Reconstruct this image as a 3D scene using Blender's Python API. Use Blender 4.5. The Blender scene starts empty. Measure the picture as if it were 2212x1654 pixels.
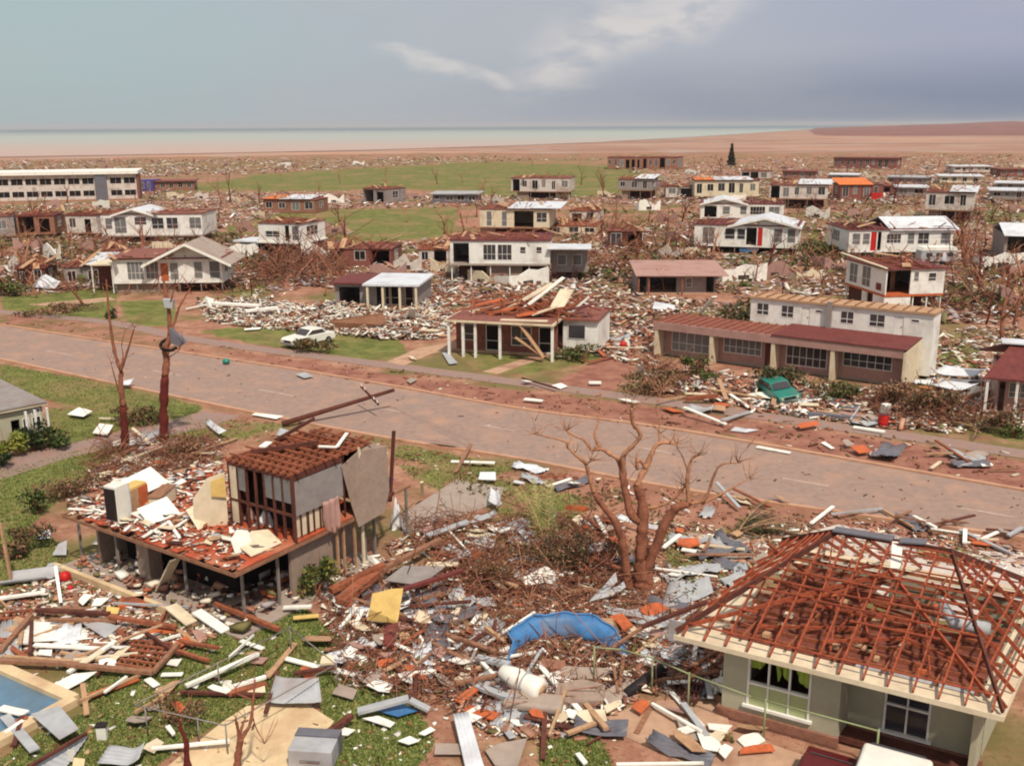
import bpy, math, random
import numpy as np
from mathutils import Vector, Matrix

R = math.radians
sc = bpy.context.scene
col_ = sc.collection
random.seed(7)
rng = np.random.default_rng(7)

# ------------------------------------------------------------------ camera
H, F = 18.0, 2150.0                    # eye height (m); focal length in 1/2212 of the picture width
PITCH, ROLL = math.atan(555 / F), 0.0054
CAMROT = Matrix.Rotation(math.pi / 2 - PITCH, 3, 'X') @ Matrix.Rotation(-ROLL, 3, 'Z')
cd = bpy.data.cameras.new('camera')
cam = bpy.data.objects.new('camera', cd)
col_.objects.link(cam)
cam.matrix_world = Matrix.Translation((0, 0, H)) @ CAMROT.to_4x4()
cd.sensor_width = 36
cd.lens = F / 2212 * 36
cd.clip_start, cd.clip_end = 0.5, 60000
sc.camera = cam
sc.render.resolution_x, sc.render.resolution_y = 1024, 765

# ------------------------------------------------------------------ light
SUN_EL, SUN_AZ = R(56), R(158)         # azimuth clockwise from +y (straight ahead): sun high behind the viewer's right shoulder
sd = bpy.data.lights.new('sun', 'SUN')
sd.energy, sd.angle, sd.color = 3.2, R(2.5), (1.0, 0.92, 0.81)
sun = bpy.data.objects.new('sun', sd)
col_.objects.link(sun)
sdir = Vector((math.sin(SUN_AZ) * math.cos(SUN_EL), math.cos(SUN_AZ) * math.cos(SUN_EL), math.sin(SUN_EL)))
sun.rotation_euler = sdir.to_track_quat('Z', 'Y').to_euler()

world = bpy.data.worlds.new('World')
sc.world = world
world.use_nodes = True
wt = world.node_tree
wt.nodes.clear()


def wn(t, **kw):
    n = wt.nodes.new(t)
    for k, v in kw.items():
        setattr(n, k, v)
    return n


def wl(a, b):
    wt.links.new(a, b)


def wmath(op, a, b=None, c=None, clamp=False):
    n = wn('ShaderNodeMath', operation=op, use_clamp=clamp)
    for i, s in enumerate((a, b, c)):
        if s is None:
            continue
        if isinstance(s, (int, float)):
            n.inputs[i].default_value = s
        else:
            wl(s, n.inputs[i])
    return n.outputs[0]


def wrange(v, a, b):
    n = wn('ShaderNodeMapRange', interpolation_type='SMOOTHSTEP')
    wl(v, n.inputs['Value'])
    n.inputs['From Min'].default_value, n.inputs['From Max'].default_value = a, b
    return n.outputs['Result']


def wmix(f, a, b):
    n = wn('ShaderNodeMix', data_type='RGBA')
    wl(f, n.inputs[0])
    for s, i in ((a, 6), (b, 7)):
        if isinstance(s, tuple):
            n.inputs[i].default_value = (*s, 1)
        else:
            wl(s, n.inputs[i])
    return n.outputs[2]


def lin(c):
    c /= 255.0
    return c / 12.92 if c <= 0.04045 else ((c + 0.055) / 1.055) ** 2.4


EXPO = 0.28


def S(r, g, b, k=10.0 / 2 ** 0.28):   # sky colour as it should look, for a Background of strength 0.1
    return (lin(r) * k, lin(g) * k, lin(b) * k)


sky = wn('ShaderNodeTexSky', sky_type='NISHITA', sun_disc=False)
sky.sun_elevation, sky.sun_rotation = SUN_EL, SUN_AZ
sky.dust_density, sky.air_density = 3.0, 1.0
tc = wn('ShaderNodeTexCoord')
sx = wn('ShaderNodeSeparateXYZ')
wl(tc.outputs['Generated'], sx.inputs[0])
dx, dz = sx.outputs[0], sx.outputs[2]
# overcast veil: greenish grey on the left, lilac grey on the right, slate low on the right
g1 = wmix(wrange(dx, -0.5, 0.1), S(174, 192, 194), S(180, 185, 195))
g2 = wmix(wrange(dx, 0.05, 0.5), g1, S(166, 170, 192))
lowr = wmath('MULTIPLY', wmath('SUBTRACT', 1.0, wrange(dz, 0.02, 0.075)), wrange(dx, -0.2, 0.4))
g3 = wmix(wmath('MULTIPLY', lowr, 0.9), g2, S(128, 140, 163))
nz = wn('ShaderNodeTexNoise')
mp = wn('ShaderNodeMapping')
mp.inputs['Scale'].default_value = (3.0, 3.0, 14.0)
mp.inputs['Location'].default_value = (1.7, 0.2, 0.4)
wl(tc.outputs['Generated'], mp.inputs[0])
wl(mp.outputs[0], nz.inputs['Vector'])
nz.inputs['Scale'].default_value = 1.0
nz.inputs['Detail'].default_value = 6
nz.inputs['Roughness'].default_value = 0.55
g4 = wmix(wmath('MULTIPLY', wrange(nz.outputs[0], 0.42, 0.75), 0.35), g3, S(190, 186, 190))
# wispy lit cloud bank a little right of the middle, running up to the right
nz2 = wn('ShaderNodeTexNoise')
nz2.inputs['Scale'].default_value = 7.0
nz2.inputs['Detail'].default_value = 5
mp2 = wn('ShaderNodeMapping')
mp2.inputs['Scale'].default_value = (1.0, 1.0, 2.6)
wl(tc.outputs['Generated'], mp2.inputs[0])
wl(mp2.outputs[0], nz2.inputs['Vector'])
nn = wmath('MULTIPLY', wmath('SUBTRACT', nz2.outputs[0], 0.5), 0.09)


def wisp(x0, z0, slope, width, xa, xb, xc, xd):
    line = wmath('MULTIPLY_ADD', dx, slope, z0 - slope * x0)
    d = wmath('ABSOLUTE', wmath('ADD', wmath('SUBTRACT', dz, line), nn))
    f = wmath('SUBTRACT', 1.0, wrange(d, 0.0, width))
    return wmath('MULTIPLY', f, wmath('MULTIPLY', wrange(dx, xa, xb), wmath('SUBTRACT', 1.0, wrange(dx, xc, xd))))


bandf = wmath('MAXIMUM', wisp(0.10, 0.082, 0.42, 0.042, -0.02, 0.05, 0.17, 0.26), wmath('MULTIPLY', wisp(-0.07, 0.052, -0.24, 0.012, -0.14, -0.10, -0.02, 0.05), 0.8))
nz3 = wn('ShaderNodeTexNoise')
nz3.inputs['Scale'].default_value = 22.0
nz3.inputs['Detail'].default_value = 6
wl(mp2.outputs[0], nz3.inputs['Vector'])
bandf = wmath('MULTIPLY', bandf, wrange(nz3.outputs[0], 0.26, 0.58))
g5 = wmix(wmath('MULTIPLY', bandf, 0.8), g4, S(226, 218, 214))
high = wmix(wrange(dz, 0.16, 0.6), g5, (4.5, 4.6, 4.9))
allsky = wmix(wmath('ADD', 0.9, 0.0), sky.outputs[0], high)
bg = wn('ShaderNodeBackground')
bg.inputs['Strength'].default_value = 0.1
wl(allsky, bg.inputs['Color'])
wo = wn('ShaderNodeOutputWorld')
wl(bg.outputs[0], wo.inputs[0])

sc.view_settings.view_transform = 'Standard'
sc.view_settings.look = 'None'
sc.view_settings.exposure = EXPO
sc.view_settings.gamma = 1.0
sc.render.engine = 'CYCLES'
sc.cycles.max_bounces = 4
sc.cycles.diffuse_bounces = 2
sc.cycles.glossy_bounces = 2
sc.cycles.pixel_filter_type = 'BLACKMAN_HARRIS'
sc.cycles.filter_width = 2.0

# ------------------------------------------------------------------ projection helpers (picture point -> place on the ground)


def gp(x, y, z=0.0):
    v = CAMROT @ Vector(((x - 1106) / F, -(y - 827) / F, -1.0))
    t = (z - H) / v.z
    return Vector((v.x * t, v.y * t, z))


def zat(x, y, p):
    """height above the ground place p at which picture row y is reached"""
    v = CAMROT @ Vector(((x - 1106) / F, -(y - 827) / F, -1.0))
    t = math.hypot(p.x, p.y) / math.hypot(v.x, v.y)
    return H + v.z * t


def pxm(y):
    d = gp(1106, y).y
    return F / math.hypot(d, H)


# ------------------------------------------------------------------ materials
K = 1.1


def C(r, g, b):
    return (lin(r) / K, lin(g) / K, lin(b) / K)


MATS = {}


def mat(name, rgb, rough=0.8, var=0.22, scale=4.0, dirt=(118, 78, 58), damt=0.35, metal=0.0, bump=0.15, wave=None, spec=0.3):
    if name in MATS:
        return MATS[name]
    m = bpy.data.materials.new(name)
    m.use_nodes = True
    nt = m.node_tree
    b = nt.nodes['Principled BSDF']
    b.inputs['Roughness'].default_value = rough
    b.inputs['Metallic'].default_value = metal
    b.inputs['Specular IOR Level'].default_value = spec
    tcn = nt.nodes.new('ShaderNodeTexCoord')
    oi = nt.nodes.new('ShaderNodeObjectInfo')
    ad = nt.nodes.new('ShaderNodeVectorMath')
    ad.operation = 'MULTIPLY_ADD'
    nt.links.new(oi.outputs['Random'], ad.inputs[0])
    ad.inputs[1].default_value = (37, 37, 37)
    nt.links.new(tcn.outputs['Object'], ad.inputs[2])
    n1 = nt.nodes.new('ShaderNodeTexNoise')
    n1.inputs['Scale'].default_value = scale
    n1.inputs['Detail'].default_value = 6
    n1.inputs['Roughness'].default_value = 0.65
    nt.links.new(ad.outputs[0], n1.inputs['Vector'])
    n2 = nt.nodes.new('ShaderNodeTexNoise')
    n2.inputs['Scale'].default_value = scale * 0.23
    n2.inputs['Detail'].default_value = 5
    nt.links.new(ad.outputs[0], n2.inputs['Vector'])
    c = C(*rgb)
    r1 = nt.nodes.new('ShaderNodeMapRange')
    nt.links.new(n1.outputs[0], r1.inputs['Value'])
    r1.inputs['From Min'].default_value, r1.inputs['From Max'].default_value = 0.3, 0.7
    mx = nt.nodes.new('ShaderNodeMix')
    mx.data_type = 'RGBA'
    nt.links.new(r1.outputs[0], mx.inputs[0])
    mx.inputs[6].default_value = (*[x * (1 - var) for x in c], 1)
    mx.inputs[7].default_value = (*[min(0.92, x * (1 + var)) for x in c], 1)
    r2 = nt.nodes.new('ShaderNodeMapRange')
    nt.links.new(n2.outputs[0], r2.inputs['Value'])
    r2.inputs['From Min'].default_value, r2.inputs['From Max'].default_value = 0.5, 0.72
    r2.inputs['To Max'].default_value = damt
    mx2 = nt.nodes.new('ShaderNodeMix')
    mx2.data_type = 'RGBA'
    nt.links.new(r2.outputs[0], mx2.inputs[0])
    nt.links.new(mx.outputs[2], mx2.inputs[6])
    mx2.inputs[7].default_value = (*C(*dirt), 1)
    nt.links.new(mx2.outputs[2], b.inputs['Base Color'])
    hgt = n1.outputs[0]
    if bump:
        bp = nt.nodes.new('ShaderNodeBump')
        bp.inputs['Strength'].default_value = bump
        bp.inputs['Distance'].default_value = 0.02
        nt.links.new(hgt, bp.inputs['Height'])
        nt.links.new(bp.outputs[0], b.inputs['Normal'])
    MATS[name] = m
    return m


def attr_mat(name, rough=0.85, spec=0.2, trans=0.0):
    m = bpy.data.materials.new(name)
    m.use_nodes = True
    nt = m.node_tree
    b = nt.nodes['Principled BSDF']
    b.inputs['Roughness'].default_value = rough
    b.inputs['Specular IOR Level'].default_value = spec
    a = nt.nodes.new('ShaderNodeAttribute')
    a.attribute_name = 'Col'
    nt.links.new(a.outputs['Color'], b.inputs['Base Color'])
    MATS[name] = m
    return m


LITTER = attr_mat('litter_mixed')
LEAF = attr_mat('leaf_mixed', 0.6, 0.3)
mat('white_paint', (240, 235, 224), 0.65, 0.1, 3, damt=0.4, dirt=(150, 112, 90))
mat('weathered_white', (212, 200, 188), 0.75, 0.2, 3, damt=0.7, dirt=(136, 100, 82))
mat('pale_concrete', (206, 192, 180), 0.85, 0.12, 3, damt=0.4)
mat('white_board', (246, 241, 228), 0.7, 0.1, 5, damt=0.22)
mat('white_sheet', (218, 220, 222), 0.5, 0.12, 2, damt=0.4, dirt=(150, 116, 100))
mat('cream_paint', (226, 208, 176), 0.65, 0.12, 3, damt=0.3)
mat('yellow_board', (222, 186, 110), 0.7, 0.12, 4, damt=0.2)
mat('pink_wall', (178, 138, 126), 0.75, 0.12, 3)
mat('pale_green_wall', (178, 172, 146), 0.75, 0.07, 3, damt=0.15, dirt=(140, 130, 105))
mat('grey_wall', (150, 140, 134), 0.75, 0.15, 3)
mat('grey_sheet', (176, 176, 176), 0.5, 0.15, 2, damt=0.45, dirt=(130, 94, 76))
mat('dark_grey_sheet', (110, 108, 114), 0.5, 0.2, 3)
mat('blue_paint', (70, 122, 172), 0.5, 0.22, 3, damt=0.75, dirt=(120, 116, 116), spec=0.4)
mat('pool_water', (92, 126, 152), 0.2, 0.2, 1.2, damt=0.6, dirt=(104, 112, 106), bump=0.25, spec=0.5)
mat('purple_blue_sheet', (82, 74, 140), 0.55, 0.2, 3)
mat('turquoise_wall', (150, 186, 168), 0.7, 0.12, 3)
mat('green_wall', (78, 96, 82), 0.7, 0.2, 3)
mat('rust_timber', (156, 90, 62), 0.8, 0.35, 6, dirt=(70, 34, 26), damt=0.5)
mat('dark_timber', (100, 56, 44), 0.85, 0.35, 6, dirt=(40, 22, 20), damt=0.5)
mat('brown_timber', (152, 108, 82), 0.8, 0.3, 6, damt=0.5)
mat('tan_timber', (188, 148, 112), 0.8, 0.22, 6, damt=0.35)
mat('orange_board', (196, 100, 58), 0.75, 0.22, 5)
mat('red_floor', (178, 82, 52), 0.6, 0.35, 2.2, dirt=(206, 150, 116), damt=0.6)
mat('dark_red_roof', (116, 56, 50), 0.7, 0.3, 3, dirt=(80, 30, 30))
mat('brown_roof', (138, 84, 72), 0.8, 0.3, 3)
mat('red_paint', (196, 36, 32), 0.5, 0.15, 4, damt=0.1)
mat('dark_red_paint', (92, 24, 28), 0.35, 0.15, 3, damt=0.1, spec=0.5)
mat('teal_paint', (30, 124, 106), 0.4, 0.25, 3, damt=0.45, spec=0.5)
mat('car_white', (238, 234, 220), 0.35, 0.08, 2, damt=0.3, dirt=(170, 140, 118), spec=0.5)
mat('orange_paint', (226, 120, 52), 0.6, 0.2, 2)
mat('purple_cloth', (112, 44, 92), 0.9, 0.2, 5)
mat('white_cloth', (224, 218, 214), 0.9, 0.1, 5, damt=0.1)
mat('roof_timber', (160, 78, 50), 0.85, 0.4, 7, dirt=(96, 42, 30), damt=0.5)
mat('roof_lining', (126, 70, 54), 0.85, 0.4, 3, dirt=(58, 30, 26), damt=0.8)
mat('lime_cloth', (164, 186, 76), 0.85, 0.2, 3, damt=0.1)
mat('lime_panel', (176, 184, 132), 0.6, 0.08, 3, damt=0.1)
mat('black_rubber', (30, 26, 28), 0.7, 0.2, 4, damt=0.2)
mat('dark_void', (26, 18, 18), 0.9, 0.2, 3, damt=0.1)  # near-black stand-in for shade in openings and under floors; also a metal strip
mat('glass', (62, 60, 64), 0.12, 0.3, 1.5, damt=0.2, bump=0, spec=0.6)
mat('glass_pale', (128, 128, 126), 0.2, 0.2, 2.0, damt=0.3, bump=0, spec=0.5)
mat('louvre', (118, 116, 114), 0.4, 0.25, 6, damt=0.3)
mat('concrete', (190, 152, 124), 0.9, 0.16, 2.5, damt=0.7, dirt=(140, 92, 72))
mat('cream_concrete', (222, 194, 152), 0.85, 0.12, 3, damt=0.45, dirt=(170, 124, 92))
mat('grey_concrete', (168, 150, 136), 0.85, 0.12, 2.5, damt=0.35)
mat('brick', (150, 104, 84), 0.85, 0.25, 8)
mat('grey_block', (156, 134, 118), 0.85, 0.15, 5, damt=0.3)
mat('pale_bark', (184, 130, 96), 0.85, 0.3, 12, bump=0.9, dirt=(120, 66, 44), damt=0.5)
mat('bark', (150, 94, 70), 0.9, 0.35, 10, bump=0.9, dirt=(74, 38, 30), damt=0.6)
mat('red_bark', (104, 40, 30), 0.9, 0.35, 10, bump=0.9, dirt=(50, 18, 16), damt=0.5)
mat('green_pipe', (150, 156, 112), 0.5, 0.12, 6, damt=0.3)
mat('grey_pipe', (140, 132, 124), 0.5, 0.15, 6, damt=0.4)
mat('chrome', (170, 170, 172), 0.25, 0.1, 4, metal=0.8, damt=0.1)
mat('lamp_glass', (200, 190, 170), 0.15, 0.1, 4, damt=0.05)
M = MATS

# ------------------------------------------------------------------ mesh builder


class MB:
    def __init__(s):
        s.v, s.f = [], []

    def add(s, vs, fs):
        o = len(s.v)
        s.v.extend(tuple(p) for p in vs)
        s.f.extend(tuple(o + i for i in f) for f in fs)
        return s

    def box(s, x0, x1, y0, y1, z0, z1):
        return s.add([(x0, y0, z0), (x1, y0, z0), (x1, y1, z0), (x0, y1, z0), (x0, y0, z1), (x1, y0, z1), (x1, y1, z1), (x0, y1, z1)],
                     [(3, 2, 1, 0), (4, 5, 6, 7), (0, 1, 5, 4), (1, 2, 6, 5), (2, 3, 7, 6), (3, 0, 4, 7)])

    def beam(s, a, b, w, h=None, up=Vector((0, 0, 1))):
        a, b = Vector(a), Vector(b)
        h = h or w
        d = (b - a).normalized()
        if abs(d.dot(up)) > 0.98:
            up = Vector((1, 0, 0))
        r = d.cross(up).normalized() * (w / 2)
        t = r.cross(d).normalized() * (h / 2)
        vs = [p + q for p in (a, b) for q in (-r - t, r - t, r + t, -r + t)]
        return s.add(vs, [(0, 1, 2, 3), (7, 6, 5, 4), (0, 4, 5, 1), (1, 5, 6, 2), (2, 6, 7, 3), (3, 7, 4, 0)])

    def prism(s, pts, dv):
        n = len(pts)
        pts = [Vector(p) for p in pts]
        dv = Vector(dv)
        nrm = Vector((0, 0, 0))
        for i in range(n):
            nrm += pts[i].cross(pts[(i + 1) % n])
        if nrm.dot(dv) < 0:
            pts.reverse()
        vs = pts + [p + dv for p in pts]
        fs = [tuple(range(n - 1, -1, -1)), tuple(range(n, 2 * n))]
        fs += [(i, (i + 1) % n, n + (i + 1) % n, n + i) for i in range(n)]
        return s.add(vs, fs)

    def tube(s, pts, rad, n=7, wob=0.0):
        pts = [Vector(p) for p in pts]
        if isinstance(rad, (int, float)):
            rad = [rad] * len(pts)
        rings = []
        ref = Vector((0.31, 0.87, 0.12))
        for i, p in enumerate(pts):
            d = (pts[min(i + 1, len(pts) - 1)] - pts[max(i - 1, 0)]).normalized()
            a = d.cross(ref)
            if a.length < 0.1:
                a = d.cross(Vector((1, 0, 0)))
            a.normalize()
            b = d.cross(a)
            ring = []
            for k in range(n):
                t = 2 * math.pi * k / n
                r = rad[i] * (1 + random.uniform(-wob, wob))
                ring.append(p + a * (math.cos(t) * r) + b * (math.sin(t) * r))
            rings.append(ring)
        vs = [v for r_ in rings for v in r_]
        fs = []
        for i in range(len(pts) - 1):
            for k in range(n):
                k2 = (k + 1) % n
                fs.append((i * n + k, i * n + k2, (i + 1) * n + k2, (i + 1) * n + k))
        fs.append(tuple(range(n - 1, -1, -1)))
        fs.append(tuple((len(pts) - 1) * n + k for k in range(n)))
        return s.add(vs, fs)

    def build(s, name, m, parent=None, smooth=False):
        me = bpy.data.meshes.new(name)
        me.from_pydata(s.v, [], s.f)
        me.materials.append(M[m] if isinstance(m, str) else m)
        if smooth:
            me.polygons.foreach_set('use_smooth', [True] * len(me.polygons))
        me.update()
        o = bpy.data.objects.new(name, me)
        col_.objects.link(o)
        if parent is not None:
            o.parent = parent
        return o


def tag(o, label=None, cat=None, group=None, kind=None):
    if label:
        o['label'] = label
    if cat:
        o['category'] = cat
    if group:
        o['group'] = group
    if kind:
        o['kind'] = kind
    return o


def empty(name, loc, rz=0.0, label=None, cat=None, group=None):
    o = bpy.data.objects.new(name, None)
    col_.objects.link(o)
    o.location = loc
    o.rotation_euler = (0, 0, rz)
    o.empty_display_size = 0.5
    return tag(o, label, cat, group)


def copy_tree(o, parent=None):
    c = o.copy()
    col_.objects.link(c)
    if parent is not None:
        c.parent = parent
    for ch in list(o.children):
        copy_tree(ch, c)
    return c


def np_mesh(name, V, Fq, cols, m, parent=None):
    """one mesh of quads from arrays; cols is one colour per face"""
    me = bpy.data.meshes.new(name)
    nv, nf, k = len(V), len(Fq), Fq.shape[1]
    me.vertices.add(nv)
    me.vertices.foreach_set('co', V.astype(np.float32).ravel())
    me.loops.add(nf * k)
    me.loops.foreach_set('vertex_index', Fq.astype(np.int32).ravel())
    me.polygons.add(nf)
    me.polygons.foreach_set('loop_start', np.arange(0, nf * k, k, dtype=np.int32))
    me.polygons.foreach_set('loop_total', np.full(nf, k, dtype=np.int32))
    at = me.color_attributes.new('Col', 'FLOAT_COLOR', 'CORNER')
    cc = np.ones((nf, k, 4), np.float32)
    cc[:, :, :3] = cols[:, None, :]
    at.data.foreach_set('color', cc.ravel())
    me.update(calc_edges=True)
    me.validate()
    me.materials.append(m)
    o = bpy.data.objects.new(name, me)
    col_.objects.link(o)
    if parent is not None:
        o.parent = parent
    return o


BV = np.array([(-1, -1, -1), (1, -1, -1), (1, 1, -1), (-1, 1, -1), (-1, -1, 1), (1, -1, 1), (1, 1, 1), (-1, 1, 1)], float) * 0.5
BF = np.array([(3, 2, 1, 0), (4, 5, 6, 7), (0, 1, 5, 4), (1, 2, 6, 5), (2, 3, 7, 6), (3, 0, 4, 7)])


def boxes_np(name, pos, size, yaw, pitch, cols, m=None, jitter=0.42):
    n = len(pos)
    V = BV[None] * size[:, None, :]
    V[:, :, :2] *= 1 + rng.uniform(-jitter, jitter, (n, 8, 2))
    V[:, 4:, :2] = V[:, :4, :2]
    c, s = np.cos(pitch)[:, None], np.sin(pitch)[:, None]
    x, z = V[:, :, 0].copy(), V[:, :, 2].copy()
    V[:, :, 0], V[:, :, 2] = x * c - z * s, x * s + z * c
    c, s = np.cos(yaw)[:, None], np.sin(yaw)[:, None]
    x, y = V[:, :, 0].copy(), V[:, :, 1].copy()
    V[:, :, 0], V[:, :, 1] = x * c - y * s, x * s + y * c
    V[:, :, 2] -= V[:, :, 2].min(axis=1, keepdims=True)
    V += pos[:, None, :]
    Fq = (BF[None] + (np.arange(n) * 8)[:, None, None]).reshape(-1, 4)
    return np_mesh(name, V.reshape(-1, 3), Fq, np.repeat(cols, 6, axis=0), m or LITTER)


def inpoly(x, y, poly):
    r = np.zeros(np.shape(x), bool)
    j = len(poly) - 1
    for i in range(len(poly)):
        xi, yi = poly[i]
        xj, yj = poly[j]
        if yi != yj:
            r ^= ((yi > y) != (yj > y)) & (x < (xj - xi) * (y - yi) / (yj - yi) + xi)
        j = i
    return r


CR = np.array(CAMROT)


def gp_np(x, y):
    v = np.stack([(x - 1106) / F, -(y - 827) / F, -np.ones_like(x)]).T @ CR.T
    t = -H / v[:, 2]
    return np.stack([v[:, 0] * t, v[:, 1] * t, np.zeros_like(t)]).T


def to_px(P):
    q = (P - np.array([0, 0, H])) @ CR
    return 1106 + F * q[:, 0] / -q[:, 2], 827 - F * q[:, 1] / -q[:, 2]

# ------------------------------------------------------------------ the setting: ground, sea, roads
GRASS = [
    ([(0, 1015), (200, 965), (300, 945), (430, 925), (470, 940), (300, 1010), (140, 1070), (70, 1130), (140, 1180), (170, 1260), (0, 1380)], 0.95),
    ([(-200, 900), (0, 1040), (0, 1380), (-300, 1450)], 0.9),
    ([(160, 1440), (380, 1330), (640, 1300), (770, 1400), (730, 1480), (600, 1500), (420, 1590), (300, 1680), (-100, 1720), (60, 1600), (200, 1530)], 0.95),
    ([(690, 1440), (830, 1430), (900, 1520), (940, 1600), (880, 1700), (700, 1700)], 0.75),
    ([(1165, 1600), (1290, 1585), (1350, 1700), (1170, 1700)], 0.95),
    ([(0, 785), (220, 825), (440, 878), (400, 915), (100, 865), (0, 835)], 0.95),
    ([(-500, 690), (0, 785), (0, 1000), (-500, 1100)], 0.9),
    ([(100, 880), (300, 890), (380, 900), (160, 960), (100, 970)], 0.75),
    ([(400, 905), (520, 905), (640, 915), (500, 960), (420, 960)], 0.55),
    ([(860, 958), (1000, 985), (1130, 1012), (1060, 1030), (850, 990)], 0.75),
    ([(850, 1000), (1100, 1030), (1300, 1080), (1240, 1130), (1080, 1120), (900, 1040)], 0.55),
    ([(1420, 1150), (1700, 1130), (1640, 1250), (1450, 1260)], 0.55),
    ([(0, 640), (260, 615), (245, 700), (150, 690), (0, 668)], 0.85),
    ([(250, 650), (380, 645), (375, 708), (280, 702)], 0.95),
    ([(400, 712), (610, 700), (870, 735), (890, 778), (780, 778), (560, 745)], 0.9),
    ([(980, 765), (1170, 752), (1310, 740), (1300, 778), (1150, 808), (1050, 805)], 0.9),
    ([(480, 490), (640, 452), (990, 448), (980, 505), (850, 524), (640, 520), (500, 508)], 0.95),
    ([(0, 352), (500, 342), (1330, 336), (1330, 352), (560, 372), (300, 384), (0, 372)], 0.45),
    ([(300, 422), (560, 376), (1000, 350), (1320, 356), (1450, 385), (1330, 422), (1100, 428), (900, 408), (700, 412), (500, 412)], 0.95),
    ([(2010, 720), (2130, 715), (2110, 800), (2025, 800)], 0.85),
    ([(1930, 905), (2230, 960), (2230, 930), (2100, 890)], 0.8),
    ([(2110, 450), (2230, 455), (2230, 500), (2110, 495)], 0.7),
    ([(1900, 470), (2000, 470), (2000, 490), (1890, 490)], 0.6),
    ([(1180, 465), (1500, 470), (1500, 500), (1230, 510)], 0.35),
    ([(1220, 555), (1400, 560), (1380, 600), (1240, 590)], 0.45),
    ([(1600, 640), (1840, 600), (1840, 650), (1620, 660)], .5), ([(2060, 570), (2212, 560), (2212, 620), (2080, 640)], .55),
    ([(1720, 455), (1990, 450), (1990, 480), (1720, 490)], .5), ([(300, 470), (480, 470), (480, 510), (330, 520)], .55), ([(640, 560), (960, 590), (950, 620), (660, 600)], .4),
    ([(960, 600), (1360, 610), (1340, 650), (1000, 640)], .45), ([(0, 440), (240, 445), (240, 465), (0, 468)], .6), ([(1480, 395), (1660, 400), (1660, 440), (1500, 440)], .6),
    ([(1740, 490), (1800, 500), (1800, 560), (1730, 560)], 0.6),
    ([(500, 560), (580, 570), (590, 650), (480, 640)], 0.6),
    ([(1950, 1240), (2212, 1250), (2212, 1300), (1950, 1300)], 0.4),
]
REDV = [
    ([(440, 748), (800, 802), (1100, 842), (1350, 870), (1640, 912), (1950, 957), (2240, 1000), (2240, 1068), (1760, 988), (1700, 958), (1480, 925), (1120, 882), (850, 834), (600, 792)], 0.8),
    ([(1200, 825), (1310, 768), (1380, 800), (1300, 856)], 0.8),
    ([(0, 672), (224, 698), (440, 748), (600, 792), (224, 735), (0, 703)], 0.35),
    ([(1100, 1000), (1450, 1050), (1850, 1110), (2230, 1165), (2230, 1230), (1850, 1170), (1400, 1110), (1130, 1040)], 0.45),
]
SAND = [([(-1500, 352), (0, 338), (560, 324), (1100, 308), (1500, 286), (1760, 270), (3600, 262), (3600, 330), (1800, 330), (1300, 331), (900, 331), (400, 339), (0, 346), (-1500, 366)], 1.0)]


def horizon(x):
    return 272 + (1103 - x) * 0.0054


def masks(X, Y):
    out = np.zeros((len(X), 3))
    offs = [(0, 0), (9, 3), (-9, -3), (5, -5), (-5, 5)]
    for ci, polys in enumerate((GRASS, REDV, SAND)):
        for poly, s in polys:
            xs = [p[0] for p in poly]
            ys = [p[1] for p in poly]
            sel = (X > min(xs) - 20) & (X < max(xs) + 20) & (Y > min(ys) - 12) & (Y < max(ys) + 12)
            if not sel.any():
                continue
            acc = np.zeros(sel.sum())
            for ox, oy in offs:
                k = 1.0 if ci < 2 else 0.3
                acc += inpoly(X[sel] + ox * k, Y[sel] + oy * k, poly)
            out[sel, ci] = np.maximum(out[sel, ci], acc / len(offs) * s)
    return out


ys = np.concatenate([np.arange(2500, 1700, -25.), np.arange(1700, 640, -6.), np.arange(640, 330, -3.), np.arange(330, 292, -2.)])
xs = np.concatenate([np.arange(-1600, -150, 50.), np.arange(-150, 2370, 9.), np.arange(2370, 3800, 50.)])
GX, GY = np.meshgrid(xs, ys)
# rows are level in the rolled picture
GYr = GY + (1103 - GX) * 0.0054
gv = gp_np(GX.ravel(), GYr.ravel())
far_d = [2500., 5000., 12000., 40000.]
top = gv.reshape(len(ys), len(xs), 3)[-1]
rows = [gv]
for d in far_d:
    r_ = top * (d / top[:, 1:2])
    r_[:, 2] = 0
    rows.append(r_)
gv = np.concatenate(rows)
nr, nc = len(ys) + len(far_d), len(xs)
idx = np.arange(nr * nc).reshape(nr, nc)
gf = np.stack([idx[:-1, :-1], idx[:-1, 1:], idx[1:, 1:], idx[1:, :-1]], -1).reshape(-1, 4)
mk = masks(GX.ravel(), GYr.ravel())
mk = np.concatenate([mk, np.repeat([[0, 0, 1.0]], nc * len(far_d), axis=0)])
ground = np_mesh('ground', gv, gf, mk[gf].mean(axis=1), LITTER)
me = ground.data
at = me.color_attributes.new('Zone', 'FLOAT_COLOR', 'POINT')
zc = np.ones((len(me.vertices), 4), np.float32)
zc[:, :3] = mk
at.data.foreach_set('color', zc.ravel())
me.attributes.remove(me.attributes['Col'])
tag(ground, kind='structure')

gm = bpy.data.materials.new('ground_soil_and_grass')
gm.use_nodes = True
nt = gm.node_tree
gb = nt.nodes['Principled BSDF']
gb.inputs['Roughness'].default_value = 0.95
gb.inputs['Specular IOR Level'].default_value = 0.1
geo = nt.nodes.new('ShaderNodeNewGeometry')
za = nt.nodes.new('ShaderNodeAttribute')
za.attribute_name = 'Zone'
zs = nt.nodes.new('ShaderNodeSeparateColor')
nt.links.new(za.outputs['Color'], zs.inputs[0])


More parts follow.
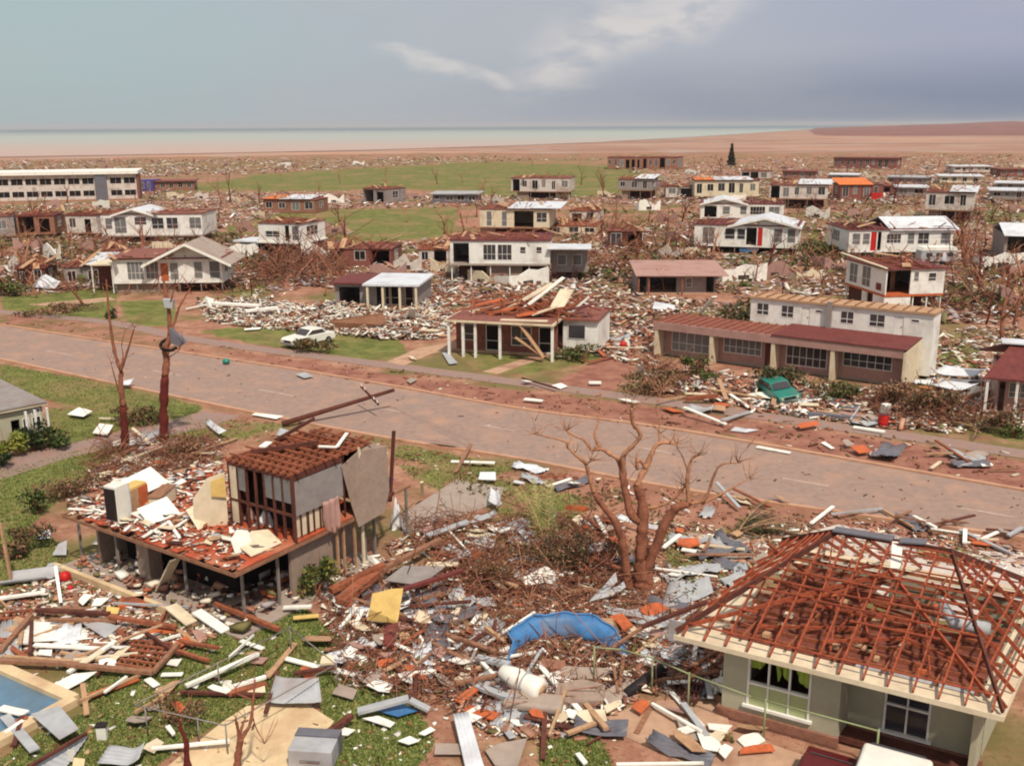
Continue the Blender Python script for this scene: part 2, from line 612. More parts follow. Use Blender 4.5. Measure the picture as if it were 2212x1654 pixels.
def gnoise(scale, detail=6, rough=0.6):
    n = nt.nodes.new('ShaderNodeTexNoise')
    n.inputs['Scale'].default_value = scale
    n.inputs['Detail'].default_value = detail
    n.inputs['Roughness'].default_value = rough
    nt.links.new(geo.outputs['Position'], n.inputs['Vector'])
    return n.outputs[0]


def gmath(op, a, b, clamp=False):
    n = nt.nodes.new('ShaderNodeMath')
    n.operation = op
    n.use_clamp = clamp
    for i, q in enumerate((a, b)):
        if isinstance(q, (int, float)):
            n.inputs[i].default_value = q
        else:
            nt.links.new(q, n.inputs[i])
    return n.outputs[0]


def gramp(v, a, b):
    n = nt.nodes.new('ShaderNodeMapRange')
    n.interpolation_type = 'SMOOTHSTEP'
    nt.links.new(v, n.inputs['Value'])
    n.inputs['From Min'].default_value, n.inputs['From Max'].default_value = a, b
    return n.outputs[0]


def gmix(f, a, b):
    n = nt.nodes.new('ShaderNodeMix')
    n.data_type = 'RGBA'
    nt.links.new(f, n.inputs[0])
    for q, i in ((a, 6), (b, 7)):
        if isinstance(q, tuple):
            n.inputs[i].default_value = (*q, 1)
        else:
            nt.links.new(q, n.inputs[i])
    return n.outputs[2]


nA, nB, nC, nD = gnoise(0.09, 5), gnoise(0.6, 7, 0.7), gnoise(5.0, 5, 0.7), gnoise(0.02, 4)
soil = gmix(gramp(nB, 0.35, 0.68), C(152, 104, 84), C(190, 144, 118))
soil = gmix(gramp(nC, 0.5, 0.72), soil, C(120, 74, 58))
soil = gmix(gmath('MULTIPLY', gramp(nA, 0.46, 0.62), 0.8), soil, C(108, 108, 60))
grass = gmix(gramp(nB, 0.35, 0.65), C(92, 100, 50), C(134, 130, 74))
grass = gmix(gmath('MULTIPLY', gramp(nC, 0.5, 0.75), 0.6), grass, C(76, 80, 40))
grass = gmix(gmath('MULTIPLY', gramp(nA, 0.46, 0.66), 0.85), grass, C(150, 122, 86))
red = gmix(gramp(nB, 0.35, 0.65), C(138, 90, 76), C(168, 118, 98))
sm = nt.nodes.new('ShaderNodeMapping')
sm.inputs['Scale'].default_value = (0.25, 1.0, 1.0)
nt.links.new(geo.outputs['Position'], sm.inputs[0])
nS = nt.nodes.new('ShaderNodeTexNoise')
nS.inputs['Scale'].default_value = 0.012
nS.inputs['Detail'].default_value = 8
nS.inputs['Roughness'].default_value = 0.7
nt.links.new(sm.outputs[0], nS.inputs['Vector'])
sand = gmix(gramp(nS.outputs[0], 0.38, 0.62), C(188, 146, 122), C(148, 112, 98))
sand = gmix(gramp(nD, 0.5, 0.66), sand, C(172, 150, 136))
edge = gmath('ADD', gmath('MULTIPLY', gmath('SUBTRACT', nB, 0.5), 1.3), gmath('MULTIPLY', gmath('SUBTRACT', nA, 0.5), 1.2))
gfac = gramp(gmath('ADD', zs.outputs[0], edge), 0.32, 0.62)
rfac = gramp(gmath('ADD', zs.outputs[1], edge), 0.25, 0.6)
c1 = gmix(rfac, soil, red)
c2 = gmix(gfac, c1, grass)
c3 = gmix(gramp(gmath('ADD', zs.outputs[2], gmath('MULTIPLY', gmath('SUBTRACT', nD, 0.5), 1.2)), 0.3, 0.7), c2, sand)
nt.links.new(c3, gb.inputs['Base Color'])
bp = nt.nodes.new('ShaderNodeBump')
bp.inputs['Strength'].default_value = 0.5
bp.inputs['Distance'].default_value = 0.08
nt.links.new(nC, bp.inputs['Height'])
nt.links.new(bp.outputs[0], gb.inputs['Normal'])
me.materials.clear()
me.materials.append(gm)


def poly_px(pts, z):
    return [gp(x, y, z) for x, y in pts]


# the sea: shallow silty water near, dark band far out
wm = bpy.data.materials.new('sea_water')
wm.use_nodes = True
nt = wm.node_tree
wb = nt.nodes['Principled BSDF']
geo = nt.nodes.new('ShaderNodeNewGeometry')
sxyz = nt.nodes.new('ShaderNodeSeparateXYZ')
nt.links.new(geo.outputs['Position'], sxyz.inputs[0])
wcol = gmix(gramp(gmath('ADD', sxyz.outputs[1], gmath('MULTIPLY', gnoise(0.003, 4), 900)), 900, 2300), C(192, 158, 142), C(170, 174, 164))
wcol = gmix(gramp(gmath('ADD', sxyz.outputs[1], gmath('MULTIPLY', gnoise(0.0008, 3), 2500)), 3000, 8000), wcol, C(104, 122, 128))
nt.links.new(wcol, wb.inputs['Base Color'])
wb.inputs['Roughness'].default_value = 0.55
wb.inputs['Specular IOR Level'].default_value = 0.25
sea = MB()
shore = [(-1500, 354), (-400, 346), (0, 339), (300, 334), (560, 329), (800, 324), (1100, 315), (1300, 307), (1500, 296), (1700, 283), (1850, 274.5), (1900, 271)]
sp = [gp(x, y, 0.3) for x, y in shore]
rim = [Vector((p.x * 45000 / p.y, 45000, 0.3)) for p in (gp(1800, 300), gp(1100, 300), gp(0, 300), gp(-1500, 300))]
sea.add(sp + rim, [tuple(range(len(sp) + len(rim)))])
tag(sea.build('sea', wm), kind='structure')

# low dark headland on the right, beyond the tidal flats
hv, hf = [], []
hx = np.linspace(1700, 3600, 60)
for j, d in enumerate((1500, 1800, 2200, 2800, 3600, 5000)):
    for x in hx:
        b = gp(x, 300)
        k = max(0.0, min(1.0, (x - 1760) / 420.0))
        hgt = (0.0, 3.0, 8.0, 15.0, 24.0, 20.0)[j] * k ** 0.8 * (1 + 0.05 * math.sin(x * 0.031 + j)) - (0.4 if k == 0 or j == 0 else 0.0)
        hv.append((b.x * d / b.y, d, hgt))
for j in range(5):
    for i in range(len(hx) - 1):
        a = j * len(hx) + i
        hf.append((a, a + 1, a + 1 + len(hx), a + len(hx)))
mat('headland_scrub', (138, 92, 82), 0.95, 0.3, 0.02, dirt=(120, 80, 74), damt=0.8, bump=0)
tag(MB().add(hv, hf).build('hills', 'headland_scrub'), kind='structure')


def spline(pts, n=10):
    out = []
    P_ = [pts[0] * 2 - pts[1]] + list(pts) + [pts[-1] * 2 - pts[-2]]
    for i in range(1, len(P_) - 2):
        for k in range(n):
            t = k / n
            a, b, c, d = P_[i - 1], P_[i], P_[i + 1], P_[i + 2]
            out.append(0.5 * ((2 * b) + (c - a) * t + (2 * a - 5 * b + 4 * c - d) * t * t + (3 * b - a - 3 * c + d) * t ** 3))
    out.append(P_[-2])
    return out


def resample(p, n):
    L = [0]
    for i in range(1, len(p)):
        L.append(L[-1] + (p[i] - p[i - 1]).length)
    out, j = [], 0
    for k in range(n):
        t = L[-1] * k / (n - 1)
        while j < len(p) - 2 and L[j + 1] < t:
            j += 1
        f = (t - L[j]) / max(1e-6, L[j + 1] - L[j])
        out.append(p[j].lerp(p[j + 1], f))
    return out


def ext(pts, d0, d1):
    a = pts[0] + (pts[0] - pts[1]).normalized() * d0
    b = pts[-1] + (pts[-1] - pts[-2]).normalized() * d1
    return [a] + pts + [b]


def strip(name, L, R_, z, m, n=160):
    L, R_ = resample(L, n), resample(R_, n)
    v = [(p.x, p.y, z) for p in L] + [(p.x, p.y, z) for p in R_]
    f = [(i, i + 1, n + i + 1, n + i) for i in range(n - 1)]
    return tag(MB().add(v, f).build(name, m), kind='structure')


def offset(pts, w):
    out = []
    for i, p in enumerate(pts):
        d = (pts[min(i + 1, len(pts) - 1)] - pts[max(0, i - 1)]).normalized()
        out.append(p + Vector((-d.y, d.x, 0)) * w)
    return out


mat('road_asphalt', (158, 132, 119), 0.9, 0.14, 2.2, dirt=(184, 144, 120), damt=0.75, bump=0.15, spec=0.15)
mat('path_asphalt', (154, 128, 117), 0.9, 0.12, 4, dirt=(166, 122, 104), damt=0.6, spec=0.15)
mat('kerb_concrete', (196, 150, 120), 0.9, 0.12, 3, dirt=(150, 100, 80), damt=0.6)
mat('lane_paint', (196, 172, 156), 0.8, 0.1, 6, dirt=(160, 130, 114), damt=0.9, bump=0)
near = [gp(*p) for p in [(0, 775), (447, 870), (807, 940), (1123, 990), (1462, 1054), (1863, 1112), (2212, 1160)]]
far = [gp(*p) for p in [(0, 703), (224, 738), (579, 791), (854, 837), (1123, 885), (1404, 922), (1667, 966), (2212, 1062)]]
near, far = spline(ext(near, 60, 40)), spline(ext(far, 60, 40))
strip('road', near, far, 0.012, 'road_asphalt')
for nm, e, s in (('kerb', near, -1), ('kerb', far, 1)):
    e2 = offset(e, s * 0.28)
    k = MB()
    n = len(e)
    for i in range(n - 1):
        q = [e[i], e[i + 1], e2[i + 1], e2[i]]
        k.prism([(p.x, p.y, 0.0) for p in q], (0, 0, 0.11))
    tag(k.build(nm, 'kerb_concrete'), kind='structure')
fp = [gp(*p) for p in [(0, 674), (224, 695), (395, 729), (544, 752), (807, 785), (1123, 827), (1351, 857), (1632, 897), (1948, 941), (2212, 981)]]
fp = spline(ext(fp, 60, 30))
strip('footpath', offset(fp, -0.85), offset(fp, 0.85), 0.02, 'path_asphalt')
lane = MB()
for (xa, ya), (xb, yb) in [((560, 841), (635, 855)), ((800, 879), (866, 889)), ((1044, 918), (1112, 930)), ((1380, 966), (1450, 978)), ((1690, 1032), (1790, 1049)),
                           ((2075, 1096), (2190, 1116)), ((330, 800), (395, 811)), ((100, 757), (165, 769)), ((1640, 962), (1708, 976))]:
    a, b = gp(xa, ya, 0.018), gp(xb, yb, 0.018)
    d = (b - a).normalized()
    r_ = Vector((-d.y, d.x, 0)) * 0.07
    lane.add([a - r_, b - r_, b + r_, a + r_], [(0, 1, 2, 3)])
tag(lane.build('lane_marking', 'lane_paint'), kind='structure')


def slab(name, pts, m, z0=0.0, h=0.05, label=None, cat=None):
    mb = MB().prism(poly_px(pts, z0), (0, 0, h))
    o = mb.build(name, m)
    return tag(o, kind='structure')


slab('side_street', [(-200, 1045), (0, 992), (150, 958), (300, 925), (440, 888), (520, 898), (440, 925), (300, 952), (150, 988), (-200, 1100)], 'path_asphalt', 0, 0.016)
slab('driveway', [(835, 782), (905, 752), (985, 738), (1010, 748), (930, 765), (872, 790)], 'concrete', 0, 0.028)
slab('driveway', [(1042, 803), (1160, 766), (1180, 772), (1075, 808)], 'concrete', 0, 0.026)
slab('driveway', [(868, 1152), (880, 1105), (985, 1038), (1088, 1055), (1078, 1085), (905, 1150)], 'grey_concrete', 0, 0.06)
slab('driveway', [(1480, 1150), (1660, 1172), (1655, 1215), (1520, 1200)], 'grey_concrete', 0, 0.05)
slab('driveway', [(1690, 1165), (1810, 1134), (1900, 1150), (2280, 1240), (2300, 1340), (2000, 1340)], 'pale_concrete', 0, 0.045)
slab('driveway', [(2110, 1190), (2260, 1205), (2260, 1232), (2140, 1206)], 'pale_concrete', 0, 0.052)
slab('patio', [(335, 1680), (480, 1562), (534, 1527), (660, 1521), (722, 1560), (690, 1600), (640, 1690)], 'cream_concrete', 0, 0.06)
slab('patio', [(1275, 1565), (1395, 1515), (1560, 1510), (1580, 1580), (1760, 1640), (1700, 1720), (1560, 1700), (1420, 1620)], 'concrete', 0, 0.04)
slab('path', [(60, 658), (240, 642), (250, 648), (130, 664)], 'concrete', 0, 0.02)

# ------------------------------------------------------------------ houses


class House:
    """a house in its own frame: x along the front, y to the back, origin at the front left corner"""

    def __init__(s, name, label, A, B, D, z0=0.2, top=None, h=2.5, cat='house', group=None, t=0.14):
        a, b = gp(*A, z0), gp(*B, z0)
        d = b - a
        s.L, s.D, s.z0, s.t = d.length, D, z0, t
        if top is not None:
            h = zat(top[0], top[1], a) - z0
        s.h, s.z1 = h, z0 + h
        s.root = empty(name, (a.x, a.y, 0), math.atan2(d.y, d.x), label, cat, group)
        s.nwin = 0

    def pt(s, face, u, w, n):
        if face == 'front':
            return (u, n, w)
        if face == 'back':
            return (s.L - u, s.D - n, w)
        if face == 'left':
            return (n, s.D - s.t - u, w)
        return (s.L - n, s.t + u, w)

    def fbox(s, mb, face, u0, u1, w0, w1, n0, n1):
        ps = [s.pt(face, u, w, n) for w in (w0, w1) for n in (n0, n1) for u in (u0, u1)]
        xs_, ys_, zs_ = zip(*ps)
        return mb.box(min(xs_), max(xs_), min(ys_), max(ys_), min(zs_), max(zs_))

    def flen(s, face):
        return s.L if face in ('front', 'back') else s.D - 2 * s.t

    def face(s, mb, face, ops, z0=None, z1=None):
        """one wall with real openings cut through it; ops = (u0,u1,w0,w1,...) as fractions"""
        z0 = s.z0 if z0 is None else z0
        z1 = s.z1 if z1 is None else z1
        L, t, h = s.flen(face), s.t, z1 - z0
        O = [(o[0] * L, o[1] * L, z0 + o[2] * h, z0 + o[3] * h) for o in ops]
        us = sorted({0.0, L} | {q for o in O for q in o[:2]})
        ws = sorted({z0, z1} | {q for o in O for q in o[2:]})
        nu, nw = len(us) - 1, len(ws) - 1
        solid = [[not any(o[0] - 1e-6 <= us[i] and us[i + 1] <= o[1] + 1e-6 and o[2] - 1e-6 <= ws[j] and ws[j + 1] <= o[3] + 1e-6 for o in O) for j in range(nw)] for i in range(nu)]

        def q(*c):
            mb.add([s.pt(face, *k) for k in c], [(0, 1, 2, 3)])
        for i in range(nu):
            for j in range(nw):
                if not solid[i][j]:
                    continue
                a, b, c, d = us[i], us[i + 1], ws[j], ws[j + 1]
                q((a, c, 0), (b, c, 0), (b, d, 0), (a, d, 0))
                q((b, c, t), (a, c, t), (a, d, t), (b, d, t))
                if i == 0 or not solid[i - 1][j]:
                    q((a, c, t), (a, c, 0), (a, d, 0), (a, d, t))
                if i == nu - 1 or not solid[i + 1][j]:
                    q((b, c, 0), (b, c, t), (b, d, t), (b, d, 0))
                if j == 0 or not solid[i][j - 1]:
                    q((a, c, t), (b, c, t), (b, c, 0), (a, c, 0))
                if j == nw - 1 or not solid[i][j + 1]:
                    q((a, d, 0), (b, d, 0), (b, d, t), (a, d, t))

    def walls(s, m, front=(), left=(), right=(), back=(), faces='flrb', z0=None, z1=None, frame='white_paint', name='wall'):
        mb = MB()
        for k, f, ops in (('f', 'front', front), ('l', 'left', left), ('r', 'right', right), ('b', 'back', back)):
            if k in faces:
                s.face(mb, f, ops, z0, z1)
        s.wall = mb.build(name, m, s.root)
        zz0 = s.z0 if z0 is None else z0
        zz1 = s.z1 if z1 is None else z1
        for f, ops in (('front', front), ('left', left), ('right', right), ('back', back)):
            for o in ops:
                s.opening(f, o, zz0, zz1, frame)
        return s.wall

    def opening(s, f, o, z0, z1, frame):
        kind = o[4] if len(o) > 4 else 'g'
        if kind == 'v':
            return
        L, h = s.flen(f), z1 - z0
        u0, u1, w0, w1 = o[0] * L, o[1] * L, z0 + o[2] * h, z0 + o[3] * h
        if kind[0] == 'd':                                    # a door leaf
            mb = MB()
            s.fbox(mb, f, u0 + .02, u1 - .02, w0, w1 - .02, .04, .09)
            d = mb.build('door', kind[2:] or 'orange_board', s.root)
            hb = MB()
            s.fbox(hb, f, u1 - .16, u1 - .1, w0 + (w1 - w0) * .42, w0 + (w1 - w0) * .5, .0, .035)
            hb.build('handle', 'chrome', d)
            return
        # a window: frame with mullions, pane as a sub-part
        mb = MB()
        fw = .05
        n0, n1 = -.02, .07
        s.fbox(mb, f, u0, u0 + fw, w0, w1, n0, n1)
        s.fbox(mb, f, u1 - fw, u1, w0, w1, n0, n1)
        s.fbox(mb, f, u0 + fw, u1 - fw, w0, w0 + fw, n0, n1)
        s.fbox(mb, f, u0 + fw, u1 - fw, w1 - fw, w1, n0, n1)
        nm = o[5] if len(o) > 5 else max(0, int(round((u1 - u0) / 1.0)) - 1)
        for i in range(nm):
            c = u0 + (u1 - u0) * (i + 1) / (nm + 1)
            s.fbox(mb, f, c - .02, c + .02, w0 + fw, w1 - fw, n0 + .01, n1 - .01)
        nh = o[6] if len(o) > 6 else 1
        if nh:
            c = w0 + (w1 - w0) * .38
            s.fbox(mb, f, u0 + fw, u1 - fw, c - .02, c + .02, n0 + .015, n1 - .015)
        w = mb.build('window', frame, s.root)
        pb = MB()
        s.fbox(pb, f, u0 + fw, u1 - fw, w0 + fw, w1 - fw, .025, .04)
        pb.build('pane', {'g': 'glass', 'p': 'glass_pale', 'l': 'louvre', 'k': 'dark_void'}[kind[0]], w)  # the void kind is a near-black sheet standing in for a shaded interior

    def floor(s, m='brown_timber', over=0.0, th=0.22):
        MB().box(-over, s.L + over, -over, s.D + over, s.z0 - th, s.z0 - .004).build('floor', m, s.root)
        return s

    def ceiling(s, m='brown_roof', over=.12, th=.16):
        MB().box(-over, s.L + over, -over, s.D + over, s.z1 + .003, s.z1 + th).build('ceiling', m, s.root)
        s.zc = s.z1 + th
        return s

    def joists(s, n, m='rust_timber', x0=0.0, x1=1.0, wob=.12):
        mb = MB()
        for i in range(n):
            x = s.L * (x0 + (x1 - x0) * (i + .5) / n)
            if random.random() < .15:
                continue
            mb.beam((x + random.uniform(-wob, wob), -.25, s.zc + .06), (x + random.uniform(-wob, wob), s.D * random.uniform(.7, 1.0), s.zc + .07 + random.uniform(0, .12)), .07, .12)
        for k in range(3):
            y = s.D * (.15 + .33 * k)
            mb.beam((s.L * x0, y, s.zc + .15), (s.L * (x0 + (x1 - x0) * random.uniform(.7, 1)), y + random.uniform(-.2, .2), s.zc + .17), .06, .06)
        mb.build('roof_battens', m, s.root)
        return s

    def gable(s, x0, x1, rise, m='white_sheet', over=.4, fm=None, barge='white_board'):
        """a roof whose ridge runs front to back between x0 and x1 (fractions of the front)"""
        a, b = s.L * x0, s.L * x1
        c, z = (a + b) / 2, s.z1 + .02
        th = .07
        for sg, e in ((-1, a), (1, b)):
            x = e + sg * over
            sl = rise / (c - a)
            ze = z - sl * over
            MB().prism([(c, -over, z + rise), (x, -over, ze), (x, s.D + over, ze), (c, s.D + over, z + rise)], (0, 0, th)).build('roof', m, s.root)
        for y in (.01, s.D - s.t):
            MB().prism([(a, y, z), (b, y, z), (c, y, z + rise - .02)], (0, s.t - .02, 0)).build('gable_wall', fm or s.wall.data.materials[0], s.root)
        if barge:
            sl = rise / (c - a)
            for sg in (-1, 1):
                xe = c + sg * (c - a + over)
                ze = z - sl * over
                MB().prism([(c, -over - .06, z + rise + .1), (xe, -over - .06, ze + .1), (xe, -over - .06, ze - .2), (c, -over - .06, z + rise - .2)], (0, .055, 0)).build('barge_board', barge, s.root)
        return s

    def shed(s, x0, x1, zf, zb, m='white_sheet', over=.45, y1=None, th=.07):
        """one sloping sheet roof"""
        y1 = s.D + over if y1 is None else y1
        MB().prism([(s.L * x0 - .1, -over, s.z1 + zf), (s.L * x1 + .2, -over, s.z1 + zf), (s.L * x1 + .2, y1, s.z1 + zb), (s.L * x0 - .1, y1, s.z1 + zb)], (0, 0, th)).build('roof', m, s.root)
        return s

    def wreck(s, n=26, seed=1, hmax=.8):
        """snapped rafters, sheets and boards left sticking up on the stripped roof"""
        rr = random.Random(seed)
        z = s.z1 + .17
        for part, m, k in (('broken_rafters', 'rust_timber', .5), ('broken_rafters', 'dark_timber', .3), ('roof_scraps', 'tan_timber', .2)):
            mb = MB()
            for _ in range(int(n * k)):
                x, y, a, l = rr.uniform(-.2, s.L + .2), rr.uniform(-.3, s.D), rr.uniform(0, 3.14), rr.uniform(.4, 1.5)
                w = rr.uniform(.06, .14) if part == 'broken_rafters' else rr.uniform(.3, .8)
                mb.beam((x - math.cos(a) * l, y - math.sin(a) * l, z + rr.uniform(-.05, .2)), (x + math.cos(a) * l, y + math.sin(a) * l, z + rr.uniform(.0, hmax)), w, .07)
            tag(mb.build(part, m, s.root), kind='stuff')
        return s

    def ridge(s, x0, x1, rise, m='white_sheet', over=.4):
        """gable roof with its ridge along the front"""
        a, b, c = s.L * x0 - .2, s.L * x1 + .2, s.D / 2
        z = s.z1 + .02
        sl = rise / c
        for y, ye in ((0, -over), (s.D, s.D + over)):
            ze = z - sl * over
            MB().prism([(a, c, z + rise), (b, c, z + rise), (b, ye, ze), (a, ye, ze)], (0, 0, .07)).build('roof', m, s.root)
        return s

    def posts(s, nx=4, ny=3, m='grey_pipe', w=.12, name='post'):
        for i in range(nx):
            for j in range(ny):
                x, y = .15 + (s.L - .3) * i / max(1, nx - 1), .15 + (s.D - .3) * j / max(1, ny - 1)
                MB().box(x - w / 2, x + w / 2, y - w / 2, y + w / 2, 0, s.z0 - .2).build(name, m, s.root)
        return s

    def under(s, segs, m='grey_block', y=None):
        """pieces of wall under a raised floor: (x0,x1) fractions"""
        for i, (a, b) in enumerate(segs):
            yy = .5 + .02 * i if y is None else y
            MB().box(s.L * a, s.L * b, yy, yy + .14, 0, s.z0 - .23).build('lower_wall', m, s.root)
        return s

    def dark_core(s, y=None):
        """the gloom under a raised house: a solid block, coloured dark and set well back, stands in for the shade"""
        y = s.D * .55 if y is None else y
        MB().box(s.L * .06, s.L * .94, y, s.D - .2, 0, s.z0 - .24).build('shade_block', 'dark_timber', s.root)
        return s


def W(u0, u1, k='g', w0=.3, w1=.85, *a):
    return (u0, u1, w0, w1, k, *a)


# 1 -- long two storey block across the road, pink below and white above
ea, eb = gp(1414, 696, 2.85), gp(1958, 759, 2.85)
ed = (eb - ea).normalized()
en = Vector((-ed.y, ed.x, 0))


def px_of(p):
    x, y = to_px(np.array([[p.x, p.y, 0.25]]))
    return float(x[0]), float(y[0])


h9 = House('terrace_block', 'long block, pink shaded lower front under dark red eave, white storey above', px_of(ea + en * 1.25), px_of(eb + en * 1.25), 3.1, 0.25, h=2.5, cat='apartment block')
h9.walls('pink_wall', front=[W(.05, .22, 'p', .1, .8, 4), W(.28, .44, 'l', .25, .8, 5), W(.455, .485, 'd:dark_red_paint', .0, .78), W(.54, .70, 'g', .12, .82, 5), W(.76, .94, 'g', .3, .82, 5)], left=[], right=[], faces='fb')
mb = MB()
h9.face(mb, 'left', [])
mb.build('end_wall', 'cream_paint', h9.root)
MB().box(h9.L - .16, h9.L + .02, -1.25, 3.1, .05, h9.z1 + .0).build('end_wall', 'cream_paint', h9.root)
MB().prism([(h9.L - .13, -1.2, h9.z1 + .003), (h9.L - .13, 3.1, h9.z1 + .003), (h9.L - .13, 3.1, h9.z1 + .22)], (.14, 0, 0)).build('end_gable', 'cream_paint', h9.root)
h9.floor('grey_concrete')
MB().box(-.1, h9.L - .17, -1.25, -1.1, h9.z1 - .45, h9.z1 + .14).build('eave_fascia', 'pink_wall', h9.root)
MB().box(-.1, h9.L - .17, -1.09, 3.0, h9.z1 + .003, h9.z1 + .14).build('ceiling', 'brown_roof', h9.root)
xr_ = h9.L * .50
MB().prism([(xr_, -1.32, h9.z1 + .165), (h9.L + .05, -1.32, h9.z1 + .165), (h9.L + .05, 3.1, h9.z1 + .27), (xr_, 3.1, h9.z1 + .27)], (0, 0, .06)).build('lower_roof', 'dark_red_roof', h9.root)
mb = MB()
for i in range(14):
    x = .2 + xr_ * i / 14
    mb.beam((x, -1.2, h9.z1 + .2), (x + .1, 2.9, h9.z1 + .2), .07, .1)
mb.build('lower_battens', 'rust_timber', h9.root)
for u in (0.0, .245, .50, .73):
    MB().box(h9.L * u, h9.L * u + .28, -1.2, -.02, .05, h9.z1).build('dividing_wall', 'cream_paint', h9.root)
UX, UE = 6.2, .7


def upper_front():
    s = h9
    z0, z1, y = .25, s.z1 + 2.0, 3.12
    zz = s.z1 + .3
    k = House.__new__(House)
    k.L, k.D, k.z0, k.z1, k.t, k.root = s.L - UX + UE, 2.2, z0, z1, .14, s.root
    old = k.pt
    k.pt = lambda face, u, w, n: tuple(a + b for a, b in zip(old(face, u, w, n), (UX, y, 0)))
    f = lambda w: (zz + w * (z1 - zz) - z0) / (z1 - z0)
    ops = [(.035, .11, .25, .82, 'g', 1), (.18, .255, .25, .82, 'g', 1), (.30, .345, .0, .8, 'd:white_board'), (.375, .415, .6, .76, 'g', 0, 0),
           (.515, .59, .25, .82, 'g', 1), (.67, .755, .25, .82, 'g', 1), (.80, .85, .0, .8, 'd:white_board'), (.885, .93, .6, .76, 'g', 0, 0)]
    ops = [(o[0], o[1], f(o[2]), f(o[3]), *o[4:]) for o in ops]
    k.walls('white_paint', front=ops, name='upper_wall')
    MB().box(UX - .1, s.L + UE + .1, y - .15, y + 2.3, z1 + .003, z1 + .16).build('ceiling', 'tan_timber', s.root)
    mb = MB()
    for i in range(16):
        x = UX + (s.L - UX + UE) * (i + .5) / 16
        mb.beam((x, y - .1, z1 + .22), (x, y + 2.25, z1 + .22), .07, .1)
    mb.build('roof_battens', 'brown_timber', s.root)
    MB().box(UX + (s.L - UX + UE) * .445, UX + (s.L - UX + UE) * .47, y - .35, y - .01, zz, z1 + .3).build('downpipe', 'grey_wall', s.root)


upper_front()

# 2 -- verandah house with the collapsed roof on top
h8 = House('verandah_house', 'low house with white verandah posts and its smashed roof heaped on top', (986, 752), (1204, 764), 7.5, 0.25, h=2.5)
h8.walls('brown_roof', front=[W(.05, .2, 'g'), W(.3, .44, 'k', 0, .85), W(.55, .75, 'g', .2, .85), W(.82, .95, 'k', 0, .85)], faces='flb', left=[W(.3, .6, 'g')])
h8.floor('concrete', .3)
for u in (0.0, .14, .26, .5, 1.0):
    MB().box(h8.L * u - .1, h8.L * u + .1, -1.9, -1.7, 0, h8.z1 + .1).build('verandah_post', 'white_paint', h8.root)
MB().box(-.3, h8.L + .2, -2.1, h8.D, h8.z1 + .11, h8.z1 + .27).build('ceiling', 'cream_paint', h8.root)
MB().box(-.1, h8.L, -2.0, h8.D, h8.z1 + .272, h8.z1 + .33).build('ceiling_lining', 'brown_roof', h8.root)
ex = MB()
ex.box(h8.L + .1, h8.L + 3.0, 1.6, 1.75, .2, h8.z1)
ex.box(h8.L + 2.86, h8.L + 3.0, 1.76, 7.0, .2, h8.z1)
ex.build('side_wing_wall', 'white_paint', h8.root)
w_ = MB().box(h8.L + .5, h8.L + 2.0, 1.55, 1.6, 1.2, 2.4).build('window', 'white_paint', h8.root)
MB().box(h8.L + .58, h8.L + 1.92, 1.53, 1.55, 1.27, 2.33).build('pane', 'glass', w_)
MB().box(h8.L - .1, h8.L + 3.1, 1.3, 7.2, h8.z1 + .003, h8.z1 + .15).build('side_wing_roof', 'brown_roof', h8.root)
zr = h8.z1 + .35
mb = MB()
for i in range(70):
    x, y = random.gauss(h8.L * .7, 2.9), random.uniform(0, 6.5)
    a = random.uniform(0, 3.14)
    l = random.uniform(.6, 2.4)
    mb.beam((x - math.cos(a) * l, y - math.sin(a) * l, zr + random.uniform(0, .3)), (x + math.cos(a) * l, y + math.sin(a) * l, zr + random.uniform(.1, 1.1)), .09, .14)
mb.build('broken_rafters', 'rust_timber', h8.root)
for a, b, w, c in (((h8.L * .40, 2.0, zr), (h8.L * .82, 4.6, zr + 2.1), .62, 'cream_paint'), ((h8.L * .60, 2.5, zr + .3), (h8.L * .93, 4.8, zr + 2.6), .5, 'white_board'),
                   ((h8.L * .95, 1.5, zr + .6), (h8.L * 1.0, 3.5, zr + 1.8), 1.2, 'cream_paint'), ((h8.L * .6, 0.0, zr + .1), (h8.L * .9, 1.0, zr + .5), 1.1, 'orange_board'),
                   ((h8.L * .98, 2.2, zr + .2), (h8.L * 1.28, 2.0, zr + .9), .9, 'dark_red_roof'), ((h8.L * .3, .6, zr), (h8.L * .55, 1.8, zr + .5), .9, 'orange_board'),
                   ((h8.L * .5, -1.5, zr), (h8.L * .95, -1.7, zr + .1), .5, 'cream_paint'), ((h8.L * 1.05, 3.0, zr), (h8.L * 1.22, 3.4, zr + 1.3), .5, 'white_board'), ((h8.L * .1, 1.0, zr), (h8.L * .35, 2.2, zr + .4), .8, 'cream_paint'), ((h8.L * .2, 3.5, zr), (h8.L * .5, 3.0, zr + .7), .7, 'tan_timber'),
                   ((h8.L * .75, .2, zr + .2), (h8.L * .98, .6, zr + .9), .6, 'cream_paint'), ((h8.L * .55, 4.5, zr), (h8.L * .7, 5.5, zr + 1.2), .9, 'pink_wall'), ((h8.L * .05, 4.0, zr), (h8.L * .3, 5.2, zr + .5), .9, 'orange_board')):
    MB().beam(a, b, w, .1).build('broken_roof_panel', c, h8.root)
for a, b in (((h8.L * .7, -1.9, h8.z1 + .1), (h8.L * .93, -2.2, .4)), ((h8.L * .66, -2.2, 1.9), (h8.L * .9, -2.1, .6))):
    MB().beam(a, b, .5, .06).build('fallen_eave_board', 'tan_timber', h8.root)

